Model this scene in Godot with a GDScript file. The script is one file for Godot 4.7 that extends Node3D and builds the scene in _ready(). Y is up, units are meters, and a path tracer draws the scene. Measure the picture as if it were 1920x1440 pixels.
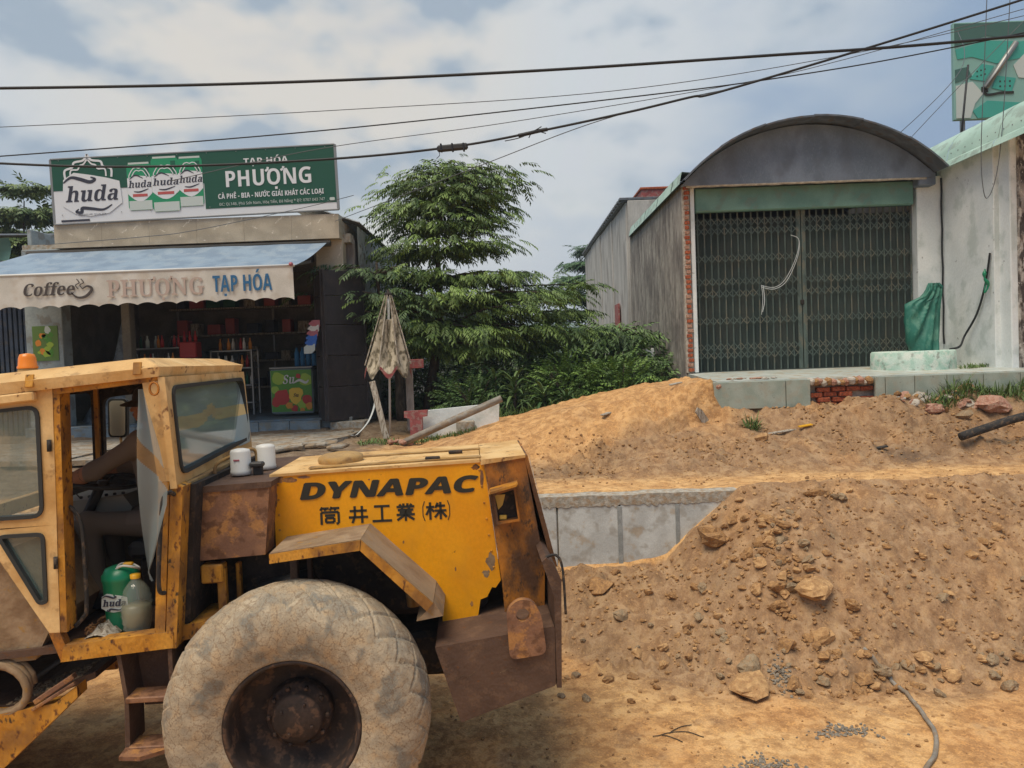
extends Node3D
# A road works site: an old road roller in front of a grocery shop and a shuttered garage.
# x runs right, y up, -z away from the road; the road is at y = 0.

var M := {}            # materials
var N := {}            # normal maps
var rng := RandomNumberGenerator.new()
var names := {}
var nz := FastNoiseLite.new()
var nz2 := FastNoiseLite.new()
var nzc := FastNoiseLite.new()


# ---------------------------------------------------------------- mesh builder
class MB:
	var st := SurfaceTool.new()

	func _init(smooth := false) -> void:
		st.begin(Mesh.PRIMITIVE_TRIANGLES)
		st.set_smooth_group(0 if smooth else -1)

	func smooth(on: bool) -> void:
		st.set_smooth_group(0 if on else -1)

	func col(c: Color) -> void:
		st.set_color(c)

	func tri(a: Vector3, b: Vector3, c: Vector3) -> void:
		st.add_vertex(a)
		st.add_vertex(b)
		st.add_vertex(c)

	func quad(a: Vector3, b: Vector3, c: Vector3, d: Vector3) -> void:
		tri(a, b, c)
		tri(a, c, d)

	func quv(a: Vector3, b: Vector3, c: Vector3, d: Vector3, ua: Vector2, ub: Vector2, uc: Vector2, ud: Vector2) -> void:
		for k in [[a, ua], [b, ub], [c, uc], [a, ua], [c, uc], [d, ud]]:
			st.set_uv(k[1])
			st.add_vertex(k[0])

	# a box with chamfered edges
	func bbox(c: Vector3, s: Vector3, bev := 0.006, bas := Basis()) -> void:
		var h := s * 0.5
		var b: float = minf(bev, minf(h.x, minf(h.y, h.z)) * 0.6)
		var f := func(sx: float, sy: float, sz: float, ax: int) -> Vector3:
			var v := Vector3(sx * h.x, sy * h.y, sz * h.z)
			if ax != 0: v.x -= sx * b
			if ax != 1: v.y -= sy * b
			if ax != 2: v.z -= sz * b
			return c + bas * v
		for s1: float in [-1.0, 1.0]:
			face(f.call(s1, -1, -1, 0), f.call(s1, 1, -1, 0), f.call(s1, 1, 1, 0), f.call(s1, -1, 1, 0), s1 > 0)
			face(f.call(-1, s1, -1, 1), f.call(-1, s1, 1, 1), f.call(1, s1, 1, 1), f.call(1, s1, -1, 1), s1 > 0)
			face(f.call(-1, -1, s1, 2), f.call(1, -1, s1, 2), f.call(1, 1, s1, 2), f.call(-1, 1, s1, 2), s1 > 0)
			if b > 0.0:
				for s2: float in [-1.0, 1.0]:
					var o := s1 * s2 > 0
					face(f.call(s1, s2, -1, 0), f.call(s1, s2, -1, 1), f.call(s1, s2, 1, 1), f.call(s1, s2, 1, 0), o)
					face(f.call(s1, -1, s2, 2), f.call(s1, -1, s2, 0), f.call(s1, 1, s2, 0), f.call(s1, 1, s2, 2), o)
					face(f.call(-1, s1, s2, 1), f.call(-1, s1, s2, 2), f.call(1, s1, s2, 2), f.call(1, s1, s2, 1), o)
					for s3: float in [-1.0, 1.0]:
						if s1 * s2 * s3 > 0:
							tri(f.call(s1, s2, s3, 0), f.call(s1, s2, s3, 2), f.call(s1, s2, s3, 1))
						else:
							tri(f.call(s1, s2, s3, 0), f.call(s1, s2, s3, 1), f.call(s1, s2, s3, 2))

	func face(a: Vector3, b: Vector3, c: Vector3, d: Vector3, flip: bool) -> void:
		if flip:
			quad(d, c, b, a)
		else:
			quad(a, b, c, d)

	# a bar of rectangular section between two points
	func bar(a: Vector3, b: Vector3, w: float, h: float, up := Vector3.UP, bev := 0.004) -> void:
		var d := b - a
		var x := d.normalized()
		var u := up
		if absf(x.dot(u)) > 0.98:
			u = Vector3.BACK
		var z := x.cross(u).normalized()
		var y := z.cross(x).normalized()
		bbox((a + b) * 0.5, Vector3(d.length(), h, w), bev, Basis(x, y, z))

	# a 2D outline (x, y) extruded from z0 to z1
	func slab(pts: PackedVector2Array, z0: float, z1: float) -> void:
		var idx := Geometry2D.triangulate_polygon(pts)
		for i in range(0, idx.size(), 3):
			var a := pts[idx[i]]
			var b := pts[idx[i + 1]]
			var c := pts[idx[i + 2]]
			if (b - a).cross(c - a) < 0.0:
				var t := b
				b = c
				c = t
			tri(Vector3(a.x, a.y, z1), Vector3(c.x, c.y, z1), Vector3(b.x, b.y, z1))
			tri(Vector3(a.x, a.y, z0), Vector3(b.x, b.y, z0), Vector3(c.x, c.y, z0))
		var n := pts.size()
		var area := 0.0
		for i in n:
			area += pts[i].cross(pts[(i + 1) % n])
		for i in n:
			var p := pts[i]
			var q := pts[(i + 1) % n]
			face(Vector3(p.x, p.y, z0), Vector3(q.x, q.y, z0), Vector3(q.x, q.y, z1), Vector3(p.x, p.y, z1), area > 0.0)

	# a panel with one opening, both star-shaped round the opening's middle
	func framed(outer: PackedVector2Array, inner: PackedVector2Array, z0: float, z1: float) -> void:
		var c := Vector2.ZERO
		for p in inner:
			c += p / inner.size()
		var an := []
		for p in inner:
			an.append((p - c).angle())
		for p in outer:
			an.append((p - c).angle())
		an.sort()
		var o := PackedVector2Array()
		var q := PackedVector2Array()
		var last := -99.0
		for t: float in an:
			if t - last < 0.0005:
				continue
			last = t
			var d := Vector2.from_angle(t)
			o.append(hit(c, d, outer))
			q.append(hit(c, d, inner))
		var n := o.size()
		for i in n:
			var j := (i + 1) % n
			for w in [[z1, true], [z0, false]]:
				var z: float = w[0]
				face(Vector3(q[i].x, q[i].y, z), Vector3(o[i].x, o[i].y, z), Vector3(o[j].x, o[j].y, z), Vector3(q[j].x, q[j].y, z), w[1])
			face(Vector3(o[i].x, o[i].y, z0), Vector3(o[j].x, o[j].y, z0), Vector3(o[j].x, o[j].y, z1), Vector3(o[i].x, o[i].y, z1), true)
			face(Vector3(q[i].x, q[i].y, z0), Vector3(q[j].x, q[j].y, z0), Vector3(q[j].x, q[j].y, z1), Vector3(q[i].x, q[i].y, z1), false)

	func hit(c: Vector2, d: Vector2, poly: PackedVector2Array) -> Vector2:
		var best := 0.0
		for i in poly.size():
			var p := poly[i] - c
			var e := poly[(i + 1) % poly.size()] - poly[i]
			var den := d.cross(e)
			if absf(den) < 1e-9:
				continue
			var t := p.cross(e) / den
			var s := p.cross(d) / den
			if t > 0.0 and s > -0.0001 and s < 1.0001:
				best = maxf(best, t)
		return c + d * best

	# a round tube along a path; r may be a number or an array
	func tube(path: Array, r, seg := 8, caps := true) -> void:
		var rings := []
		var n := path.size()
		var up := Vector3.UP
		var prev := Vector3.ZERO
		for i in n:
			var t: Vector3 = (path[mini(i + 1, n - 1)] - path[maxi(i - 1, 0)]).normalized()
			var x: Vector3
			if i == 0:
				if absf(t.dot(up)) > 0.95:
					up = Vector3.RIGHT
				x = t.cross(up).normalized()
			else:
				x = (prev - t * prev.dot(t)).normalized()
			prev = x
			var y := t.cross(x)
			var rad: float = r[i] if r is Array else r
			var ring := []
			for k in seg:
				var a := TAU * k / seg
				ring.append(path[i] + (x * cos(a) + y * sin(a)) * rad)
			rings.append(ring)
		for i in n - 1:
			for k in seg:
				var l := (k + 1) % seg
				quad(rings[i][k], rings[i + 1][k], rings[i + 1][l], rings[i][l])
		if caps:
			for k in range(1, seg - 1):
				tri(rings[0][0], rings[0][k], rings[0][k + 1])
				tri(rings[n - 1][0], rings[n - 1][k + 1], rings[n - 1][k])

	# profile (radius, height along axis) turned round an axis
	func lathe(prof: Array, xf: Transform3D, seg := 24, uv := false) -> void:
		for i in prof.size() - 1:
			var p: Vector2 = prof[i]
			var q: Vector2 = prof[i + 1]
			for k in seg:
				var a := TAU * k / seg
				var b := TAU * (k + 1) / seg
				var v1 := xf * Vector3(cos(a) * p.x, p.y, sin(a) * p.x)
				var v2 := xf * Vector3(cos(b) * p.x, p.y, sin(b) * p.x)
				var v3 := xf * Vector3(cos(b) * q.x, q.y, sin(b) * q.x)
				var v4 := xf * Vector3(cos(a) * q.x, q.y, sin(a) * q.x)
				if uv:
					var u1 := float(k) / seg
					var u2 := float(k + 1) / seg
					var w1 := float(i) / (prof.size() - 1)
					var w2 := float(i + 1) / (prof.size() - 1)
					quv(v1, v2, v3, v4, Vector2(u1, w1), Vector2(u2, w1), Vector2(u2, w2), Vector2(u1, w2))
				else:
					if p.x > 0.0001: tri(v1, v2, v3)
					if q.x > 0.0001: tri(v1, v3, v4)

	# a flat stroke of width w along points in the xy plane
	func stroke(pts: Array, w, z0: float, z1: float) -> void:
		var n := pts.size()
		var l := []
		var r := []
		for i in n:
			var t: Vector2 = (pts[mini(i + 1, n - 1)] - pts[maxi(i - 1, 0)]).normalized()
			var o: Vector2 = Vector2(-t.y, t.x) * (w[i] if w is Array else w) * 0.5
			l.append(pts[i] + o)
			r.append(pts[i] - o)
		for i in n - 1:
			var poly := PackedVector2Array([l[i], l[i + 1], r[i + 1], r[i]])
			for z in [z0, z1]:
				quad(Vector3(poly[0].x, poly[0].y, z), Vector3(poly[1].x, poly[1].y, z), Vector3(poly[2].x, poly[2].y, z), Vector3(poly[3].x, poly[3].y, z))
			quad(Vector3(l[i].x, l[i].y, z0), Vector3(l[i + 1].x, l[i + 1].y, z0), Vector3(l[i + 1].x, l[i + 1].y, z1), Vector3(l[i].x, l[i].y, z1))
			quad(Vector3(r[i].x, r[i].y, z0), Vector3(r[i + 1].x, r[i + 1].y, z0), Vector3(r[i + 1].x, r[i + 1].y, z1), Vector3(r[i].x, r[i].y, z1))

	func done() -> ArrayMesh:
		st.generate_normals()
		return st.commit()


# ---------------------------------------------------------------- scene helpers
func numbered(called: String) -> String:
	names[called] = names.get(called, 0) + 1
	return called if names[called] == 1 else "%s_%03d" % [called, names[called] - 1]


func tag(o: Node, label: String, category: String, group := "") -> Node:
	o.set_meta("label", label)
	o.set_meta("category", category)
	if group:
		o.set_meta("group", group)
	return o


func thing(called: String, label: String, category: String, at := Vector3.ZERO, group := "", turn := 0.0) -> Node3D:
	var o := Node3D.new()
	o.name = numbered(called)
	add_child(o)
	o.position = at
	o.rotation.y = turn
	tag(o, label, category, group)
	return o


func put(parent: Node, called: String, mesh: Mesh, m: Material, kind := "") -> MeshInstance3D:
	var o := MeshInstance3D.new()
	o.name = numbered(called) if parent == self else called
	o.mesh = mesh
	o.material_override = m
	parent.add_child(o, true)
	if kind:
		o.set_meta("kind", kind)
	return o


func one(called: String, mesh: Mesh, m: Material, label: String, category: String, group := "") -> MeshInstance3D:
	var o := put(self, called, mesh, m)
	tag(o, label, category, group)
	return o


func V2(a: Array) -> PackedVector2Array:
	var p := PackedVector2Array()
	for i in range(0, a.size(), 2):
		p.append(Vector2(a[i], a[i + 1]))
	return p


# round the corners of an outline
func rounded(p: PackedVector2Array, r: float, seg := 4) -> PackedVector2Array:
	var o := PackedVector2Array()
	var n := p.size()
	for i in n:
		var a := p[(i - 1 + n) % n]
		var b := p[i]
		var c := p[(i + 1) % n]
		var d := minf(r, minf((a - b).length(), (c - b).length()) * 0.45)
		var s := b + (a - b).normalized() * d
		var e := b + (c - b).normalized() * d
		for k in seg + 1:
			var t := float(k) / seg
			o.append(s.lerp(b, t).lerp(b.lerp(e, t), t))
	return o


func rect(x0: float, y0: float, x1: float, y1: float) -> PackedVector2Array:
	return PackedVector2Array([Vector2(x0, y0), Vector2(x1, y0), Vector2(x1, y1), Vector2(x0, y1)])


func inset(p: PackedVector2Array, d: float) -> PackedVector2Array:
	var r := Geometry2D.offset_polygon(p, -d, Geometry2D.JOIN_MITER)
	return r[0] if r.size() else p


func lut(x: float, a: Array) -> float:
	if x <= a[0]:
		return a[1]
	for i in range(2, a.size(), 2):
		if x <= a[i]:
			return lerpf(a[i - 1], a[i + 1], (x - a[i - 2]) / (a[i] - a[i - 2]))
	return a[a.size() - 1]


# ---------------------------------------------------------------- textures and materials
var fields := {}


# a seamless noise field; fields are kept and used again, shifted
func noise_bytes(sz: int, sd: int, f: float, typ := 0, oct := 4) -> PackedByteArray:
	var q := 0.004
	for v in [0.006, 0.008, 0.012, 0.018, 0.028, 0.05, 0.12]:
		if absf(log(f / v)) < absf(log(f / q)):
			q = v
	var key := "%d %f %d" % [sz, q, typ if typ != 3 else 1]
	if fields.has(key):
		return fields[key]
	var n := FastNoiseLite.new()
	n.seed = sd
	n.frequency = q
	n.fractal_octaves = oct
	if typ == 1 or typ == 3:
		n.noise_type = FastNoiseLite.TYPE_CELLULAR
		n.cellular_return_type = FastNoiseLite.RETURN_DISTANCE2_SUB
		n.fractal_type = FastNoiseLite.FRACTAL_NONE
		n.domain_warp_enabled = true
		n.domain_warp_amplitude = 12.0
		n.domain_warp_frequency = 0.03
	elif typ == 2:
		n.fractal_type = FastNoiseLite.FRACTAL_RIDGED
	var im := n.get_seamless_image(sz, sz, false, false, 0.15, true)
	im.convert(Image.FORMAT_L8)
	fields[key] = im.get_data()
	return fields[key]


# base colours by a coarse noise, a fine grain, and layers of stain [colour, threshold, softness, frequency, type]
var jobs := []


func gtex(sz: int, sd: int, lo: Color, hi: Color, f1: float, grain: float, stains := []) -> int:
	jobs.append([null, sz, sd, lo, hi, f1, grain, stains, null])
	return jobs.size() - 1


func run_job(n: int) -> void:
	var j: Array = jobs[n]
	var sz: int = j[1]
	var sd: int = j[2]
	var lo: Color = j[3]
	var hi: Color = j[4]
	var grain: float = j[6]
	var a := noise_bytes(sz, sd, j[5])
	var g := noise_bytes(sz, sd + 7, 0.12, 0, 3)
	var total := sz * sz
	var shift := (sd * 7919) % total
	var r := PackedFloat32Array()
	var e := PackedFloat32Array()
	var u := PackedFloat32Array()
	var gm := PackedFloat32Array()
	for i in 256:
		var c := lo.lerp(hi, smoothstep(0.2, 0.8, i / 255.0))
		r.append(c.r * 255.0)
		e.append(c.g * 255.0)
		u.append(c.b * 255.0)
		gm.append(1.0 + (i - 128) / 128.0 * grain)
	var layers := []
	for s: Array in j[7]:
		var typ: int = s[4] if s.size() > 4 else 0
		var k := PackedFloat32Array()
		for i in range(-40, 296):
			var v := i / 255.0
			k.append(smoothstep(s[1] - s[2], s[1] + s[2], v) * (s[0] as Color).a if typ != 3 else smoothstep(s[1] + s[2], s[1] - s[2], v) * (s[0] as Color).a)
		layers.append([noise_bytes(sz, sd + 31 + layers.size() * 13, s[3], typ, 5), k, s[0].r * 255.0, s[0].g * 255.0, s[0].b * 255.0, (sd * 104729 + layers.size() * 52361) % total])
	var out := PackedByteArray()
	out.resize(sz * sz * 3)
	for i in total:
		var t := a[(i + shift) % total]
		var gi := g[i]
		var cr := r[t]
		var cg := e[t]
		var cb := u[t]
		for l: Array in layers:
			var k: float = l[1][l[0][(i + l[5]) % total] + (gi >> 2) + 8]
			if k > 0.01:
				cr += (l[2] - cr) * k
				cg += (l[3] - cg) * k
				cb += (l[4] - cb) * k
		var m := gm[gi]
		var o := i * 3
		out[o] = mini(int(cr * m), 255)
		out[o + 1] = mini(int(cg * m), 255)
		out[o + 2] = mini(int(cb * m), 255)
	jobs[n][8] = Image.create_from_data(sz, sz, false, Image.FORMAT_RGB8, out)


func finish_textures() -> void:
	for i in jobs.size():
		run_job(i)
	for j in jobs:
		(j[0] as StandardMaterial3D).albedo_texture = ImageTexture.create_from_image(j[8])
	jobs.clear()


func ntex(sz: int, sd: int, f: float, bump: float, typ := 0, oct := 5) -> ImageTexture:
	var im := Image.create_from_data(sz, sz, false, Image.FORMAT_L8, noise_bytes(sz, sd, f, typ, oct))
	im.convert(Image.FORMAT_RGBA8)
	im.bump_map_to_normal_map(bump)
	return ImageTexture.create_from_image(im)


func mat(called: String, tex: int, scale, rough := 0.8, metal := 0.0, normal: Texture2D = null, ns := 0.5, tint := Color.WHITE) -> StandardMaterial3D:
	var m := StandardMaterial3D.new()
	m.resource_name = called
	m.albedo_color = tint
	jobs[tex][0] = m
	m.roughness = rough
	m.metallic = metal
	m.uv1_triplanar = true
	m.uv1_world_triplanar = true
	m.uv1_triplanar_sharpness = 6.0
	m.uv1_scale = scale if scale is Vector3 else Vector3.ONE * scale
	if normal:
		m.normal_enabled = true
		m.normal_texture = normal
		m.normal_scale = ns
	M[called] = m
	return m


func flat(called: String, c: Color, rough := 0.7, metal := 0.0) -> StandardMaterial3D:
	var m := StandardMaterial3D.new()
	m.resource_name = called
	m.albedo_color = c
	m.roughness = rough
	m.metallic = metal
	M[called] = m
	return m


func glass(called: String, c: Color, rough := 0.08) -> StandardMaterial3D:
	var m := flat(called, c, rough)
	m.transparency = BaseMaterial3D.TRANSPARENCY_ALPHA
	return m


func hx(s: String) -> Color:
	return Color.html(s)


func make_materials() -> void:
	N.fine = ntex(512, 3, 0.05, 5.0)
	N.lump = ntex(512, 5, 0.018, 9.0)
	N.crack = ntex(512, 9, 0.022, 6.0, 1)
	var rust := Color(0.30, 0.16, 0.08)
	var soot := Color(0.13, 0.10, 0.085)
	# machine paints
	mat("paint_hood", gtex(512, 11, hx("e09400"), hx("eaa006"), 0.006, 0.03, [[Color(0.80, 0.56, 0.20, 0.3), 0.74, 0.14, 0.012], [Color(rust, 0.7), 0.97, 0.02, 0.018]]), Vector3(0.55, 0.45, 0.55), 0.38, 0.0, N.fine, 0.06)
	mat("paint_cab", gtex(512, 12, hx("d0a566"), hx("e0bc82"), 0.006, 0.035, [[Color(0.60, 0.42, 0.20, 0.35), 0.68, 0.25, 0.006], [Color(rust, 0.7), 0.87, 0.08, 0.018], [Color(0.45, 0.33, 0.20, 0.4), 0.80, 0.14, 0.012]]), Vector3(0.7, 0.6, 0.7), 0.6, 0.0, N.fine, 0.15)
	mat("paint_old", gtex(512, 13, hx("b57a1e"), hx("c98f30"), 0.008, 0.10, [[Color(0.44, 0.30, 0.16, 0.7), 0.56, 0.20, 0.008], [Color(rust, 0.8), 0.76, 0.10, 0.025], [Color(soot, 0.8), 0.86, 0.08, 0.018]]), Vector3(0.8, 0.5, 0.8), 0.7, 0.0, N.fine, 0.25)
	mat("dust_yellow", gtex(512, 14, hx("9d8159"), hx("b3925f"), 0.006, 0.05, [[Color(0.66, 0.48, 0.20, 0.6), 0.60, 0.2, 0.008], [Color(0.40, 0.29, 0.19, 0.6), 0.72, 0.16, 0.012]]), 0.7, 0.95, 0.0, N.fine, 0.3)
	mat("dust_brown", gtex(512, 24, hx("8a7458"), hx("9d866a"), 0.006, 0.06, [[Color(0.47, 0.37, 0.27, 0.6), 0.62, 0.2, 0.012], [Color(0.62, 0.46, 0.22, 0.6), 0.80, 0.08, 0.02]]), 0.8, 0.97, 0.0, N.fine, 0.3)
	mat("brown_steel", gtex(512, 15, hx("4a362a"), hx("574133"), 0.006, 0.06, [[Color(0.44, 0.34, 0.26, 0.5), 0.68, 0.18, 0.010], [Color(0.40, 0.24, 0.11, 0.7), 0.86, 0.05, 0.03]]), 0.8, 0.72, 0.0, N.fine, 0.25)
	mat("rusty_box", gtex(512, 16, hx("765440"), hx("90684a"), 0.007, 0.08, [[Color(0.68, 0.48, 0.25, 0.7), 0.64, 0.12, 0.011], [Color(0.35, 0.23, 0.15, 0.7), 0.68, 0.08, 0.02]]), 0.85, 0.68, 0.0, N.fine, 0.2)
	mat("post_steel", gtex(512, 17, hx("9a5f1e"), hx("b9741c"), 0.006, 0.08, [[Color(0.30, 0.20, 0.13, 0.95), 0.48, 0.28, 0.006], [Color(soot, 0.6), 0.80, 0.12, 0.018]]), Vector3(1.1, 0.6, 1.1), 0.65, 0.0, N.fine, 0.2)
	mat("black_steel", gtex(256, 18, hx("211c19"), hx("332a24"), 0.02, 0.15, [[Color(0.32, 0.24, 0.17, 0.7), 0.70, 0.08, 0.03]]), 1.2, 0.8, 0.0, N.fine, 0.3)
	mat("rubber_black", gtex(256, 19, hx("242424"), hx("33302d"), 0.03, 0.1, [[Color(0.45, 0.36, 0.27, 0.6), 0.66, 0.1, 0.03]]), 1.6, 0.85)
	mat("rim_steel", gtex(256, 20, hx("2b211c"), hx("3b2d26"), 0.02, 0.12, [[Color(0.42, 0.31, 0.23, 0.7), 0.66, 0.1, 0.03]]), 1.2, 0.75, 0.0, N.fine, 0.25)
	# the tyre: dried mud with rubbed rubber showing and a net of cracks
	mat("tyre_mud", gtex(768, 21, hx("9c8d76"), hx("b3a48b"), 0.006, 0.09, [[Color(0.42, 0.42, 0.40, 0.75), 0.64, 0.12, 0.006], [Color(0.58, 0.54, 0.47, 0.7), 0.62, 0.12, 0.012], [Color(0.68, 0.57, 0.43, 0.5), 0.68, 0.14, 0.012], [Color(0.45, 0.36, 0.27, 0.45), 0.05, 0.05, 0.028, 3], [Color(0.48, 0.40, 0.31, 0.35), 0.06, 0.05, 0.05, 3]]), 0.75, 0.95, 0.0, ntex(768, 22, 0.018, 3.0, 1), 0.35)
	# earth
	mat("earth", gtex(768, 31, Color(0.84, 0.80, 0.76), Color(1, 0.99, 0.97), 0.008, 0.14, [[Color(0.72, 0.66, 0.60, 0.55), 0.64, 0.08, 0.02], [Color(1.0, 0.96, 0.88, 0.6), 0.68, 0.06, 0.035]]), 0.55, 0.97, 0.0, ntex(768, 32, 0.028, 6.0), 0.8)
	M.earth.vertex_color_use_as_albedo = true
	mat("stone_tan", gtex(256, 33, hx("8f6b44"), hx("ac8455"), 0.02, 0.16, [[Color(0.48, 0.36, 0.25, 0.6), 0.62, 0.1, 0.04]]), 2.2, 0.95, 0.0, N.lump, 0.6)
	mat("stone_pale", gtex(256, 34, hx("a68156"), hx("c09a6a"), 0.02, 0.12, [[Color(0.60, 0.45, 0.30, 0.7), 0.6, 0.1, 0.03]]), 2.0, 0.95, 0.0, N.lump, 0.5)
	mat("stone_grey", gtex(256, 35, hx("857258"), hx("9b876b"), 0.02, 0.14, [[Color(0.58, 0.46, 0.33, 0.7), 0.62, 0.1, 0.03]]), 2.0, 0.95, 0.0, N.lump, 0.5)
	mat("asphalt_bits", gtex(256, 36, hx("6f675b"), hx("93897a"), 0.05, 0.2, []), 3.0, 0.95, 0.0, N.fine, 0.4)
	# masonry
	mat("concrete", gtex(768, 41, hx("b3b6b3"), hx("c5c9c6"), 0.005, 0.06, [[Color(0.57, 0.55, 0.51, 0.5), 0.70, 0.12, 0.012], [Color(0.63, 0.54, 0.43, 0.5), 0.78, 0.10, 0.008]]), Vector3(0.5, 0.5, 0.5), 0.92, 0.0, N.fine, 0.12)
	mat("concrete_rough", gtex(512, 42, hx("989387"), hx("b3aea2"), 0.02, 0.12, [[Color(0.60, 0.49, 0.37, 0.6), 0.64, 0.14, 0.02]]), 1.2, 0.95, 0.0, N.fine, 0.5)
	mat("damp_concrete", gtex(256, 56, hx("868a88"), hx("979b99"), 0.02, 0.08, []), 1.5, 0.9)
	mat("apron", gtex(512, 43, hx("8d877c"), hx("a59f92"), 0.008, 0.10, [[Color(0.56, 0.47, 0.36, 0.8), 0.58, 0.1, 0.01], [Color(0.36, 0.34, 0.31, 0.7), 0.70, 0.05, 0.03]]), 0.5, 0.95, 0.0, N.fine, 0.4)
	mat("weathered", gtex(768, 44, hx("827b74"), hx("a49c92"), 0.010, 0.08, [[Color(0.38, 0.35, 0.33, 0.55), 0.58, 0.22, 0.008], [Color(0.68, 0.66, 0.62, 0.5), 0.66, 0.16, 0.012]]), Vector3(0.32, 0.10, 0.32), 0.93, 0.0, N.fine, 0.3)
	mat("far_wall", gtex(512, 45, hx("b2afa9"), hx("c3c0ba"), 0.008, 0.05, [[Color(0.52, 0.50, 0.48, 0.5), 0.66, 0.10, 0.014]]), Vector3(0.3, 0.1, 0.3), 0.93)
	mat("whitewash", gtex(512, 46, hx("d6dcdb"), hx("e4e8e6"), 0.004, 0.03, [[Color(0.70, 0.74, 0.72, 0.6), 0.66, 0.14, 0.008], [Color(0.40, 0.39, 0.38, 0.6), 0.93, 0.03, 0.018]]), Vector3(0.4, 0.32, 0.4), 0.9, 0.0, N.fine, 0.12)
	mat("pillar_stain", gtex(512, 47, hx("8f867c"), hx("b3aba1"), 0.014, 0.12, [[Color(0.27, 0.24, 0.22, 0.9), 0.47, 0.12, 0.012], [Color(0.80, 0.78, 0.74, 0.8), 0.68, 0.05, 0.022]]), Vector3(0.9, 0.4, 0.9), 0.95, 0.0, N.lump, 0.8)
	mat("marble", gtex(512, 48, hx("a59a85"), hx("b9ae98"), 0.006, 0.05, [[Color(0.87, 0.84, 0.77, 0.8), 0.86, 0.05, 0.006, 2]]), 0.6, 0.35)
	mat("green_tile", gtex(512, 49, hx("8f9b8f"), hx("a2ab9f"), 0.006, 0.05, [[Color(0.62, 0.60, 0.53, 0.5), 0.64, 0.16, 0.01], [Color(0.45, 0.45, 0.41, 0.5), 0.86, 0.06, 0.02]]), 0.8, 0.5)
	mat("platform_top", gtex(512, 50, hx("b1b8b0"), hx("c4c9c1"), 0.006, 0.04, [[Color(0.66, 0.58, 0.46, 0.6), 0.68, 0.08, 0.012]]), 0.5, 0.45)
	mat("mint_plaster", gtex(512, 51, hx("9dbfae"), hx("c3d5ca"), 0.008, 0.07, [[Color(0.83, 0.84, 0.80, 0.7), 0.56, 0.16, 0.012], [Color(0.45, 0.46, 0.42, 0.6), 0.80, 0.10, 0.014]]), 0.9, 0.9, 0.0, N.fine, 0.3)
	mat("brick", gtex(256, 52, hx("94472c"), hx("b8623d"), 0.03, 0.14, [[Color(0.45, 0.26, 0.19, 0.7), 0.62, 0.08, 0.04]]), 2.0, 0.95, 0.0, N.lump, 0.5)
	mat("brick_pale", gtex(256, 53, hx("9a6a55"), hx("ae8674"), 0.03, 0.14, [[Color(0.70, 0.60, 0.50, 0.7), 0.60, 0.08, 0.04]]), 2.0, 0.95, 0.0, N.lump, 0.5)
	mat("mortar", gtex(256, 54, hx("a39a8d"), hx("bcb4a6"), 0.03, 0.12, []), 1.5, 0.95, 0.0, N.lump, 0.4)
	# metals, cloth, wood
	mat("gate_paint", gtex(512, 61, hx("4a5852"), hx("58655d"), 0.010, 0.06, [[Color(0.45, 0.42, 0.35, 0.7), 0.62, 0.1, 0.012]]), Vector3(0.9, 0.35, 0.9), 0.6)
	mat("gate_leaf", gtex(512, 62, hx("2b3935"), hx("36423c"), 0.006, 0.05, [[Color(0.27, 0.27, 0.24, 0.5), 0.55, 0.25, 0.006]]), Vector3(0.5, 0.3, 0.5), 0.7)
	mat("header_paint", gtex(512, 63, hx("5f8578"), hx("6f9384"), 0.006, 0.04, [[Color(0.43, 0.47, 0.42, 0.5), 0.68, 0.1, 0.01]]), 0.5, 0.55)
	mat("grey_board", gtex(512, 64, hx("67727f"), hx("778290"), 0.006, 0.05, [[Color(0.50, 0.54, 0.57, 0.25), 0.72, 0.06, 0.05], [Color(0.36, 0.38, 0.42, 0.5), 0.66, 0.2, 0.008]]), Vector3(0.5, 0.3, 0.5), 0.8)
	mat("grey_sheet", gtex(512, 65, hx("585d63"), hx("6c7177"), 0.01, 0.06, [[Color(0.40, 0.33, 0.28, 0.7), 0.70, 0.08, 0.015]]), 0.6, 0.55, 0.3)
	mat("green_sheet", gtex(512, 66, hx("9fbfb0"), hx("b2cfc0"), 0.006, 0.03, [[Color(0.52, 0.58, 0.53, 0.6), 0.68, 0.08, 0.012]]), Vector3(0.5, 0.4, 0.25), 0.45)
	mat("zinc", gtex(512, 67, hx("9a9d9c"), hx("b5b7b4"), 0.008, 0.06, [[Color(0.45, 0.38, 0.33, 0.7), 0.68, 0.08, 0.02]]), 0.5, 0.5, 0.3)
	mat("awning_cloth", gtex(512, 68, hx("74889c"), hx("8599ab"), 0.005, 0.05, [[Color(0.57, 0.63, 0.68, 0.6), 0.62, 0.1, 0.008]]), Vector3(0.5, 0.3, 0.5), 0.75)
	mat("valance_cloth", gtex(512, 69, hx("c3bfb4"), hx("d2cec4"), 0.006, 0.04, [[Color(0.72, 0.67, 0.60, 0.5), 0.66, 0.18, 0.008]]), 0.6, 0.85)
	mat("door_board", gtex(512, 70, hx("2c282b"), hx("383336"), 0.008, 0.07, [[Color(0.27, 0.24, 0.22, 0.6), 0.66, 0.1, 0.02]]), Vector3(0.8, 0.4, 0.8), 0.6)
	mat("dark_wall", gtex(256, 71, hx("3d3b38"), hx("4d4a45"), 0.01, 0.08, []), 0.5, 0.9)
	mat("inside_wall", gtex(256, 72, hx("6b665c"), hx("7b766a"), 0.01, 0.06, []), 0.5, 0.9)
	mat("grey_paint", gtex(256, 73, hx("8b979c"), hx("9ba7aa"), 0.01, 0.05, [[Color(0.48, 0.47, 0.44, 0.6), 0.68, 0.08, 0.015]]), 0.6, 0.85)
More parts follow.
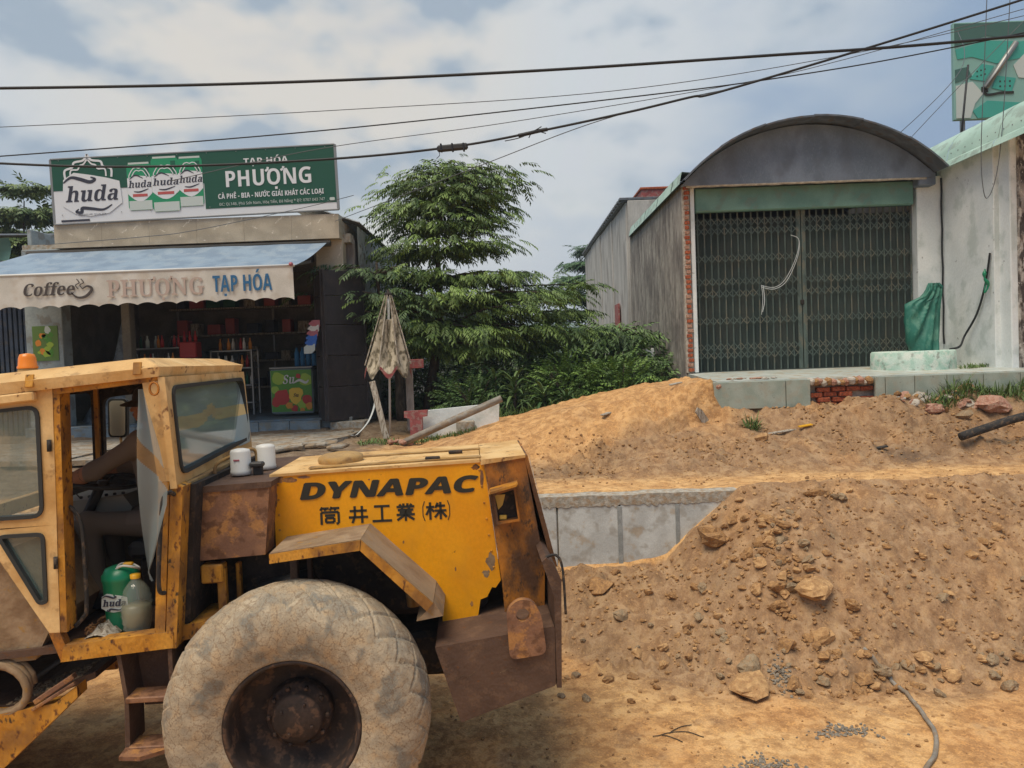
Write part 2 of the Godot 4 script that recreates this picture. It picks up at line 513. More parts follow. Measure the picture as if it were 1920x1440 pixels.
	mat("blue_gate", gtex(256, 74, hx("2b3646"), hx("384557"), 0.012, 0.06, [[Color(0.30, 0.28, 0.26, 0.7), 0.66, 0.08, 0.02]]), 0.7, 0.55)
	mat("step_tile", gtex(256, 75, hx("6f7d86"), hx("7f8c94"), 0.01, 0.05, [[Color(0.50, 0.46, 0.40, 0.6), 0.64, 0.1, 0.02]]), 0.7, 0.6)
	mat("tarp", gtex(512, 76, hx("1d6152"), hx("2c7464"), 0.008, 0.05, [[Color(0.42, 0.58, 0.50, 0.5), 0.64, 0.12, 0.014]]), Vector3(0.9, 0.5, 0.9), 0.6)
	mat("old_wood", gtex(512, 77, hx("9a9182"), hx("b8b0a1"), 0.02, 0.12, [[Color(0.42, 0.36, 0.29, 0.8), 0.62, 0.08, 0.03]]), Vector3(2.0, 0.5, 2.0), 0.9, 0.0, N.fine, 0.3)
	mat("pipe_grey", gtex(256, 78, hx("807a70"), hx("968f83"), 0.02, 0.07, [[Color(0.50, 0.42, 0.33, 0.7), 0.62, 0.1, 0.02]]), 0.9, 0.7)
	mat("red_paint", gtex(256, 79, hx("8d4a48"), hx("a55c58"), 0.02, 0.08, [[Color(0.60, 0.52, 0.48, 0.7), 0.64, 0.08, 0.03]]), 1.2, 0.85)
	mat("parasol_cloth", gtex(512, 80, hx("a39883"), hx("bdb29b"), 0.008, 0.08, [[Color(0.30, 0.27, 0.20, 0.8), 0.60, 0.16, 0.012]]), Vector3(1.6, 0.8, 1.6), 0.9)
	mat("bark", gtex(256, 81, hx("3a3128"), hx("544a3e"), 0.03, 0.15, []), Vector3(2, 0.7, 2), 0.95, 0.0, N.lump, 0.8)
	mat("canvas_dark", gtex(256, 82, hx("4a535c"), hx("6d7780"), 0.02, 0.1, []), 1.3, 0.7)
	mat("shirt", gtex(256, 83, hx("746657"), hx("82735f"), 0.02, 0.08, [[Color(0.46, 0.38, 0.30, 0.5), 0.62, 0.1, 0.02]]), 1.6, 0.95, 0.0, N.lump, 0.25)
	mat("trousers", gtex(256, 84, hx("4c4138"), hx("5d5146"), 0.02, 0.08, []), 1.6, 0.95, 0.0, N.lump, 0.25)
	mat("straw", gtex(256, 85, hx("8d7a5a"), hx("b0986e"), 0.03, 0.15, []), 2.0, 0.95)
	flat("skin", hx("8a5237"), 0.55)
	flat("hair", hx("15120f"), 0.7)
	flat("cap_cloth", hx("2a2320"), 0.9)
	flat("ink_black", hx("26261f"), 0.6)
	flat("ink_dark", hx("2c3040"), 0.6)
	flat("sign_green", hx("0a4c3a"), 0.5)
	flat("sign_white", hx("d3d8dc"), 0.5)
	flat("can_green", hx("1d8a5f"), 0.45)
	flat("can_dark", hx("0f5c44"), 0.45)
	flat("can_red", hx("b0504e"), 0.5)
	flat("print_silver", hx("b9c4c0"), 0.5)
	flat("letter_beige", hx("b5a296"), 0.85)
	flat("letter_blue", hx("2f6690"), 0.85)
	flat("letter_brown", hx("4a4340"), 0.85)
	flat("wire_black", hx("1b1d20"), 0.6)
	flat("wire_grey", hx("565a5e"), 0.6)
	flat("cord_white", hx("c5cac8"), 0.7)
	flat("hose_black", hx("2e2d2c"), 0.6)
	flat("plastic_white", hx("cfcfca"), 0.45)
	flat("plastic_green", hx("0b7a55"), 0.35)
	flat("plastic_blue", hx("2a62b8"), 0.35)
	flat("plastic_red", hx("a8282b"), 0.45)
	flat("plastic_yellow", hx("d8a21c"), 0.4)
	flat("packet_red", hx("a8606a"), 0.35)
	flat("beacon_orange", hx("e2811a"), 0.3)
	flat("seal_black", hx("2e3130"), 0.7)
	flat("steel_grey", hx("8d8f8e"), 0.45, 0.6)
	flat("paper_green", hx("5f7f3e"), 0.6)
	flat("fruit_red", hx("b82d2a"), 0.45)
	flat("fruit_green", hx("4e8a2c"), 0.45)
	flat("fruit_lime", hx("9ab83c"), 0.45)
	flat("fruit_orange", hx("d9892a"), 0.45)
	flat("fruit_yellow", hx("e3b93c"), 0.45)
	flat("board_teal", hx("3f9d8f"), 0.5)
	flat("board_pale", hx("7fa9a0"), 0.5)
	flat("board_dark", hx("41645c"), 0.5)
	flat("lamp_lens", hx("c9a24a"), 0.25)
	flat("dash", hx("8c8a80"), 0.7)
	glass("window_glass", Color(0.50, 0.60, 0.58, 0.20), 0.05)
	glass("bottle_plastic", Color(0.72, 0.76, 0.70, 0.22), 0.1)
	var sh := flat("sheet_plastic", Color(0.75, 0.78, 0.78, 0.55), 0.4)
	sh.transparency = BaseMaterial3D.TRANSPARENCY_ALPHA
	sh.vertex_color_use_as_albedo = true
	var lf := flat("leaf", Color.WHITE, 0.55)
	lf.vertex_color_use_as_albedo = true
	lf.backlight_enabled = true
	lf.backlight = Color(0.10, 0.16, 0.04)
	var vc := flat("tinted", Color.WHITE, 0.6)
	vc.vertex_color_use_as_albedo = true
	var vd := flat("tinted_matt", Color.WHITE, 0.92)
	vd.vertex_color_use_as_albedo = true
	finish_textures()


# ---------------------------------------------------------------- sky: thin broken cloud over pale blue
func sky_image() -> Image:
	var w := 2048
	var h := 1024
	var a := FastNoiseLite.new()
	a.seed = 4
	a.frequency = 1.5
	a.fractal_octaves = 5
	var b := FastNoiseLite.new()
	b.seed = 19
	b.frequency = 4.6
	b.fractal_octaves = 5
	b.fractal_gain = 0.55
	var c := FastNoiseLite.new()
	c.seed = 8
	c.frequency = 0.75
	c.fractal_octaves = 2
	var data := PackedByteArray()
	data.resize(w * h * 3)
	var glow := Vector3(sin(deg_to_rad(-15.0)) * cos(deg_to_rad(21.0)), sin(deg_to_rad(21.0)), -cos(deg_to_rad(-15.0)) * cos(deg_to_rad(21.0)))
	for y in h:
		var el := PI * (0.5 - (y + 0.5) / h)
		var up := sin(el)
		var ce := cos(el)
		if el < -0.02:
			for x in w:
				var j := (y * w + x) * 3
				data[j] = 150
				data[j + 1] = 146
				data[j + 2] = 138
			continue
		for x in w:
			var az := TAU * (x + 0.5) / w
			var d := Vector3(sin(az) * ce, up, -cos(az) * ce)
			var q := Vector3(d.x, d.y * 2.1, d.z)
			var big := c.get_noise_3dv(q)
			var n1 := a.get_noise_3dv(q + Vector3(0.0, big * 0.3, 0.0))
			var n2 := b.get_noise_3dv(q)
			var near := d.dot(glow)
			var g := smoothstep(0.55, 1.0, near)
			var cover := smoothstep(-0.34, 0.30, n1 * 0.75 + n2 * 0.22 + big * 0.45 + (g - 0.68) * 0.85 + (up - 0.25) * 0.25)
			var blue := Color(0.575, 0.665, 0.775).lerp(Color(0.67, 0.735, 0.80), smoothstep(0.30, 0.0, up))
			blue = blue.lerp(Color(0.56, 0.645, 0.765), smoothstep(-0.1, 0.35, -n1 + big * 0.4) * 0.7)
			var white := Color(0.72, 0.765, 0.815).lerp(Color(0.835, 0.855, 0.87), g)
			white = white.lerp(Color(0.905, 0.865, 0.81), smoothstep(0.945, 0.999, near) * 0.6)
			white = white.lerp(Color(0.665, 0.725, 0.785), smoothstep(-0.12, 0.38, n2 * 0.9 - n1 * 0.4) * 0.75)
			var k := blue.lerp(white, cover)
			# torn grey-blue scraps of lower cloud
			var scrap := smoothstep(0.22, 0.42, n2 - n1 * 0.45) * smoothstep(0.1, 0.7, cover)
			k = k.lerp(Color(0.60, 0.67, 0.745), scrap * 0.5)
			# a pale band low over the hills
			var band := smoothstep(0.10, 0.16, up) * smoothstep(0.235, 0.17, up) * smoothstep(-0.12, 0.25, n1 * 0.7 + n2 * 0.5 + big * 0.3)
			k = k.lerp(Color(0.90, 0.905, 0.88), band * 0.5)
			var i := (y * w + x) * 3
			data[i] = clampi(int(k.r * 255.0), 0, 255)
			data[i + 1] = clampi(int(k.g * 255.0), 0, 255)
			data[i + 2] = clampi(int(k.b * 255.0), 0, 255)
	return Image.create_from_data(w, h, false, Image.FORMAT_RGB8, data)


func light_and_lens() -> void:
	var cam := Camera3D.new()
	cam.name = "camera"
	cam.fov = 53.13
	cam.near = 0.1
	cam.far = 3000.0
	cam.position = Vector3(0, 2.85, 0)
	cam.rotation_degrees = Vector3(-1.9, 0, -2.1)
	add_child(cam)
	cam.current = true
	var env := Environment.new()
	env.background_mode = Environment.BG_SKY
	var sky := Sky.new()
	var pm := PanoramaSkyMaterial.new()
	pm.panorama = ImageTexture.create_from_image(sky_image())
	sky.sky_material = pm
	env.sky = sky
	env.background_energy_multiplier = 0.61
	env.tonemap_mode = Environment.TONE_MAPPER_LINEAR
	env.tonemap_exposure = 1.62
	# a little damp haze, enough to pale the far hills
	env.fog_enabled = true
	env.fog_density = 0.0011
	env.fog_light_color = Color(0.80, 0.85, 0.90)
	env.sdfgi_enabled = true
	env.ssao_enabled = true
	env.ssil_enabled = true
	var we := WorldEnvironment.new()
	we.name = "environment"
	we.environment = env
	add_child(we)
	var sun := DirectionalLight3D.new()
	sun.name = "sun"
	sun.light_color = Color(1.0, 0.94, 0.85)
	sun.light_energy = 0.7
	sun.light_angular_distance = 38.0
	sun.shadow_enabled = true
	sun.rotation_degrees = Vector3(-66, -36, 0)
	add_child(sun)


# ---------------------------------------------------------------- earth
func base_height(x: float, d: float) -> float:
	# d is the distance from the road's camera side; the retaining wall stands at 8.3
	var low := 0.0
	var foot := lut(x, [-4.0, 7.6, 0.2, 7.45, 0.45, 7.25, 1.2, 6.6, 1.8, 6.32, 4.0, 6.22, 9.0, 6.3])
	var top := lut(x, [-6.0, 0.3, -1.0, 0.45, 0.2, 0.50, 1.2, 0.55, 1.62, 0.64, 2.0, 0.98, 2.42, 1.33, 2.7, 1.40, 9.0, 1.36])
	if d < 8.3:
		var t := clampf((d - foot) / (8.3 - foot), 0.0, 1.0)
		var e := lerpf(t, smoothstep(0.0, 1.0, t), 0.55)
		low = top * e
		# a bulge of dumped spoil
		low += 0.16 * exp(-pow((x - 2.9) / 0.7, 2.0) - pow((d - 7.3) / 0.5, 2.0)) * smoothstep(0.0, 0.3, t)
		low += 0.12 * exp(-pow((x - 4.4) / 0.8, 2.0) - pow((d - 7.0) / 0.5, 2.0)) * smoothstep(0.0, 0.3, t)
		return low
	var up := high_ground(x, d)
	return lerpf(maxf(low, top), up, smoothstep(8.31, 8.52, d))


func high_ground(x: float, d: float) -> float:
	var strip := lut(x, [-6.0, 1.42, -1.0, 1.36, 2.4, 1.335, 9.0, 1.36])
	# the ramp heaped up to the garage floor, on the left of it
	var ramp := lut(x, [-3.0, 1.60, -1.5, 1.54, -0.9, 1.66, -0.26, 1.83, 0.34, 1.93, 1.26, 2.13, 2.17, 2.30, 2.95, 2.42])
	var y := 0.0
	if x < 3.12:
		var from := lut(x, [-2.0, 9.2, 0.5, 9.4, 2.2, 10.2, 3.0, 10.9])
		var to := lut(x, [-2.0, 11.4, 0.5, 11.4, 2.2, 11.35, 3.0, 11.3])
		y = lerpf(strip, ramp, smoothstep(from, to, d))
		if x > 0.6:
			var churn := lut(d, [9.3, strip, 10.4, 1.62, 11.3, 1.98])
			y = maxf(y, lerpf(y, churn, smoothstep(0.6, 1.8, x) * smoothstep(11.4, 10.8, d)))
		y = lerpf(y, 1.72, smoothstep(13.25, 14.1, d))
	if x > 2.9:
		var left := y
		y = lut(d, [9.3, strip, 10.3, 1.60, 11.1, 1.99, 12.0, 2.0])
		var mound := 0.22 * exp(-pow((x - 5.15) / 0.55, 2.0) - pow((d - 10.85) / 0.4, 2.0))
		mound += 0.10 * exp(-pow((x - 4.3) / 0.3, 2.0) - pow((d - 10.7) / 0.3, 2.0))
		mound += 0.16 * smoothstep(5.6, 6.8, x) * smoothstep(10.2, 11.0, d)
		y += mound * smoothstep(9.6, 10.4, d)
		y = lerpf(y, 1.9, smoothstep(11.9, 12.6, d))
		if x < 3.12:
			y = lerpf(left, y, smoothstep(2.9, 3.12, x))
	return y


func roughness_at(x: float, d: float) -> float:
	var foot := lut(x, [-4.0, 7.6, 0.2, 7.45, 0.45, 7.25, 1.2, 6.6, 1.8, 6.32, 4.0, 6.22, 9.0, 6.3])
	if d < 8.3:
		return lerpf(0.16, 1.0, smoothstep(foot - 0.35, foot + 0.25, d))
	if d < 9.4:
		return 0.22
	if x < 3.0:
		var ramp := smoothstep(10.9, 11.6, d) + smoothstep(1.2, -0.6, x)
		return lerpf(1.0, 0.35, clampf(ramp, 0.0, 1.0)) * smoothstep(9.3, 9.8, d) + 0.1
	return smoothstep(9.3, 9.8, d) * 1.1 + 0.15


func ground_y(x: float, z: float) -> float:
	var d := -z
	var y := base_height(x, d)
	if absf(x) > 40.0 or d < -10.0 or d > 60.0:
		return y
	var r := roughness_at(x, d)
	var n := nz.get_noise_2d(x, d) * 0.10
	var rough := smoothstep(-0.15, 0.35, nz.get_noise_2d(x * 0.8 + 17.0, d * 0.8 - 5.0))
	n += nz2.get_noise_2d(x, d) * lerpf(0.055, 0.10, rough)
	n += (0.5 - clampf(nzc.get_noise_2d(x, d) + 1.0, 0.0, 1.0)) * lerpf(0.04, 0.11, rough)
	# tracks pressed along the road
	if d < 7.0:
		n += sin(d * 9.0 + nz.get_noise_2d(x * 0.5, d) * 3.0) * 0.012
	# marks of a digger's bucket teeth
	if x > 0.5 and x < 2.0 and d > 6.5 and d < 7.2:
		var on := exp(-pow((d - 6.92 + (x - 0.5) * 0.12) / 0.09, 2.0)) * smoothstep(0.5, 0.7, x) * smoothstep(2.0, 1.7, x)
		n += on * (0.05 + 0.03 * sin(x * 50.0)) / maxf(r, 0.3)
	return y + n * r


func ground_colour(x: float, d: float) -> Color:
	var sand := Color(0.70, 0.44, 0.20)
	var orange := Color(0.63, 0.36, 0.15)
	var brown := Color(0.405, 0.265, 0.15)
	var dark := Color(0.28, 0.185, 0.11)
	var n := nz.get_noise_2d(x * 0.9 + 40.0, d * 0.9) * 0.5 + 0.5
	var m := nz2.get_noise_2d(x * 0.6, d * 0.6 + 90.0) * 0.5 + 0.5
	var road := orange.lerp(sand, smoothstep(0.3, 0.7, n)).lerp(brown, smoothstep(0.62, 0.8, m) * 0.5)
	var spoil := brown.lerp(orange, smoothstep(0.5, 0.85, n) * 0.4).lerp(dark, smoothstep(0.5, 0.8, m) * 0.55)
	spoil = spoil.lerp(Color(0.34, 0.225, 0.125), smoothstep(1.9, 0.6, x) * 0.8)
	var foot := lut(x, [-4.0, 7.6, 0.2, 7.45, 0.45, 7.25, 1.2, 6.6, 1.8, 6.32, 4.0, 6.22, 9.0, 6.3])
	if d < 8.28:
		return road.lerp(spoil, smoothstep(foot - 0.45, foot + 0.15, d + (n - 0.5) * 0.5))
	var strip := sand.lerp(orange, smoothstep(0.5, 0.75, m) * 0.6)
	var c := strip.lerp(spoil, smoothstep(9.0, 9.55, d + (n - 0.5) * 0.35))
	if x > 2.45 and d < 8.7:
		c = c.lerp(spoil, smoothstep(8.55, 8.4, d + (n - 0.5) * 0.3))
	if x < 3.4:
		var ramp := orange.lerp(sand, 0.35 + 0.4 * (m - 0.5)).lerp(brown, smoothstep(0.55, 0.8, n) * 0.35)
		var on := smoothstep(lut(x, [-1.0, 9.6, 1.0, 10.2, 2.8, 11.0]) - 0.2, lut(x, [-1.0, 9.6, 1.0, 10.2, 2.8, 11.0]) + 0.3, d + (n - 0.5) * 0.6)
		c = c.lerp(ramp, on * smoothstep(3.4, 3.0, x))
	if x > 4.6:
		c = c.lerp(Color(0.15, 0.11, 0.08), 0.75 * exp(-pow((x - 5.0) / 0.5, 2.0) - pow((d - 9.75) / 0.22, 2.0)))
		c = c.lerp(dark, smoothstep(4.8, 6.0, x) * smoothstep(9.4, 10.0, d) * 0.45)
	c = c.lerp(Color(0.22, 0.16, 0.09), smoothstep(13.2, 13.8, d) * smoothstep(3.6, 3.0, x))
	c = c.lerp(Color(0.25, 0.19, 0.13), smoothstep(-1.4, -2.6, x + (m - 0.5)) * smoothstep(8.6, 9.2, d))
	if d > 20.0:
		c = Color(0.10, 0.11, 0.05)
	return c


func spaced(a: float, b: float, s: float) -> Array:
	var o := []
	var n := int(round((b - a) / s))
	for i in n:
		o.append(a + (b - a) * i / n)
	return o


func make_ground() -> void:
	nz.seed = 2
	nz.frequency = 0.9
	nz.fractal_octaves = 3
	nz2.seed = 12
	nz2.frequency = 3.2
	nz2.fractal_octaves = 4
	nz2.fractal_gain = 0.6
	nzc.seed = 5
	nzc.noise_type = FastNoiseLite.TYPE_CELLULAR
	nzc.frequency = 5.5
	nzc.cellular_return_type = FastNoiseLite.RETURN_DISTANCE
	nzc.fractal_type = FastNoiseLite.FRACTAL_FBM
	nzc.fractal_octaves = 2
	var xs := [-400.0, -200.0, -100.0, -60.0, -40.0, -25.0, -16.0] + spaced(-12.0, -9.0, 0.5) + spaced(-9.0, -2.0, 0.12) + spaced(-2.0, 7.6, 0.03) + spaced(7.6, 12.0, 0.2) + [12.0, 16.0, 25.0, 40.0, 60.0, 100.0, 200.0, 400.0]
	var ds := [-300.0, -100.0, -40.0, -15.0] + spaced(-6.0, 4.4, 0.4) + spaced(4.4, 8.3, 0.03) + spaced(8.3, 8.55, 0.05) + spaced(8.55, 12.0, 0.032) + spaced(12.0, 14.4, 0.06) + spaced(14.4, 20.0, 0.4) + [20.0, 25.0, 35.0, 50.0, 80.0, 140.0, 300.0, 600.0, 1200.0]
	var nx := xs.size()
	var nd := ds.size()
	var vs := PackedVector3Array()
	var cs := PackedColorArray()
	var ns := PackedVector3Array()
	vs.resize(nx * nd)
	cs.resize(nx * nd)
	ns.resize(nx * nd)
	for j in nd:
		for i in nx:
			vs[j * nx + i] = Vector3(xs[i], ground_y(xs[i], -ds[j]), -ds[j])
			cs[j * nx + i] = ground_colour(xs[i], ds[j])
	for j in nd:
		for i in nx:
			var du := vs[j * nx + mini(i + 1, nx - 1)] - vs[j * nx + maxi(i - 1, 0)]
			var dv := vs[mini(j + 1, nd - 1) * nx + i] - vs[maxi(j - 1, 0) * nx + i]
			ns[j * nx + i] = du.cross(dv).normalized()
	var idx := PackedInt32Array()
	idx.resize((nx - 1) * (nd - 1) * 6)
	var k := 0
	for j in nd - 1:
		for i in nx - 1:
			var p := j * nx + i
			for q in [p, p + nx, p + nx + 1, p, p + nx + 1, p + 1]:
				idx[k] = q
				k += 1
	var arr := []
	arr.resize(Mesh.ARRAY_MAX)
	arr[Mesh.ARRAY_VERTEX] = vs
	arr[Mesh.ARRAY_NORMAL] = ns
	arr[Mesh.ARRAY_COLOR] = cs
	arr[Mesh.ARRAY_INDEX] = idx
	var mesh := ArrayMesh.new()
	mesh.add_surface_from_arrays(Mesh.PRIMITIVE_TRIANGLES, arr)
	put(self, "ground", mesh, M.earth, "structure")
	# far hills, low and hazy behind the garden
	var b := MB.new(true)
	for i in 60:
		var x0 := -500.0 + i * 17.0
		var x1 := x0 + 17.0
		var h0 := 14.0 + 20.0 * (nz.get_noise_1d(x0 * 0.012) + 0.7)
		var h1 := 14.0 + 20.0 * (nz.get_noise_1d(x1 * 0.012) + 0.7)
		b.quad(Vector3(x0, 0, -560), Vector3(x0, h0, -700), Vector3(x1, h1, -700), Vector3(x1, 0, -560))
		b.quad(Vector3(x0, h0, -700), Vector3(x0, 0, -850), Vector3(x1, 0, -850), Vector3(x1, h1, -700))
	flat("hill_green", Color(0.32, 0.40, 0.24), 1.0)
	put(self, "hills", b.done(), M.hill_green, "structure")


func rock_mesh(sd: int, flatness := 0.7, rough := 0.28) -> ArrayMesh:
	var s := SphereMesh.new()
	s.radius = 0.5
	s.height = 1.0
	s.radial_segments = 10
	s.rings = 6
	var n := FastNoiseLite.new()
	n.seed = sd
	n.frequency = 1.1
	n.fractal_octaves = 3
	var r := RandomNumberGenerator.new()
	r.seed = sd
	# a few cutting planes give broken faces
	var planes := []
	for i in 7:
		planes.append([Vector3(r.randfn(), r.randfn(), r.randfn()).normalized(), r.randf_range(0.30, 0.46)])
	var st := SurfaceTool.new()
	st.create_from(s, 0)
	var a := st.commit_to_arrays()
	var vs: PackedVector3Array = a[Mesh.ARRAY_VERTEX]
	for i in vs.size():
		var v := vs[i]
		v *= 1.0 + n.get_noise_3dv(v * 2.0) * rough * 2.0
		for p in planes:
			var e: float = v.dot(p[0]) - p[1]
			if e > 0.0:
				v -= p[0] * e * 0.9
		v.y *= flatness
		vs[i] = v
	a[Mesh.ARRAY_VERTEX] = vs
	var out := SurfaceTool.new()
	out.begin(Mesh.PRIMITIVE_TRIANGLES)
	out.set_smooth_group(-1)
	var ix: PackedInt32Array = a[Mesh.ARRAY_INDEX]
	for i in ix:
		out.add_vertex(vs[i])
	out.generate_normals()
	return out.commit()


func make_stones() -> void:
	var kinds := []
	for i in 8:
		kinds.append(rock_mesh(100 + i, 0.62 + 0.05 * (i % 4)))
	# the larger stones and clods, each where it lies: name, x, distance, size, kind, material, label
	var big := [
		["boulder", 2.72, 6.98, 0.30, 0, "stone_pale", "large tan boulder at the middle of the spoil heap's foot"],
		["boulder", 2.42, 7.12, 0.17, 1, "stone_tan", "round brown stone just up and left of the large tan boulder"],
		["boulder", 2.66, 6.72, 0.20, 2, "stone_pale", "reddish pale stone directly below the large tan boulder"],
		["boulder", 2.05, 7.92, 0.30, 3, "stone_tan", "big clod half buried in the slope beside the concrete wall"],
		["boulder", 0.82, 7.92, 0.26, 4, "stone_tan", "dark rounded clod lying before the concrete wall behind the roller"],
		["boulder", 1.88, 6.28, 0.34, 5, "stone_pale", "flat sandy slab lifted out of the road by the crack"],
		["boulder", 2.86, 6.33, 0.15, 6, "stone_tan", "angular tan stone at the heap's foot near the hose end"],
		["boulder", 3.62, 6.37, 0.14, 7, "stone_pale", "pale lone stone at the foot of the heap right of the hose"],
		["boulder", 3.15, 8.03, 0.22, 0, "stone_tan", "smooth brown stone set high in the upper right slope"],
		["boulder", 1.98, 6.62, 0.22, 2, "stone_grey", "grey broken lump standing behind the lifted sandy slab"],
		["boulder", 3.30, 10.25, 0.20, 3, "stone_pale", "pale triangular stone on the churned soil below the tiled step"],
		["boulder", 6.72, 10.72, 0.42, 5, "brick_pale", "big lump of broken brickwork by the grass at right"],
		["boulder", 5.9, 10.75, 0.24, 6, "brick_pale", "broken masonry piece left of the grassy edge"],
		["boulder", 6.25, 10.62, 0.20, 1, "stone_grey", "grey rubble block between two lumps of brickwork"],
	]
	for s in big:
		var o := put(self, s[0], kinds[s[4]], M[s[5]])
		tag(o, s[6], "stone")
		o.position = Vector3(s[1], ground_y(s[1], -s[2]) + s[3] * 0.14, -s[2])
		o.scale = Vector3(s[3] * 1.2, s[3] * (0.45 if s[3] == 0.34 else 1.0), s[3])
		o.rotation = Vector3(0.2, s[1] * 7.0, 0.15)
	rng.seed = 77
	var made := 0
	while made < 285:
		var x := rng.randf_range(0.3, 4.9)
		var d := rng.randf_range(6.15, 8.2)
		var w := exp(-pow((x - 2.35) / 0.55, 2.0) - pow((d - 7.35) / 0.5, 2.0)) + 0.45 * exp(-pow((d - 6.45) / 0.25, 2.0)) * smoothstep(1.6, 2.4, x) + 0.06
		if rng.randf() > w:
			continue
		var s := 0.045 + 0.075 * pow(rng.randf(), 1.6)
		if rng.randf() < 0.15:
			s *= 1.4
		var o := put(self, "clod", kinds[rng.randi() % 8], M[["stone_tan", "stone_tan", "stone_pale", "stone_grey"][rng.randi() % 4]])
		tag(o, "%s %s lying %s the spoil heap %s" % ["large" if s > 0.12 else "middling" if s > 0.085 else "small", "pale clod" if o.material_override == M.stone_pale else "greyish stone" if o.material_override == M.stone_grey else "brown clod", "high on" if d > 7.6 else "halfway up" if d > 6.9 else "at the foot of", "below the concrete wall" if x < 1.5 else "near its right end" if x > 3.2 else "near its middle"], "stone", "stones and clods on the spoil heap")
		o.position = Vector3(x, ground_y(x, -d) + s * 0.12, -d)
		o.scale = Vector3(s * rng.randf_range(0.9, 1.4), s, s * rng.randf_range(0.9, 1.2))
		o.rotation = Vector3(rng.randf() * 0.6, rng.randf() * TAU, rng.randf() * 0.6)
		made += 1
	# gravel and crumbs
	for k in 3:
		var mm := MultiMesh.new()
		mm.transform_format = MultiMesh.TRANSFORM_3D
		mm.mesh = rock_mesh(300 + k, 0.7)
		var list := []
		for i in 6500:
			var x := rng.randf_range(-0.6, 7.0)
			var d := rng.randf_range(4.8, 11.1)
			var r := roughness_at(x, d)
			if d > 8.28 and d < 8.6 and x < 2.6:
				continue
			var patch := smoothstep(-0.15, 0.4, nz.get_noise_2d(x * 0.8 + 17.0, d * 0.8 - 5.0))
			if rng.randf() > r * (patch * 0.6 + 0.2 + exp(-pow((x - 2.4) / 0.7, 2.0) - pow((d - 7.3) / 0.6, 2.0))) + 0.015 or x < 2.9 and d > 10.7:
				continue
			var s := 0.012 + 0.045 * pow(rng.randf(), 2.5)
			if r < 0.4:
				s *= 0.7
			var b := Basis.from_euler(Vector3(rng.randf() * TAU, rng.randf() * TAU, 0)).scaled(Vector3(s, s * 0.8, s))
			list.append(Transform3D(b, Vector3(x, ground_y(x, -d) + s * 0.15, -d)))
		mm.instance_count = list.size()
		for i in list.size():
			mm.set_instance_transform(i, list[i])
		var o := MultiMeshInstance3D.new()
		o.name = numbered("gravel")
		o.multimesh = mm
		o.material_override = M[["stone_tan", "stone_pale", "stone_grey"][k]] if k < 2 else M.stone_tan
		add_child(o)
		tag(o, ["brown crumbs of earth strewn over the dug ground", "pale pebbles strewn over the dug ground", "loose tan grit strewn over the dug ground"][k], "gravel")
		o.set_meta("kind", "stuff")
	# dark broken asphalt showing through the sand
	var spots := [[2.35, 5.62, 0.28, 0.10, "crescent of dark broken asphalt in the sandy road"], [1.62, 5.18, 0.22, 0.16, "dark asphalt crumbs at the bottom edge of the sandy road"], [2.18, 6.42, 0.10, 0.24, "grey asphalt rubble in the crack beside the lifted slab"]]
	for s in spots:
		var mm := MultiMesh.new()
		mm.transform_format = MultiMesh.TRANSFORM_3D
		mm.mesh = rock_mesh(410, 0.6)
		mm.instance_count = 130
		for i in 130:
			var x: float = s[0] + rng.randfn() * s[2] * 0.5
			var d: float = s[1] + rng.randfn() * s[3] * 0.4 - absf(x - s[0]) * 0.25
			var q := 0.012 + rng.randf() * 0.022
			mm.set_instance_transform(i, Transform3D(Basis.from_euler(Vector3(rng.randf(), rng.randf() * TAU, 0)).scaled(Vector3.ONE * q), Vector3(x, ground_y(x, -d) + 0.003, -d)))
		var o := MultiMeshInstance3D.new()
		o.name = numbered("asphalt_rubble")
		o.multimesh = mm
		o.material_override = M.asphalt_bits
		add_child(o)
		tag(o, s[4], "rubble")
		o.set_meta("kind", "stuff")


func make_retaining_wall() -> void:
	var t := thing("retaining_wall", "pale concrete retaining wall half buried by the spoil heap", "wall", Vector3(0, 0, 0))
	var b := MB.new()
	# four cast bays with vertical joints between them, darker where the form boards met
	var edges := [-9.0, -6.6, -4.2, -1.8, 0.44, 1.12, 1.75, 3.0]
	for i in edges.size() - 1:
		var p := MB.new()
		var x0: float = edges[i] + 0.008
		var x1: float = edges[i + 1] - 0.008
		p.bbox(Vector3((x0 + x1) / 2, 0.57, -8.44), Vector3(x1 - x0, 1.34, 0.24), 0.008)
		put(t, "panel", p.done(), M.concrete)
	b.bbox(Vector3(-3.0, 0.55, -8.46), Vector3(11.8, 1.2, 0.2), 0.004)
	put(t, "core", b.done(), M.concrete_rough)
	# the uneven cast capping, a little proud, its lower edge ragged
	var c := MB.new()
	var prev := []
	for i in 401:
		var x := -9.0 + i * 0.03
		var drip := 0.03 + 0.06 * absf(nz2.get_noise_2d(x * 2.5, 3.0)) + 0.02 * nz2.get_noise_2d(x * 9.0, 1.0)
		var ty := 1.335 + 0.012 * nz.get_noise_2d(x * 2.0, 5.0)
		var ring := [Vector3(x, 1.245 - drip, -8.322), Vector3(x, 1.25 - drip, -8.311), Vector3(x, ty - 0.008, -8.309), Vector3(x, ty, -8.318), Vector3(x, ty + 0.005, -8.44), Vector3(x, ty - 0.01, -8.57)]
		if prev:
			for k in 5:
				c.quad(prev[k], prev[k + 1], ring[k + 1], ring[k])
		prev = ring
	put(t, "capping", c.done(), M.concrete_rough)
	# two damp joint strips
	for s in [[1.12, 0.05], [1.75, 0.045]]:
		var q := MB.new()
		q.bbox(Vector3(s[0], 0.66, -8.318), Vector3(s[1], 1.08, 0.012), 0.003)
		put(t, "joint_filler", q.done(), M.damp_concrete)


# ---------------------------------------------------------------- lettering
var fonts := {}


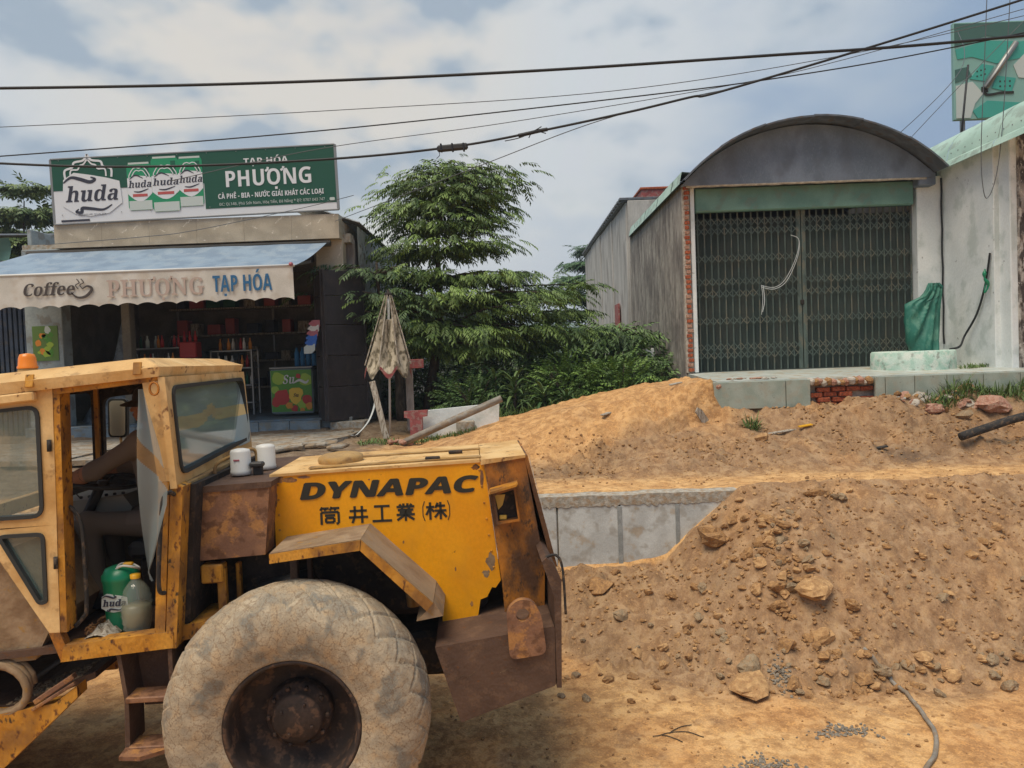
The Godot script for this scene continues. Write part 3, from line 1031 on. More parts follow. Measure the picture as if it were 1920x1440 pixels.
func font(serif := false, weight := 700) -> Font:
	var key := "%s%d" % [serif, weight]
	if not fonts.has(key):
		var f := SystemFont.new()
		f.font_names = PackedStringArray(["Droid Serif" if serif else "Droid Sans"])
		f.font_weight = weight
		fonts[key] = f
	return fonts[key]


const MARKS := {"Ạ": ["A", "dot"], "Ư": ["U", "horn"], "Ợ": ["O", "horn", "dot"], "Ớ": ["O", "horn", "acute"], "Ả": ["A", "hook"], "ụ": ["u", "dot"], "ơ": ["o", "horn"], "ế": ["ê", "acute"], "ẵ": ["ă", "tilde"]}


# text laid from left x to right x on a baseline, cap height h, marks of the Vietnamese letters added
func letters(b: MB, s: String, f: Font, x0: float, x1: float, base: float, h: float, z: float, depth := 0.004, shear := 0.0) -> void:
	var plain := ""
	var marks := []
	for i in s.length():
		var ch := s[i]
		if MARKS.has(ch):
			marks.append([i, MARKS[ch]])
			plain += MARKS[ch][0]
		else:
			plain += ch
	var t := TextMesh.new()
	t.font = f
	t.font_size = 64
	t.pixel_size = 0.01
	t.depth = 0.001
	t.curve_step = 2.0
	t.horizontal_alignment = HORIZONTAL_ALIGNMENT_LEFT
	t.text = plain
	var box := t.get_aabb()
	# where the baseline and cap height lie
	var ref := TextMesh.new()
	ref.font = f
	ref.font_size = 64
	ref.pixel_size = 0.01
	ref.depth = 0.001
	ref.horizontal_alignment = HORIZONTAL_ALIGNMENT_LEFT
	ref.text = "H"
	var rb := ref.get_aabb()
	var sy := h / rb.size.y
	var sx := (x1 - x0) / box.size.x
	var org := Vector3(x0 - box.position.x * sx - shear * sy * rb.position.y, base - rb.position.y * sy, z)
	var xf := Transform3D(Basis(Vector3(sx, 0, 0), Vector3(shear * sy, sy, 0), Vector3(0, 0, depth / 0.001)), org)
	var arr := t.get_mesh_arrays()
	var vs: PackedVector3Array = arr[Mesh.ARRAY_VERTEX]
	b.st.set_smooth_group(-1)
	for i: int in arr[Mesh.ARRAY_INDEX]:
		b.st.add_vertex(xf * vs[i])
	for m in marks:
		var i: int = m[0]
		var a := f.get_string_size(plain.substr(0, i), HORIZONTAL_ALIGNMENT_LEFT, -1, 64).x * 0.01 * sx
		var w := f.get_string_size(plain[i], HORIZONTAL_ALIGNMENT_LEFT, -1, 64).x * 0.01 * sx
		var cx := x0 + a + w * 0.5
		var u := h * 0.16
		for k in range(1, m[1].size()):
			match m[1][k]:
				"dot":
					b.bbox(Vector3(cx, base - h * 0.2, z), Vector3(u, u, depth), u * 0.4)
				"horn":
					b.stroke([Vector2(cx + w * 0.34, base + h * 0.88), Vector2(cx + w * 0.5, base + h * 0.97), Vector2(cx + w * 0.53, base + h * 1.12)], u * 0.9, z - depth * 0.5, z + depth * 0.5)
				"acute":
					b.stroke([Vector2(cx - w * 0.05, base + h * 1.1), Vector2(cx + w * 0.15, base + h * 1.32)], u * 0.9, z - depth * 0.5, z + depth * 0.5)
				"hook":
					b.stroke([Vector2(cx - w * 0.1, base + h * 1.3), Vector2(cx + w * 0.08, base + h * 1.32), Vector2(cx + w * 0.02, base + h * 1.1)], u * 0.7, z - depth * 0.5, z + depth * 0.5)
				"tilde":
					b.stroke([Vector2(cx - w * 0.2, base + h * 1.05), Vector2(cx, base + h * 1.15), Vector2(cx + w * 0.2, base + h * 1.08)], u * 0.7, z - depth * 0.5, z + depth * 0.5)


func curve(p: Array, n := 6) -> Array:
	# a smooth run through the points
	var o := []
	for i in p.size() - 1:
		var a: Vector2 = p[maxi(i - 1, 0)]
		var b: Vector2 = p[i]
		var c: Vector2 = p[i + 1]
		var d: Vector2 = p[mini(i + 2, p.size() - 1)]
		for k in n:
			o.append(b.cubic_interpolate(c, a, d, float(k) / n))
	o.append(p[p.size() - 1])
	return o


func curve3(p: Array, n := 6) -> Array:
	var o := []
	for i in p.size() - 1:
		var a: Vector3 = p[maxi(i - 1, 0)]
		var b: Vector3 = p[i]
		var c: Vector3 = p[i + 1]
		var d: Vector3 = p[mini(i + 2, p.size() - 1)]
		for k in n:
			o.append(b.cubic_interpolate(c, a, d, float(k) / n))
	o.append(p[p.size() - 1])
	return o


func swell(n: int, w: float, thin := 0.25) -> Array:
	var o := []
	for i in n:
		o.append(w * lerpf(thin, 1.0, sin(PI * (i + 0.5) / n)))
	return o


# the beer word with its flourishes: x0..x1, letters standing on base
func beer_word(dark: MB, pale: MB, x0: float, x1: float, base: float, z: float, arch := true) -> void:
	var w := x1 - x0
	var h := w * 0.27
	# the pale field behind the word
	var p := [Vector2(x0 - w * 0.04, base - h * 0.25), Vector2(x0, base + h * 1.5), Vector2(x0 + w * 0.2, base + h * 1.95), Vector2(x0 + w * 0.5, base + h * 1.75), Vector2(x0 + w * 0.8, base + h * 1.5), Vector2(x1 + w * 0.02, base + h * 1.25), Vector2(x1 + w * 0.05, base - h * 0.2), Vector2(x0 + w * 0.8, base - h * 0.85), Vector2(x0 + w * 0.45, base - h * 1.0), Vector2(x0 + w * 0.18, base - h * 0.8)]
	pale.slab(PackedVector2Array(p), z - 0.004, z)
	letters(dark, "huda", font(true), x0 + w * 0.02, x1 - w * 0.03, base, h, z + 0.004, 0.004, 0.22)
	for off in [0.0]:
		var c1 := curve([Vector2(x0, base + h * 1.28), Vector2(x0 + w * 0.14, base + h * 1.62), Vector2(x0 + w * 0.3, base + h * 1.5), Vector2(x0 + w * 0.48, base + h * 1.28), Vector2(x0 + w * 0.58, base + h * 1.45), Vector2(x0 + w * 0.5, base + h * 1.6)])
		dark.stroke(c1, swell(c1.size(), h * 0.24), z + 0.001, z + 0.005)
		var c2 := curve([Vector2(x0 + w * 0.25, base - h * 0.5), Vector2(x0 + w * 0.2, base - h * 0.68), Vector2(x0 + w * 0.3, base - h * 0.72), Vector2(x0 + w * 0.32, base - h * 0.45), Vector2(x0 + w * 0.5, base - h * 0.52), Vector2(x0 + w * 0.7, base - h * 0.6), Vector2(x0 + w * 0.86, base - h * 0.3)])
		dark.stroke(c2, swell(c2.size(), h * 0.22), z + 0.001, z + 0.005)
	if arch:
		for k in [0.0, 0.16]:
			var q: float = k
			var cx := x0 + w * 0.46
			var c3 := []
			for s in [-1.0, 1.0]:
				var side := curve([Vector2(cx + s * w * (0.42 - q * 0.6), base + h * (1.55 + q * 0.4)), Vector2(cx + s * w * (0.42 - q * 0.7), base + h * (2.1)), Vector2(cx + s * w * (0.28 - q * 0.6), base + h * (2.3 - q)), Vector2(cx + s * w * (0.24 - q * 0.6), base + h * (2.62 - q * 1.4)), Vector2(cx + s * w * 0.07, base + h * (2.75 - q * 1.6)), Vector2(cx, base + h * (3.15 - q * 2.0))])
				pale.stroke(side, h * (0.14 if q == 0.0 else 0.1), z - 0.003, z + 0.001)


# ---------------------------------------------------------------- the grocery shop
func make_shop() -> void:
	var s := thing("grocery_shop", "small single storey grocery shop with dark open front and marble parapet", "shop", Vector3(-5.7, 1.6, -14.2))
	var o := Vector3(5.7, -1.6, 14.2)
	var b := MB.new()
	b.bbox(Vector3(-3.27, 3.4, -14.35) + o, Vector3(0.5, 3.6, 0.3), 0.01)
	put(s, "pier", b.done(), M.marble)
	b = MB.new()
	b.bbox(Vector3(-8.56, 3.38, -14.3) + o, Vector3(0.68, 3.56, 0.3), 0.01)
	put(s, "pier", b.done(), M.grey_paint)
	b = MB.new()
	b.bbox(Vector3(-7.18, 3.3, -14.5) + o, Vector3(0.16, 3.2, 0.2), 0.01)
	put(s, "column", b.done(), M.inside_wall)
	# the room behind
	b = MB.new()
	b.bbox(Vector3(-5.9, 3.4, -18.6) + o, Vector3(6.2, 3.6, 0.2), 0.0)
	put(s, "back_wall", b.done(), M.inside_wall)
	b = MB.new()
	b.bbox(Vector3(-9.0, 3.4, -16.5) + o, Vector3(0.2, 3.6, 4.0), 0.0)
	put(s, "side_wall", b.done(), M.inside_wall)
	b = MB.new()
	b.bbox(Vector3(-2.96, 3.4, -16.55) + o, Vector3(0.16, 3.6, 4.05), 0.0)
	put(s, "side_wall", b.done(), M.weathered)
	b = MB.new()
	b.bbox(Vector3(-5.95, 5.2, -16.55) + o, Vector3(6.1, 0.16, 4.4), 0.0)
	put(s, "ceiling_slab", b.done(), M.concrete_rough)
	b = MB.new()
	b.bbox(Vector3(-5.95, 1.78, -16.3) + o, Vector3(6.0, 0.22, 4.5), 0.01)
	put(s, "floor_slab", b.done(), M.step_tile)
	b = MB.new()
	b.bbox(Vector3(-5.9, 4.95, -14.3) + o, Vector3(4.6, 0.34, 0.22), 0.01)
	put(s, "lintel", b.done(), M.dark_wall)
	# step: tiles along the front
	for i in 8:
		b = MB.new()
		b.bbox(Vector3(-8.0 + 0.3 + i * 0.56, 1.73, -13.98) + o, Vector3(0.552, 0.26, 0.16), 0.008)
		put(s, "step_tile", b.done(), M.step_tile)
	# parapet of marble slabs
	for i in 6:
		b = MB.new()
		var x := -8.17 + i * 0.858
		b.bbox(Vector3(x + 0.429, 5.36, -14.12) + o, Vector3(0.856, 0.44, 0.3), 0.002)
		put(s, "marble_slab", b.done(), M.marble)
	b = MB.new()
	b.bbox(Vector3(-5.64, 5.38, -16.3) + o, Vector3(5.2, 0.3, 4.0), 0.02)
	put(s, "roof_slab", b.done(), M.concrete_rough)
	# sheet-metal lean-to on the right-hand side
	b = MB.new()
	for i in 30:
		var z := -14.6 - i * 0.18
		var x := -2.82
		for k in 3:
			var zz := z - k * 0.06
			var dx: float = [0.0, 0.018, 0.018][k]
			var dn: float = [0.018, 0.018, 0.0][k]
			b.quad(Vector3(x + dx, 1.7, zz) + o, Vector3(x + dx, 5.45, zz) + o, Vector3(x + dn, 5.45, zz - 0.06) + o, Vector3(x + dn, 1.7, zz - 0.06) + o)
	put(s, "side_sheeting", b.done(), M.zinc)
	b = MB.new()
	for i in 44:
		var z := -14.5 - i * 0.16
		var h := 0.03
		b.quad(Vector3(-4.4, 6.1, z) + o, Vector3(-2.76, 5.50, z) + o, Vector3(-2.76, 5.50 + h, z - 0.08) + o, Vector3(-4.4, 6.1 + h, z - 0.08) + o)
		b.quad(Vector3(-4.4, 6.1 + h, z - 0.08) + o, Vector3(-2.76, 5.50 + h, z - 0.08) + o, Vector3(-2.76, 5.50, z - 0.16) + o, Vector3(-4.4, 6.1, z - 0.16) + o)
	put(s, "roof_sheeting", b.done(), M.zinc)
	# folding door leaves, each of boards between stiles
	door_leaf(s, Vector3(-3.56, 1.84, -14.18) + o, Vector3(-3.33, 1.84, -13.74) + o, 2.72)
	door_leaf(s, Vector3(-3.315, 1.84, -13.72) + o, Vector3(-2.70, 1.84, -14.42) + o, 2.72)
	b = MB.new()
	b.bbox(Vector3(-3.0, 1.72, -14.1) + o, Vector3(0.62, 0.2, 0.5), 0.01)
	put(s, "door_block", b.done(), M.concrete_rough)
	make_sign()
	make_awning()
	make_shop_goods()


func door_leaf(s: Node, a: Vector3, c: Vector3, h: float) -> void:
	var dir := (c - a).normalized()
	var n := dir.cross(Vector3.UP)
	var w := (c - a).length()
	var bas := Basis(dir, Vector3.UP, n)
	var leaf := put(s, "door_leaf", ArrayMesh.new(), M.door_board)
	var fr := MB.new()
	for q in [[a + dir * 0.025, 0.05], [c - dir * 0.025, 0.05]]:
		fr.bbox((q[0] as Vector3) + Vector3.UP * h / 2, Vector3(q[1], h, 0.06), 0.006, bas)
	leaf.mesh = fr.done()
	var ys := [0.0, 0.62, 1.18, 1.74, 2.26, 2.72]
	for i in 5:
		var b := MB.new()
		b.bbox(a + dir * w / 2 + Vector3.UP * (ys[i] + ys[i + 1]) / 2, Vector3(w - 0.104, ys[i + 1] - ys[i] - 0.012, 0.035), 0.005, bas)
		put(leaf, "board", b.done(), M.door_board)


func make_sign() -> void:
	var s := thing("shop_sign", "long green and white shop signboard with three beer cans above the awning", "sign", Vector3(-8.13, 5.56, -13.93))
	s.rotation_degrees.z = 1.0
	var W := 5.12
	var H := 1.165
	var P := func(u: float, v: float) -> Vector2: return Vector2(u * W, (1.0 - v) * H)
	var b := MB.new()
	b.bbox(Vector3(W / 2, H / 2, -0.06), Vector3(W, H, 0.1), 0.01)
	put(s, "panel", b.done(), M.sign_white)
	b = MB.new()
	for e in [[Vector3(0, 0, -0.02), Vector3(W, 0, -0.02)], [Vector3(0, H, -0.02), Vector3(W, H, -0.02)], [Vector3(0, 0, -0.02), Vector3(0, H, -0.02)], [Vector3(W, 0, -0.02), Vector3(W, H, -0.02)]]:
		b.bar(e[0], e[1], 0.05, 0.025)
	put(s, "frame", b.done(), M.steel_grey)
	var g := MB.new()
	g.slab(PackedVector2Array([P.call(0.004, 0.01), P.call(0.996, 0.01), P.call(0.996, 0.885), P.call(0.535, 0.885), P.call(0.535, 0.49), P.call(0.004, 0.49)]), -0.008, -0.004)
	put(s, "green_field", g.done(), M.sign_green)
	# the beer word with its arch on the left
	var dark := MB.new()
	var pale := MB.new()
	beer_word(dark, pale, 0.042 * W, 0.235 * W, 0.33 * H, 0.003)
	letters(dark, "PREMIUM QUALITY", font(false, 400), 0.088 * W, 0.185 * W, 0.115 * H, 0.028, 0.002)
	dark.bbox(Vector3(0.075 * W, 0.045 * H, -0.002), Vector3(0.1 * W, 0.035, 0.006), 0.002)
	put(s, "word_field", pale.done(), M.sign_white)
	put(s, "word", dark.done(), M.ink_dark)
	# cans
	var cans := [[0.309, 0.0, 0.086, 0.12, 0.85], [0.400, 0.5, 0.096, 0.05, 0.89], [0.4885, 1.0, 0.086, 0.07, 0.83]]
	for c in cans:
		var cx: float = c[0] * W
		var hw: float = c[2] * W * 0.5
		var y0: float = (1.0 - c[4]) * H
		var y1: float = (1.0 - c[3]) * H
		var z: float = 0.001 + (0.002 if c[1] == 0.5 else 0.0)
		var can := MB.new()
		can.slab(rounded(PackedVector2Array([Vector2(cx - hw, y0 + 0.05), Vector2(cx - hw * 0.86, y0), Vector2(cx + hw * 0.86, y0), Vector2(cx + hw, y0 + 0.05), Vector2(cx + hw, y1 - 0.07), Vector2(cx + hw * 0.84, y1), Vector2(cx - hw * 0.84, y1), Vector2(cx - hw, y1 - 0.07)]), 0.03), z - 0.004, z)
		var body := put(s, "can", can.done(), M.can_green)
		var sh := MB.new()
		sh.slab(rect(cx + hw * 0.45, y0 + 0.3, cx + hw * 0.8, y1 - 0.08), z, z + 0.002)
		put(body, "can_shade_print", sh.done(), M.can_dark)
		var rim := MB.new()
		rim.slab(rect(cx - hw * 0.84, y1 - 0.03, cx + hw * 0.84, y1 + 0.004), z, z + 0.002)
		put(body, "can_rim", rim.done(), M.print_silver)
		rim = MB.new()
		rim.slab(rect(cx - hw * 0.93, y0 + 0.005, cx + hw * 0.93, y0 + 0.17), z, z + 0.002)
		put(body, "can_foot", rim.done(), M.print_silver)
		var lab := MB.new()
		var mid := y0 + (y1 - y0) * 0.50
		var lp := PackedVector2Array()
		for i in 9:
			var t := float(i) / 8.0
			lp.append(Vector2(lerpf(cx - hw * 0.99, cx + hw * 0.99, t), mid - 0.13 - 0.14 * sin(PI * t)))
		for i in 5:
			var t := 1.0 - float(i) / 4.0
			lp.append(Vector2(lerpf(cx - hw * 0.99, cx + hw * 0.99, t), mid + 0.15 + 0.04 * sin(PI * t)))
		lab.slab(lp, z, z + 0.003)
		# arch over the label
		for k in [1.0, 0.72]:
			var ar := []
			for i in 13:
				var t := PI * i / 12.0
				ar.append(Vector2(cx - cos(t) * hw * 0.85 * k, mid + 0.15 + (0.17 + 0.035 * absf(cos(t * 3.0))) * sin(t) * k))
			lab.stroke(ar, 0.016, z, z + 0.003)
		put(body, "can_label", lab.done(), M.sign_white)
		var ink := MB.new()
		letters(ink, "huda", font(true), cx - hw * 0.93, cx + hw * 0.95, mid - 0.02, 0.12, z + 0.006, 0.003, 0.2)
		var c2 := curve([Vector2(cx - hw * 0.5, mid - 0.09), Vector2(cx, mid - 0.1), Vector2(cx + hw * 0.7, mid - 0.05)])
		ink.stroke(c2, swell(c2.size(), 0.025), z + 0.004, z + 0.007)
		var c4 := curve([Vector2(cx - hw * 0.8, mid + 0.13), Vector2(cx - hw * 0.3, mid + 0.2), Vector2(cx + hw * 0.3, mid + 0.14)])
		ink.stroke(c4, swell(c4.size(), 0.025), z + 0.004, z + 0.007)
		put(body, "can_word", ink.done(), M.ink_dark)
		var rd := MB.new()
		rd.bbox(Vector3(cx, mid - 0.16, z + 0.005), Vector3(hw * 1.2, 0.05, 0.003), 0.001)
		put(body, "can_band", rd.done(), M.can_red)
	# the shop's lettering
	var w1 := MB.new()
	letters(w1, "TẠP HÓA", font(), 0.678 * W, 0.835 * W, 0.755 * H, 0.115, 0.002)
	put(s, "lettering", w1.done(), M.sign_white)
	w1 = MB.new()
	letters(w1, "PHƯỢNG", font(), 0.612 * W, 0.912 * W, 0.43 * H, 0.285, 0.002)
	put(s, "lettering", w1.done(), M.sign_white)
	w1 = MB.new()
	letters(w1, "CÀ PHÊ - BIA - NƯỚC GIẢI KHÁT CÁC LOẠI", font(), 0.582 * W, 0.953 * W, 0.255 * H, 0.088, 0.002)
	put(s, "lettering", w1.done(), M.sign_white)
	w1 = MB.new()
	letters(w1, "ĐC: QL14B, Phú Sơn Nam, Hòa Tiến, Đà Nẵng * ĐT: 0707 043 747", font(false, 400), 0.584 * W, 0.955 * W, 0.15 * H, 0.05, 0.002)
	put(s, "lettering", w1.done(), M.print_silver)
	w1 = MB.new()
	w1.slab(rounded(rect(0.972 * W, 0.145 * H, 0.99 * W, 0.19 * H), 0.02), -0.003, 0.002)
	put(s, "print_mark", w1.done(), M.print_silver)
	# screws along the frame
	w1 = MB.new()
	for i in 10:
		for v in [0.03, 0.86]:
			var p: Vector2 = P.call(0.03 + i * 0.104, v)
			w1.bbox(Vector3(p.x, p.y, 0.0), Vector3(0.014, 0.014, 0.012), 0.003)
	put(s, "screws", w1.done(), M.steel_grey, "stuff")


func make_awning() -> void:
	var s := thing("awning", "faded blue roll-out awning with scalloped lettered valance over shop front", "awning", Vector3(-5.8, 4.47, -12.4))
	var o := Vector3(5.8, -4.47, 12.4)
	var b := MB.new(true)
	var nx := 40
	var grid := []
	for j in 9:
		var row := []
		for i in nx + 1:
			var t := float(i) / nx
			var k := j / 8.0
			var x := lerpf(lerpf(-8.6, -3.25, t), lerpf(-9.6, -3.43, t), k)
			var sag := -0.05 * sin(PI * k) * (1.0 + 0.12 * sin(t * 9.0) + 0.08 * sin(t * 23.0 + k * 4.0))
			var y := lerpf(5.08, 4.475, k) + sag + 0.004 * sin(t * 31.0 + k * 5.0)
			row.append(Vector3(x, y, lerpf(-14.0, -12.4, k)) + o)
		grid.append(row)
	for j in 8:
		for i in nx:
			b.quad(grid[j][i], grid[j][i + 1], grid[j + 1][i + 1], grid[j + 1][i])
	put(s, "canopy", b.done(), M.awning_cloth)
	# the valance hangs with scallops along its lower edge
	b = MB.new(true)
	var prev := []
	var y_low := func(x: float) -> float:
		return 3.925 + 0.045 * pow(absf(sin((x + 3.45) * PI / 0.315)), 0.7)
	var n := 250
	for i in n + 1:
		var x := lerpf(-9.6, -3.45, float(i) / n)
		var wob := 0.007 * sin(x * 6.0) + 0.004 * sin(x * 13.0 + 1.0)
		var ring := []
		for k in 6:
			var q := k / 5.0
			ring.append(Vector3(x, lerpf(4.465, y_low.call(x), q), -12.395 + wob * q * 1.4) + o)
		if prev:
			for k in 5:
				b.quad(prev[k], ring[k], ring[k + 1], prev[k + 1])
		prev = ring
	put(s, "valance", b.done(), M.valance_cloth)
	b = MB.new(true)
	b.tube([Vector3(-9.6, 4.475, -12.4) + o, Vector3(-3.42, 4.475, -12.4) + o], 0.022)
	put(s, "front_rail", b.done(), M.plastic_white)
	for x in [-3.6, -6.6]:
		b = MB.new()
		b.bar(Vector3(x, 4.75, -14.1) + o, Vector3(x - 0.2, 4.44, -12.42) + o, 0.035, 0.05)
		put(s, "arm", b.done(), M.steel_grey)
	b = MB.new(true)
	b.tube([Vector3(-8.7, 5.06, -14.02) + o, Vector3(-3.2, 5.06, -14.02) + o], 0.06, 10)
	put(s, "roller", b.done(), M.dark_wall)
	# lettering on the valance, standing just off the cloth
	var zf := -12.374 + o.z
	var t1 := MB.new()
	letters(t1, "Coffee", font(true), -7.80 + o.x, -6.98 + o.x, 4.13 + o.y, 0.2, zf, 0.004, 0.25)
	var cup := curve([Vector2(-7.02, 4.17), Vector2(-6.92, 4.085), Vector2(-6.78, 4.10), Vector2(-6.68, 4.21), Vector2(-6.75, 4.26), Vector2(-6.83, 4.22)])
	for i in cup.size():
		cup[i] += Vector2(o.x, o.y)
	t1.stroke(cup, swell(cup.size(), 0.045), zf - 0.002, zf + 0.002)
	for dx in [0.0, 0.07]:
		var steam := curve([Vector2(-6.9 + dx, 4.22), Vector2(-6.94 + dx, 4.28), Vector2(-6.88 + dx, 4.32), Vector2(-6.92 + dx, 4.38)])
		for i in steam.size():
			steam[i] += Vector2(o.x, o.y)
		t1.stroke(steam, 0.014, zf - 0.002, zf + 0.002)
	put(s, "lettering", t1.done(), M.letter_brown)
	t1 = MB.new()
	letters(t1, "PHƯỢNG", font(true), -6.44 + o.x, -4.88 + o.x, 4.07 + o.y, 0.27, zf, 0.004)
	put(s, "lettering", t1.done(), M.letter_beige)
	t1 = MB.new()
	letters(t1, "TẠP HÓA", font(), -4.74 + o.x, -3.79 + o.x, 4.09 + o.y, 0.26, zf, 0.004)
	put(s, "lettering", t1.done(), M.letter_blue)
	t1 = MB.new(true)
	var xf := Transform3D(Basis(Vector3.RIGHT, PI / 2), Vector3(-3.47, 4.49, -12.36) + o)
	t1.lathe([Vector2(0, 0.03), Vector2(0.03, 0.02), Vector2(0.035, -0.02), Vector2(0, -0.03)], xf, 10)
	put(s, "end_knob", t1.done(), M.packet_red)


func make_shop_goods() -> void:
	# posters
	var p := MB.new()
	p.bbox(Vector3(0, 0, 0), Vector3(0.47, 0.64, 0.008), 0.002)
	var ps := thing("wall_poster", "green poster with orange blotches on the grey shop pier", "poster", Vector3(-8.54, 3.44, -14.143))
	put(ps, "sheet", p.done(), M.paper_green)
	rng.seed = 31
	for k in [["fruit_orange", 5], ["fruit_lime", 6], ["fruit_green", 5], ["print_silver", 1]]:
		p = MB.new()
		for i in k[1]:
			var c := Vector2(rng.randf_range(-0.15, 0.15), rng.randf_range(-0.22, 0.18)) if k[0] != "print_silver" else Vector2(0.05, 0.25)
			var poly := PackedVector2Array()
			var r := rng.randf_range(0.03, 0.07)
			for q in 9:
				poly.append(c + Vector2.from_angle(TAU * q / 9.0) * r * rng.randf_range(0.7, 1.2))
			p.slab(poly, 0.003, 0.0055 + i * 0.0004)
		put(ps, "print_blotches", p.done(), M[k[0]])
	# sheeted heap by the left opening
	var h := MB.new(true)
	var grid := []
	for j in 15:
		var row := []
		for i in 25:
			var a := TAU * i / 24.0
			var k := j / 14.0
			var r := lerpf(0.62, 0.03, k) * (1.0 + 0.12 * sin(a * 5.0 + k * 4.0) + 0.08 * sin(a * 11.0))
			var y := lerpf(1.9, 3.45, pow(k, 0.9)) + 0.55 * smoothstep(0.55, 1.0, k)
			row.append(Vector3(-7.55 + cos(a) * r + 0.22 * k, y + 0.04 * sin(a * 7.0 + k * 9.0), -14.75 + sin(a) * r * 0.5))
		grid.append(row)
	for j in 14:
		for i in 24:
			h.quad(grid[j][i], grid[j][i + 1], grid[j + 1][i + 1], grid[j + 1][i])
	one("sheeted_heap", h.done(), M.canvas_dark, "heap of goods under crumpled grey sheeting in the shop's left opening", "heap")
	# glass counter and rack with bottles
	rack("display_counter", "long metal framed counter with bottles on it left inside shop", -7.84, -6.6, 2.0, 3.33, -15.6, 11)
	rack("bottle_rack", "grey wheeled rack of bottles in the middle of the dark shop", -6.2, -5.36, 2.0, 3.24, -16.1, 8)
	var cr := thing("red_crate", "bright red crate on the end of the shop counter", "crate", Vector3(-6.45, 3.10, -15.5))
	var b := MB.new()
	b.bbox(Vector3(0, 0.16, 0), Vector3(0.34, 0.32, 0.3), 0.02)
	put(cr, "body", b.done(), M.plastic_red)
	for i in 3:
		b = MB.new(true)
		b.lathe([Vector2(0, 0), Vector2(0.035, 0), Vector2(0.035, 0.12), Vector2(0.015, 0.18), Vector2(0.015, 0.24), Vector2(0, 0.24)], Transform3D(Basis(), Vector3(-0.11 + i * 0.11, 0.3, 0)), 8)
		put(cr, "bottle", b.done(), M.plastic_red)
	# stock on the back shelves
	rng.seed = 55
	var sh := thing("stock_shelf", "tall dark stock shelf along the shop's back wall", "shelf", Vector3(-5.6, 1.9, -18.1))
	for i in 4:
		var q := MB.new()
		q.bbox(Vector3(0, 0.5 + i * 0.62, 0), Vector3(4.6, 0.04, 0.4), 0.005)
		put(sh, "shelf_board", q.done(), M.old_wood)
	for x in [-2.25, 0.0, 2.25]:
		var q := MB.new()
		q.bbox(Vector3(x, 1.25, -0.16), Vector3(0.05, 2.5, 0.05), 0.005)
		put(sh, "upright", q.done(), M.steel_grey)
	for i in 44:
		var q := MB.new()
		var hh := rng.randf_range(0.16, 0.4)
		q.bbox(Vector3(0, hh / 2, 0), Vector3(rng.randf_range(0.16, 0.34), hh, 0.3), 0.01)
		var g := put(self, "stock_box", q.done(), M[["letter_brown", "old_wood", "canvas_dark", "ink_dark", "can_dark", "can_red", "old_wood"][rng.randi() % 7]])
		tag(g, "carton on the %s row of the stock shelf at shop's back" % ["lowest", "second", "third", "top"][i / 11], "carton", "cartons on the stock shelf")
		g.position = Vector3(-7.75 + (i % 11) * 0.41 + rng.randf() * 0.16, 2.422 + (i / 11) * 0.62, -18.05)
	# chest freezer with a printed front
	var f := thing("chest_freezer", "chest freezer with fruit picture front inside the shop's right end", "freezer", Vector3(-4.24, 1.905, -14.75))
	b = MB.new()
	b.bbox(Vector3(0, 0.47, -0.32), Vector3(0.82, 0.86, 0.6), 0.03)
	put(f, "body", b.done(), M.grey_paint)
	b = MB.new()
	b.bbox(Vector3(0, 0.925, -0.32), Vector3(0.84, 0.045, 0.62), 0.015)
	put(f, "lid", b.done(), M.steel_grey)
	b = MB.new()
	b.slab(rect(-0.39, 0.08, 0.39, 0.88), -0.02, -0.008)
	put(f, "picture", b.done(), M.fruit_green)
	rng.seed = 12
	var blobs := [["fruit_lime", [[-0.25, 0.72, 0.14], [0.28, 0.68, 0.13], [0.2, 0.22, 0.10], [-0.32, 0.5, 0.08]]], ["fruit_red", [[-0.18, 0.36, 0.16], [-0.3, 0.28, 0.1], [0.3, 0.3, 0.1], [0.05, 0.14, 0.07], [0.14, 0.76, 0.05]]], ["fruit_orange", [[0.33, 0.18, 0.07], [-0.05, 0.2, 0.07], [0.2, 0.1, 0.05]]], ["fruit_yellow", [[0.08, 0.42, 0.14], [0.08, 0.34, 0.12]]]]
	var layer := 0
	for k in blobs:
		for q in k[1]:
			b = MB.new()
			var poly := PackedVector2Array()
			for a in 12:
				poly.append(Vector2(q[0], q[1]) + Vector2.from_angle(TAU * a / 12.0) * q[2] * rng.randf_range(0.8, 1.1))
			layer += 1
			b.slab(Geometry2D.intersect_polygons(poly, rect(-0.385, 0.085, 0.385, 0.875))[0], -0.01, -0.007 + layer * 0.0006)
			put(f, "fruit_print", b.done(), M[k[0]])
	b = MB.new()
	letters(b, "Su", font(true), -0.16, 0.06, 0.62, 0.17, 0.006, 0.003, 0.2)
	var sw := curve([Vector2(0.04, 0.62), Vector2(0.16, 0.68), Vector2(0.28, 0.63), Vector2(0.34, 0.68)])
	b.stroke(sw, swell(sw.size(), 0.05), 0.0045, 0.0075)
	put(f, "lettering", b.done(), M.plastic_white)
	b = MB.new()
	letters(b, "Su", font(true), 0.035, 0.13, 0.36, 0.07, 0.006, 0.003, 0.2)
	put(f, "lettering", b.done(), M.letter_brown)
	# blue bottles stacked on the freezer
	var w := thing("water_pack", "shrink-wrapped pack of blue water bottles on the chest freezer", "bottles", Vector3(-3.98, 2.853, -14.95))
	for i in 4:
		b = MB.new(true)
		b.lathe([Vector2(0, 0), Vector2(0.05, 0), Vector2(0.05, 0.25), Vector2(0.02, 0.32), Vector2(0.02, 0.36), Vector2(0, 0.36)], Transform3D(Basis(), Vector3(-0.18 + i * 0.11, 0, 0)), 10)
		put(w, "bottle", b.done(), M.letter_blue)
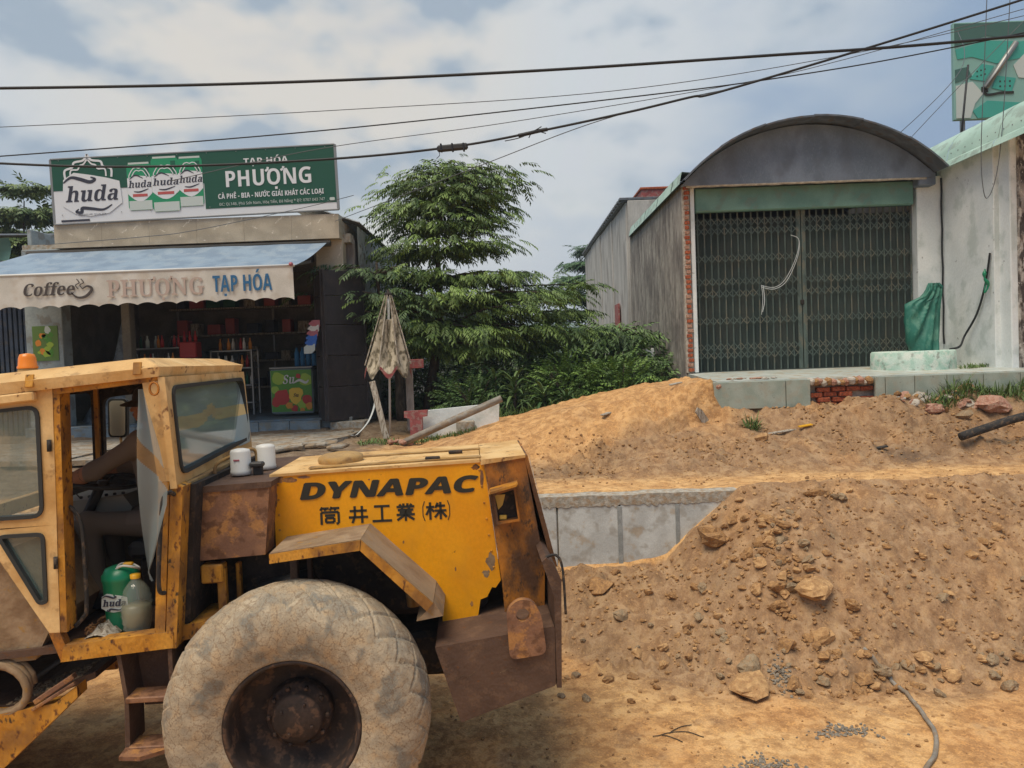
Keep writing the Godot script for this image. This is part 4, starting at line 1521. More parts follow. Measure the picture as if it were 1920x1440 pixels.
	# hanging packets on the door leaf
	var k := thing("snack_packets", "bunch of red and blue snack packets hanging on the open door", "packets", Vector3(-3.47, 3.66, -13.80))
	rng.seed = 3
	var cols := ["packet_red", "plastic_white", "packet_red", "plastic_blue", "plastic_blue", "print_silver"]
	for i in 6:
		b = MB.new(true)
		var y := -0.08 - i * 0.085
		var dx := -0.02 - i * 0.018
		for side in [1.0, -1.0]:
			var g := []
			for a in 4:
				var row := []
				for c in 4:
					var u := a / 3.0
					var v := c / 3.0
					row.append(Vector3(dx + (u - 0.5) * 0.2, y + (v - 0.5) * 0.17, 0.05 + 0.012 * i + side * 0.03 * sin(PI * u) * sin(PI * v)))
				g.append(row)
			for a in 3:
				for c in 3:
					b.quad(g[a][c], g[a][c + 1], g[a + 1][c + 1], g[a + 1][c])
		put(k, "packet", b.done(), M[cols[i]])


func rack(called: String, label: String, x0: float, x1: float, y0: float, y1: float, z: float, nb: int) -> void:
	var t := thing(called, label, "shelf", Vector3((x0 + x1) / 2, y0 - 0.11, z))
	var w := (x1 - x0) / 2
	var h := y1 - y0 + 0.11
	for q in [[-w, 0.2], [w, 0.2], [-w, -0.2], [w, -0.2]]:
		var b := MB.new()
		b.bbox(Vector3(q[0], h / 2, q[1]), Vector3(0.035, h, 0.035), 0.004)
		put(t, "leg", b.done(), M.steel_grey)
	for i in 4:
		var b := MB.new()
		b.bbox(Vector3(0, h - 0.02 - i * 0.36, 0), Vector3(w * 2 - 0.04, 0.03, 0.4), 0.004)
		put(t, "shelf", b.done(), M.steel_grey)
	rng.seed = nb
	for i in nb:
		for lev in 3:
			var b := MB.new(true)
			var r := rng.randf_range(0.03, 0.042)
			b.lathe([Vector2(0, 0), Vector2(r, 0), Vector2(r, 0.14), Vector2(r * 0.4, 0.2), Vector2(r * 0.4, 0.25), Vector2(0, 0.25)], Transform3D(), 8)
			var o := put(self, "bottle", b.done(), M[["plastic_white", "plastic_red", "fruit_orange", "print_silver", "can_dark", "letter_brown"][rng.randi() % 6]])
			tag(o, "small bottle standing on the %s" % ("shop counter shelves" if nb == 11 else "wheeled rack shelves"), "bottle", "bottles on the %s" % ("shop counter" if nb == 11 else "wheeled rack"))
			o.position = Vector3(x0 + 0.1 + (x1 - x0 - 0.2) * i / (nb - 1.0), y0 - 0.11 + h - 0.005 - lev * 0.36, z + rng.randf_range(-0.1, 0.12))


# ---------------------------------------------------------------- neighbours
func make_neighbour() -> void:
	var t := thing("neighbour_house", "low neighbouring house with dark blue slatted gate at left edge", "house", Vector3(-10.5, 1.6, -14.5))
	var o := Vector3(10.5, -1.6, 14.5)
	var b := MB.new()
	b.bbox(Vector3(-11.2, 4.6, -14.7) + o, Vector3(4.4, 0.9, 0.2), 0.01)
	put(t, "lintel_wall", b.done(), M.grey_paint)
	for i in 22:
		b = MB.new()
		b.bbox(Vector3(-8.98 - i * 0.095, 2.95, -14.6) + o, Vector3(0.07, 2.5, 0.04), 0.008)
		put(t, "gate_slat", b.done(), M.blue_gate)
	b = MB.new()
	b.bbox(Vector3(-10.2, 2.95, -14.68) + o, Vector3(2.6, 2.6, 0.04), 0.0)
	put(t, "gate_backing", b.done(), M.blue_gate)
	b = MB.new()
	for i in 40:
		var x := -13.2 + i * 0.1
		var hh := 0.03
		b.quad(Vector3(x, 5.42, -14.0) + o, Vector3(x, 6.0, -17.5) + o, Vector3(x + 0.05, 6.0 + hh, -17.5) + o, Vector3(x + 0.05, 5.42 + hh, -14.0) + o)
		b.quad(Vector3(x + 0.05, 5.42 + hh, -14.0) + o, Vector3(x + 0.05, 6.0 + hh, -17.5) + o, Vector3(x + 0.1, 6.0, -17.5) + o, Vector3(x + 0.1, 5.42, -14.0) + o)
	put(t, "roof_sheeting", b.done(), M.grey_sheet)
	b = MB.new(true)
	var prev := []
	for i in 30:
		var x := -13.2 + i * 0.145
		var ring := []
		for k in 5:
			ring.append(Vector3(x, 5.36 - k * 0.1 * (0.6 + 0.4 * sin(x * 2.0 + 1.0)), -13.98 - 0.05 * sin(x * 7.0 + k)) + o)
		if prev:
			for k in 4:
				b.quad(prev[k], ring[k], ring[k + 1], prev[k + 1])
		prev = ring
	put(t, "shade_net", b.done(), M.board_dark)
	b = MB.new()
	b.bbox(Vector3(-8.95, 4.5, -16.0) + o, Vector3(0.08, 2.2, 3.0), 0.01)
	put(t, "side_wall", b.done(), M.grey_paint)


# ---------------------------------------------------------------- the garage
func make_garage() -> void:
	var t := thing("garage", "shuttered garage with grey barrel roof between weathered and whitewashed walls", "building", Vector3(5.3, 2.0, -13.7))
	var o := Vector3(-5.3, -2.0, 13.7)
	var b := MB.new()
	b.bbox(Vector3(3.17, 3.85, -16.55) + o, Vector3(0.14, 3.94, 5.75), 0.01)
	put(t, "side_wall", b.done(), M.weathered)
	b = MB.new()
	b.bbox(Vector3(3.285, 4.14, -13.66) + o, Vector3(0.075, 3.32, 0.1), 0.008)
	put(t, "plaster_strip", b.done(), M.whitewash)
	# the raw brick end of the side wall, each brick proud of its joint
	b = MB.new()
	b.bbox(Vector3(3.17, 4.14, -13.64) + o, Vector3(0.125, 3.32, 0.06), 0.004)
	put(t, "mortar", b.done(), M.mortar)
	rng.seed = 21
	for i in 38:
		var y := 2.53 + i * 0.0865
		b = MB.new()
		var w := rng.randf_range(0.07, 0.10)
		b.bbox(Vector3(3.185 - 0.012 * (i % 2) + rng.randf_range(-0.006, 0.006), y, -13.605 + rng.randf_range(-0.008, 0.012)) + o, Vector3(w, 0.056, 0.06), 0.006)
		put(t, "brick", b.done(), M[["brick", "brick_pale"][1 if rng.randf() < 0.3 else 0]])
	# mint flashing sheets along the wall top
	for i in 8:
		var z0 := -13.62 - i * 0.72
		var z1 := z0 - 0.70
		b = MB.new()
		var e := 0.006 * (i % 2)
		b.quad(Vector3(3.06 - e, 5.76, z0) + o, Vector3(3.12 - e, 6.02, z0) + o, Vector3(3.12 - e, 6.02, z1) + o, Vector3(3.06 - e, 5.76, z1) + o)
		b.quad(Vector3(3.12 - e, 6.02, z0) + o, Vector3(3.3, 6.0, z0) + o, Vector3(3.3, 6.0, z1) + o, Vector3(3.12 - e, 6.02, z1) + o)
		put(t, "flashing_sheet", b.done(), M.green_sheet)
	# barrel roof
	var R := 3.07
	var cx := 5.28
	var cy := 6.75 - R
	var pts := []
	for i in 25:
		var a := lerpf(deg_to_rad(137.5), deg_to_rad(44.0), i / 24.0)
		pts.append(Vector2(cx + cos(a) * R, cy + sin(a) * R))
	for seg in 6:
		b = MB.new(true)
		for i in range(seg * 4, seg * 4 + 4):
			var p: Vector2 = pts[i]
			var q: Vector2 = pts[i + 1]
			var lift := 0.012 * (seg % 2)
			var c := Vector2(cx, cy)
			var p2 := c + (p - c) * ((R - 0.028) / R)
			var q2 := c + (q - c) * ((R - 0.028) / R)
			b.smooth(true)
			b.quad(Vector3(p.x, p.y + lift, -13.02) + o, Vector3(q.x, q.y + lift, -13.02) + o, Vector3(q.x, q.y + lift, -19.4) + o, Vector3(p.x, p.y + lift, -19.4) + o)
			b.smooth(false)
			b.quad(Vector3(p2.x, p2.y + lift, -13.02) + o, Vector3(q2.x, q2.y + lift, -13.02) + o, Vector3(q2.x, q2.y + lift, -19.4) + o, Vector3(p2.x, p2.y + lift, -19.4) + o)
			b.quad(Vector3(p.x, p.y + lift, -13.02) + o, Vector3(q.x, q.y + lift, -13.02) + o, Vector3(q2.x, q2.y + lift, -13.02) + o, Vector3(p2.x, p2.y + lift, -13.02) + o)
		put(t, "roof_sheet", b.done(), M.grey_sheet)
	var poly := PackedVector2Array()
	for p in pts:
		poly.append(Vector2(cx, cy) + ((p as Vector2) - Vector2(cx, cy)) * 0.985)
	poly.append(Vector2(7.42, 5.73))
	poly.append(Vector2(3.12, 5.73))
	for i in poly.size():
		poly[i] += Vector2(o.x, o.y)
	b = MB.new()
	b.slab(poly, -13.5 + o.z, -13.42 + o.z)
	put(t, "gable_board", b.done(), M.grey_board)
	b = MB.new(true)
	var seam := []
	for i in 40:
		var x := 3.15 + i * 0.107
		seam.append(Vector3(x, 5.725 + 0.012 * nz2.get_noise_2d(x * 2.0, 1.0), -13.45) + o)
	b.tube(seam, 0.03, 6)
	put(t, "gable_trim", b.done(), M.mortar)
	b = MB.new()
	b.bbox(Vector3(5.28, 5.52, -13.72) + o, Vector3(3.86, 0.42, 0.14), 0.02)
	put(t, "shutter_box", b.done(), M.header_paint)
	# right-hand pier, long white wall and stained pillar
	b = MB.new()
	b.bbox(Vector3(7.49, 4.05, -13.85) + o, Vector3(0.44, 3.5, 0.36), 0.01)
	put(t, "pier", b.done(), M.whitewash)
	b = MB.new()
	b.bbox(Vector3(7.35, 5.75, -13.6) + o, Vector3(0.3, 0.3, 0.3), 0.02)
	put(t, "bracket", b.done(), M.grey_board)
	b = MB.new()
	b.bbox(Vector3(7.82, 4.1, -13.02) + o, Vector3(0.22, 3.7, 1.6), 0.01)
	put(t, "side_wall", b.done(), M.whitewash)
	# dark room behind the gate and roof beam
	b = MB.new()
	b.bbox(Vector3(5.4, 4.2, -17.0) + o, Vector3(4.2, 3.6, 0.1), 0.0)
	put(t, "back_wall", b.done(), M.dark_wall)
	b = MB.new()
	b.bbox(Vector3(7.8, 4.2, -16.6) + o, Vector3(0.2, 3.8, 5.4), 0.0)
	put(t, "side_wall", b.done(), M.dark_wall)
	make_gate()
	make_platform()
	# stained pillar of the next plot
	var p := thing("concrete_pillar", "tall stained concrete pillar at the right edge of the picture", "pillar", Vector3(8.3, 2.2, -12.1))
	b = MB.new()
	b.bbox(Vector3(-0.445, 2.0, 0.0), Vector3(0.12, 4.0, 0.3), 0.015)
	put(p, "pale_edge", b.done(), M.whitewash)
	b = MB.new()
	b.bbox(Vector3(0.2, 2.0, 0.0), Vector3(1.2, 3.9, 0.36), 0.02)
	put(p, "shaft", b.done(), M.pillar_stain)
	# green sheeting over the wall top
	var g := thing("roof_edge", "curved pale green metal roof edge above the whitewashed wall", "roof", Vector3(7.7, 5.8, -12.5))
	var prof := [Vector2(-0.20, 0.02), Vector2(-0.16, 0.12), Vector2(-0.10, 0.16), Vector2(-0.06, 0.34), Vector2(0.04, 0.52), Vector2(0.2, 0.66), Vector2(0.42, 0.76), Vector2(0.8, 0.84), Vector2(1.4, 0.9)]
	for seg in 7:
		b = MB.new(true)
		for i in prof.size() - 1:
			var z0 := -2.2 + seg * 0.7
			var z1 := z0 + 0.695
			var d := 0.004 * (seg % 2)
			b.smooth(i > 1)
			b.quad(Vector3(prof[i].x - d, prof[i].y, z0), Vector3(prof[i + 1].x - d, prof[i + 1].y, z0), Vector3(prof[i + 1].x - d, prof[i + 1].y, z1), Vector3(prof[i].x - d, prof[i].y, z1))
		put(g, "sheet", b.done(), M.green_sheet)
	b = MB.new()
	for i in 24:
		b.bbox(Vector3(-0.075 - 0.004, 0.27, -2.1 + i * 0.2), Vector3(0.012, 0.018, 0.018), 0.003)
	put(g, "rivets", b.done(), M.steel_grey, "stuff")
	# conduit in the corner and the loose black cable
	b = MB.new(true)
	var c := []
	for i in 14:
		c.append(Vector3(7.685 + 0.006 * sin(i * 2.0), 5.75 - i * 0.225, -13.635))
	b.tube(c, 0.014, 6)
	one("conduit", b.done(), M.wire_black, "thin dark conduit running down the corner of white wall", "cable")
	b = MB.new(true)
	b.tube(curve3([Vector3(7.2, 2.74, -12.6), Vector3(7.45, 2.78, -12.75), Vector3(7.62, 2.95, -12.9), Vector3(7.66, 3.3, -12.62), Vector3(7.67, 3.75, -12.4), Vector3(7.68, 4.25, -12.28)]), 0.018, 6)
	one("wall_cable", b.done(), M.wire_black, "loose black cable curving up the whitewashed wall", "cable")
	b = MB.new(true)
	b.tube(curve3([Vector3(7.62, 4.0, -12.32), Vector3(7.60, 3.86, -12.30), Vector3(7.66, 3.74, -12.3), Vector3(7.60, 3.62, -12.31), Vector3(7.64, 3.80, -12.33)]), [0.01, 0.012, 0.02, 0.03, 0.03, 0.02, 0.012, 0.02, 0.026, 0.03, 0.03, 0.024, 0.02, 0.016, 0.014, 0.012, 0.012, 0.012, 0.01, 0.01, 0.01, 0.01, 0.01, 0.01, 0.008], 6)
	one("green_cord", b.done(), M.plastic_green, "green plastic cord knotted on the loose wall cable", "cord")


func make_gate() -> void:
	var g := thing("folding_gate", "closed grey green folding scissor gate of the garage", "gate", Vector3(5.27, 2.47, -13.85))
	var H := 2.86
	for side in [-1, 1]:
		var x0: float = -1.97 if side < 0 else 0.045
		var x1: float = -0.045 if side < 0 else 1.97
		var leaf := put(g, "leaf", ArrayMesh.new(), M.gate_leaf)
		var b := MB.new()
		# folded backing sheets between the bars
		var n := 16
		var dx := (x1 - x0) / n
		for i in n:
			var a := x0 + i * dx
			b.quad(Vector3(a, 0.02, -0.05), Vector3(a, H * 0.965, -0.05), Vector3(a + dx / 2, H * 0.965, -0.075), Vector3(a + dx / 2, 0.02, -0.075))
			b.quad(Vector3(a + dx / 2, 0.02, -0.075), Vector3(a + dx / 2, H * 0.965, -0.075), Vector3(a + dx, H * 0.965, -0.05), Vector3(a + dx, 0.02, -0.05))
		leaf.mesh = b.done()
		for i in n + 1:
			b = MB.new()
			var wide := 0.022
			var x := x0 + i * dx
			if (side < 0 and i == n) or (side > 0 and i == 0):
				wide = 0.075
			b.bbox(Vector3(x, H / 2, 0), Vector3(wide, H, 0.03), 0.003)
			put(leaf, "bar", b.done(), M.gate_paint)
		for row in [0.065, 0.12, 0.29, 0.435, 0.51, 0.68, 0.845, 0.895]:
			b = MB.new()
			var y: float = H * (1.0 - row)
			for i in n:
				var a := x0 + i * dx
				b.bar(Vector3(a, y - 0.07, 0.022), Vector3(a + dx, y + 0.07, 0.022), 0.008, 0.014, Vector3.UP, 0.001)
				b.bar(Vector3(a, y + 0.07, 0.03), Vector3(a + dx, y - 0.07, 0.03), 0.008, 0.014, Vector3.UP, 0.001)
			put(leaf, "lattice", b.done(), M.gate_paint, "stuff")
	var b := MB.new()
	b.bbox(Vector3(0, H + 0.02, -0.02), Vector3(4.0, 0.05, 0.08), 0.005)
	put(g, "top_rail", b.done(), M.gate_leaf)
	b = MB.new()
	b.bbox(Vector3(0, 0.008, -0.02), Vector3(4.0, 0.016, 0.08), 0.004)
	put(g, "floor_rail", b.done(), M.gate_leaf)
	b = MB.new()
	b.bbox(Vector3(-0.01, 1.2, 0.035), Vector3(0.06, 0.09, 0.04), 0.01)
	put(g, "padlock", b.done(), M.black_steel)
	# white cord tied across the left leaf
	var c := MB.new(true)
	var k := Vector3(0, 0, 0.06)
	for q in [[0.0, 0.0], [0.025, -0.03]]:
		c.tube(curve3([k + Vector3(-0.2, 2.40, 0), k + Vector3(-0.06, 2.31, 0.01), k + Vector3(-0.12 + q[0], 2.0, 0.02), k + Vector3(-0.32 + q[0], 1.62 + q[1], 0.02), k + Vector3(-0.52, 1.48 + q[1], 0.02), k + Vector3(-0.75, 1.52 + q[1], 0.01)]), 0.006, 5)
	c.tube(curve3([k + Vector3(-0.75, 1.53, 0.01), k + Vector3(-0.73, 1.3, 0.015), k + Vector3(-0.76, 1.0, 0.01)]), 0.006, 5)
	c.tube(curve3([k + Vector3(-0.72, 1.52, 0.015), k + Vector3(-0.70, 1.25, 0.015), k + Vector3(-0.74, 1.05, 0.01)]), 0.008, 5)
	put(g, "tied_cord", c.done(), M.cord_white).set_meta("label", "white cord looped on the left gate leaf")


func make_platform() -> void:
	var t := thing("platform", "raised tiled platform before the garage with one broken gap", "platform", Vector3(5.3, 2.0, -12.4))
	var o := Vector3(-5.3, -2.0, 12.4)
	var b := MB.new()
	# the floor falls slightly to the front
	var A := [Vector3(3.0, 2.40, -11.24), Vector3(8.4, 2.40, -11.24), Vector3(8.4, 2.475, -14.0), Vector3(3.15, 2.475, -14.0)]
	for v in [0.0, -0.06]:
		b.quad(A[0] + o + Vector3(0, v, 0), A[1] + o + Vector3(0, v, 0), A[2] + o + Vector3(0, v, 0), A[3] + o + Vector3(0, v, 0))
	b.quad(A[0] + o, A[1] + o, A[1] + o + Vector3(0, -0.06, 0), A[0] + o + Vector3(0, -0.06, 0))
	b.quad(A[0] + o, A[3] + o, A[3] + o + Vector3(0, -0.06, 0), A[0] + o + Vector3(0, -0.06, 0))
	put(t, "floor", b.done(), M.platform_top)
	b = MB.new()
	b.bbox(Vector3(5.8, 2.05, -12.3) + o, Vector3(5.3, 0.56, 1.9), 0.0)
	put(t, "core", b.done(), M.mortar)
	for e in [[2.94, 3.98], [3.99, 4.34], [5.29, 5.43], [5.44, 5.86], [5.87, 6.33], [6.34, 6.86], [6.87, 7.4], [7.41, 8.3]]:
		b = MB.new()
		b.bbox(Vector3((e[0] + e[1]) / 2, 2.19, -11.2) + o, Vector3(e[1] - e[0], 0.40, 0.06), 0.006)
		put(t, "front_tile", b.done(), M.green_tile)
	b = MB.new()
	b.bbox(Vector3(2.965, 2.19, -11.75) + o, Vector3(0.05, 0.4, 1.03), 0.006)
	put(t, "side_tile", b.done(), M.green_tile)
	# bricks laid bare in the gap
	rng.seed = 8
	for j in 6:
		for i in 5:
			var x := 4.36 + i * 0.215 - (0.1 if j % 2 else 0.0)
			if x < 4.3 or x > 5.15:
				continue
			if rng.randf() < 0.12:
				continue
			b = MB.new()
			b.bbox(Vector3(x + 0.1 + rng.randf_range(-0.006, 0.006), 1.84 + j * 0.078 + rng.randf_range(-0.006, 0.006), -11.31 + rng.randf_range(-0.03, 0.02)) + o, Vector3(0.2 - rng.randf() * 0.02, 0.068, 0.1), 0.01, Basis(Vector3.BACK, rng.randf_range(-0.03, 0.03)))
			put(t, "brick", b.done(), M.brick if rng.randf() < 0.6 else M.brick_pale)
	# crumbling concrete over the gap and along the left edge
	for i in 15:
		var x := 4.36 + i * 0.066 if i < 14 else 3.0
		b = MB.new()
		b.bbox(Vector3(x, 2.34 + rng.randf_range(-0.02, 0.02), -11.24 + rng.randf_range(-0.02, 0.03)) + o, Vector3(0.09, rng.randf_range(0.06, 0.11), 0.12), 0.02, Basis.from_euler(Vector3(rng.randf() * 0.5, rng.randf(), rng.randf() * 0.5)))
		put(t, "broken_edge", b.done(), M[["mortar", "stone_tan", "brick_pale"][i % 3]])
	rng.seed = 14
	for i in 14:
		var r := put(self, "tile_shard", rock_mesh(520 + i % 4, 0.35), M[["mortar", "brick_pale", "concrete_rough"][i % 3]])
		tag(r, "chip of broken tile lying on the platform's left front edge", "rubble", "tile chips on the platform edge")
		var x := 3.05 + rng.randf() * 0.9
		r.position = Vector3(x, 2.42, -11.35 - rng.randf() * 0.35)
		r.scale = Vector3.ONE * rng.randf_range(0.06, 0.13)
		r.rotation.y = rng.randf() * TAU
	for i in 26:
		var r := put(self, "rubble_piece", rock_mesh(540 + i % 5, 0.5), M[["mortar", "brick_pale", "concrete_rough", "stone_tan"][i % 4]])
		tag(r, "small piece of broken masonry heaped below the platform's right front", "rubble", "masonry rubble below the platform")
		var x := 5.45 + rng.randf() * 1.1
		var z := -10.72 - rng.randf() * 0.35
		r.position = Vector3(x, ground_y(x, z) + 0.02, z)
		r.scale = Vector3(1.3, 1, 1) * rng.randf_range(0.06, 0.16)
		r.rotation = Vector3(rng.randf(), rng.randf() * TAU, rng.randf())
	# the round mint plaster ring and the tarpaulin standing in it
	var q := thing("plaster_ring", "low round mint green plaster ring on the platform's right end", "ring", Vector3(6.66, 2.42, -12.75))
	b = MB.new(true)
	b.lathe([Vector2(0.64, 0.0), Vector2(0.64, 0.1), Vector2(0.635, 0.29), Vector2(0.61, 0.315), Vector2(0.5, 0.315), Vector2(0.48, 0.29), Vector2(0.48, 0.12)], Transform3D(), 40)
	put(q, "wall", b.done(), M.mint_plaster)
	b = MB.new(true)
	b.lathe([Vector2(0.485, 0.27), Vector2(0.2, 0.28), Vector2(0.0, 0.28)], Transform3D(), 24)
	put(q, "fill", b.done(), M.concrete_rough)
	var h := MB.new(true)
	var grid := []
	for j in 21:
		var row := []
		var k := j / 20.0
		for i in 97:
			var a := TAU * i / 96.0
			var x0 := lut(k, [0.0, 6.76, 0.15, 6.71, 0.45, 6.67, 0.70, 6.68, 0.80, 6.93, 0.88, 7.02, 1.0, 7.08])
			var x1 := lut(k, [0.0, 7.20, 0.3, 7.24, 0.6, 7.27, 0.8, 7.30, 0.95, 7.32, 1.0, 7.26])
			var x := lerpf(x0, x1, 0.5 + 0.5 * cos(a))
			var y := 2.70 + k * 1.14 + 0.025 * sin(a * 6.0)
			# folds run out from the tied top corner
			var ang := atan2(x - 7.3, 4.0 - y)
			var fold := 0.030 * sin(ang * 34.0) + 0.022 * sin(ang * 61.0 + y * 4.0) + 0.02 * nz2.get_noise_2d(x * 1.5, y * 1.5)
			row.append(Vector3(x, y, -13.0 + sin(a) * lerpf(0.26, 0.05, k) + fold * signf(sin(a)) * absf(sin(a))))
		grid.append(row)
	for j in 20:
		for i in 96:
			h.quad(grid[j][i], grid[j][i + 1], grid[j + 1][i + 1], grid[j + 1][i])
	for i in 96:
		h.tri(grid[20][i], grid[20][i + 1], Vector3(7.21, 3.86, -13.0))
	one("tarpaulin", h.done(), M.tarp, "green tarpaulin wrapped upright standing on the mint plaster ring", "tarpaulin")


func make_far_buildings() -> void:
	var t := thing("grey_warehouse", "long plain grey warehouse wall behind the weathered garage wall", "building", Vector3(3.0, 1.8, -24.0))
	var xs := [0.06, 0.03, 0.0, 0.03]
	var zs := [4.2, 1.6, -1.0, -3.6]
	for i in 4:
		var b := MB.new()
		var z0: float = 4.25 - i * 2.6
		var h := 4.93
		b.bbox(Vector3(0.1 + xs[i], h / 2, z0 - 1.3), Vector3(0.2, h, 2.57), 0.02)
		put(t, "wall_panel", b.done(), M.far_wall)
	var b := MB.new()
	for i in 26:
		b.bbox(Vector3(1.4, 5.0, 4.2 - i * 0.4), Vector3(3.0, 0.07, 0.26), 0.01)
	put(t, "roof_rib", b.done(), M.grey_sheet, "stuff")
	b = MB.new()
	b.bbox(Vector3(1.4, 4.96, -0.95), Vector3(2.9, 0.06, 10.4), 0.01)
	put(t, "roof", b.done(), M.grey_sheet)
	b = MB.new()
	b.bbox(Vector3(1.5, 2.5, 4.3), Vector3(2.8, 4.9, 0.1), 0.01)
	put(t, "end_wall", b.done(), M.far_wall)
	b = MB.new()
	b.bbox(Vector3(-0.0, 1.7, 2.6), Vector3(0.05, 1.5, 0.7), 0.01)
	put(t, "window", b.done(), M.red_paint)
	# small parapet house squeezed between
	t = thing("red_parapet_house", "small flat roofed house with red parapet behind the garage wall", "house", Vector3(4.1, 1.8, -20.9))
	b = MB.new()
	b.bbox(Vector3(0.2, 2.5, 0.0), Vector3(1.4, 4.96, 1.6), 0.01)
	put(t, "wall", b.done(), M.grey_paint)
	b = MB.new()
	b.bbox(Vector3(0.18, 5.12, 0.05), Vector3(1.55, 0.28, 1.9), 0.01)
	put(t, "parapet", b.done(), M.red_paint)
	b = MB.new()
	b.bbox(Vector3(0.18, 5.29, 0.05), Vector3(1.62, 0.06, 1.98), 0.01)
	put(t, "coping", b.done(), M.brick)
	b = MB.new()
	b.bbox(Vector3(-0.6, 4.5, 0.3), Vector3(0.25, 0.12, 1.4), 0.01)
	put(t, "ledge", b.done(), M.weathered)
	# the advertising board over the right-hand roof
	t = thing("billboard", "teal and white advertising board with door hardware above right roof", "billboard", Vector3(10.9, 7.0, -16.0))
	b = MB.new()
	b.bbox(Vector3(0, 1.42, -0.06), Vector3(3.14, 1.98, 0.1), 0.01)
	put(t, "panel", b.done(), M.board_pale)
	for x in [-1.3, 0.0, 1.3]:
		b = MB.new()
		b.bbox(Vector3(x, -0.2, -0.2), Vector3(0.08, 3.2, 0.08), 0.01)
		put(t, "post", b.done(), M.steel_grey)
	b = MB.new()
	b.slab(PackedVector2Array([Vector2(-1.55, 2.38), Vector2(-1.55, 1.9), Vector2(-1.2, 2.0), Vector2(-0.9, 2.12), Vector2(-0.4, 2.05), Vector2(1.5, 2.2), Vector2(1.5, 2.38)]), -0.01, 0.002)
	b.slab(PackedVector2Array([Vector2(-1.55, 1.45), Vector2(-1.55, 1.18), Vector2(-1.2, 1.3), Vector2(-1.3, 1.5)]), -0.01, 0.002)
	put(t, "dark_print", b.done(), M.board_dark)
	b = MB.new()
	b.slab(PackedVector2Array([Vector2(-1.54, 1.86), Vector2(-1.5, 1.66), Vector2(-1.2, 1.7), Vector2(-0.7, 1.55), Vector2(0.6, 1.8), Vector2(1.5, 1.6), Vector2(1.5, 2.1), Vector2(-0.2, 1.98), Vector2(-0.9, 2.02)]), -0.01, 0.003)
	b.slab(PackedVector2Array([Vector2(-1.25, 1.25), Vector2(-1.0, 1.55), Vector2(-0.75, 1.5), Vector2(-0.95, 1.2)]), -0.01, 0.005)
	b.slab(PackedVector2Array([Vector2(-0.8, 1.05), Vector2(-0.7, 1.3), Vector2(-0.3, 1.24), Vector2(-0.4, 0.95)]), -0.01, 0.005)
	b.slab(PackedVector2Array([Vector2(-1.2, 0.6), Vector2(-0.9, 0.8), Vector2(0.2, 0.7), Vector2(0.4, 0.5), Vector2(-1.1, 0.45)]), -0.01, 0.003)
	put(t, "teal_print", b.done(), M.board_teal)
	b = MB.new()
	b.slab(PackedVector2Array([Vector2(-1.54, 0.46), Vector2(-1.54, 1.12), Vector2(-1.2, 1.2), Vector2(-0.98, 0.95), Vector2(-1.15, 0.75), Vector2(-1.25, 0.46)]), -0.01, 0.0035)
	b.slab(PackedVector2Array([Vector2(-0.35, 1.5), Vector2(-0.1, 1.75), Vector2(0.3, 1.6), Vector2(0.1, 1.2), Vector2(-0.25, 1.25)]), -0.01, 0.0035)
	put(t, "pale_print", b.done(), M.print_silver, "stuff")
	b = MB.new(true)
	b.tube([Vector3(-0.95, 1.05, 0.02), Vector3(-0.3, 1.95, 0.02)], 0.06, 10)
	put(t, "bar_print", b.done(), M.steel_grey)
	b = MB.new()
	for i in 2:
		for j in 3:
			b.bbox(Vector3(-0.63 + j * 0.1, 1.08 + i * 0.1, 0.006), Vector3(0.035, 0.035, 0.006), 0.01)
			b.bbox(Vector3(-1.1 + j * 0.08, 1.3 + i * 0.1 + j * 0.02, 0.006), Vector3(0.03, 0.03, 0.006), 0.01)
	var sw := curve([Vector2(-1.0, 1.05), Vector2(-0.9, 0.92), Vector2(-0.6, 0.95), Vector2(-0.35, 0.95)])
	b.stroke(sw, 0.05, 0.003, 0.008)
	b.slab(PackedVector2Array([Vector2(-1.02, 1.08), Vector2(-0.88, 1.08), Vector2(-0.88, 0.97), Vector2(-1.02, 0.97)]), 0.003, 0.009)
	put(t, "ink_print", b.done(), M.ink_black)
	b = MB.new(true)
	b.tube([Vector3(9.15, 6.4, -15.6), Vector3(9.38, 8.4, -15.6)], 0.02, 6)
	one("stay_rod", b.done(), M.wire_black, "thin slanting stay rod beside the advertising board", "rod")


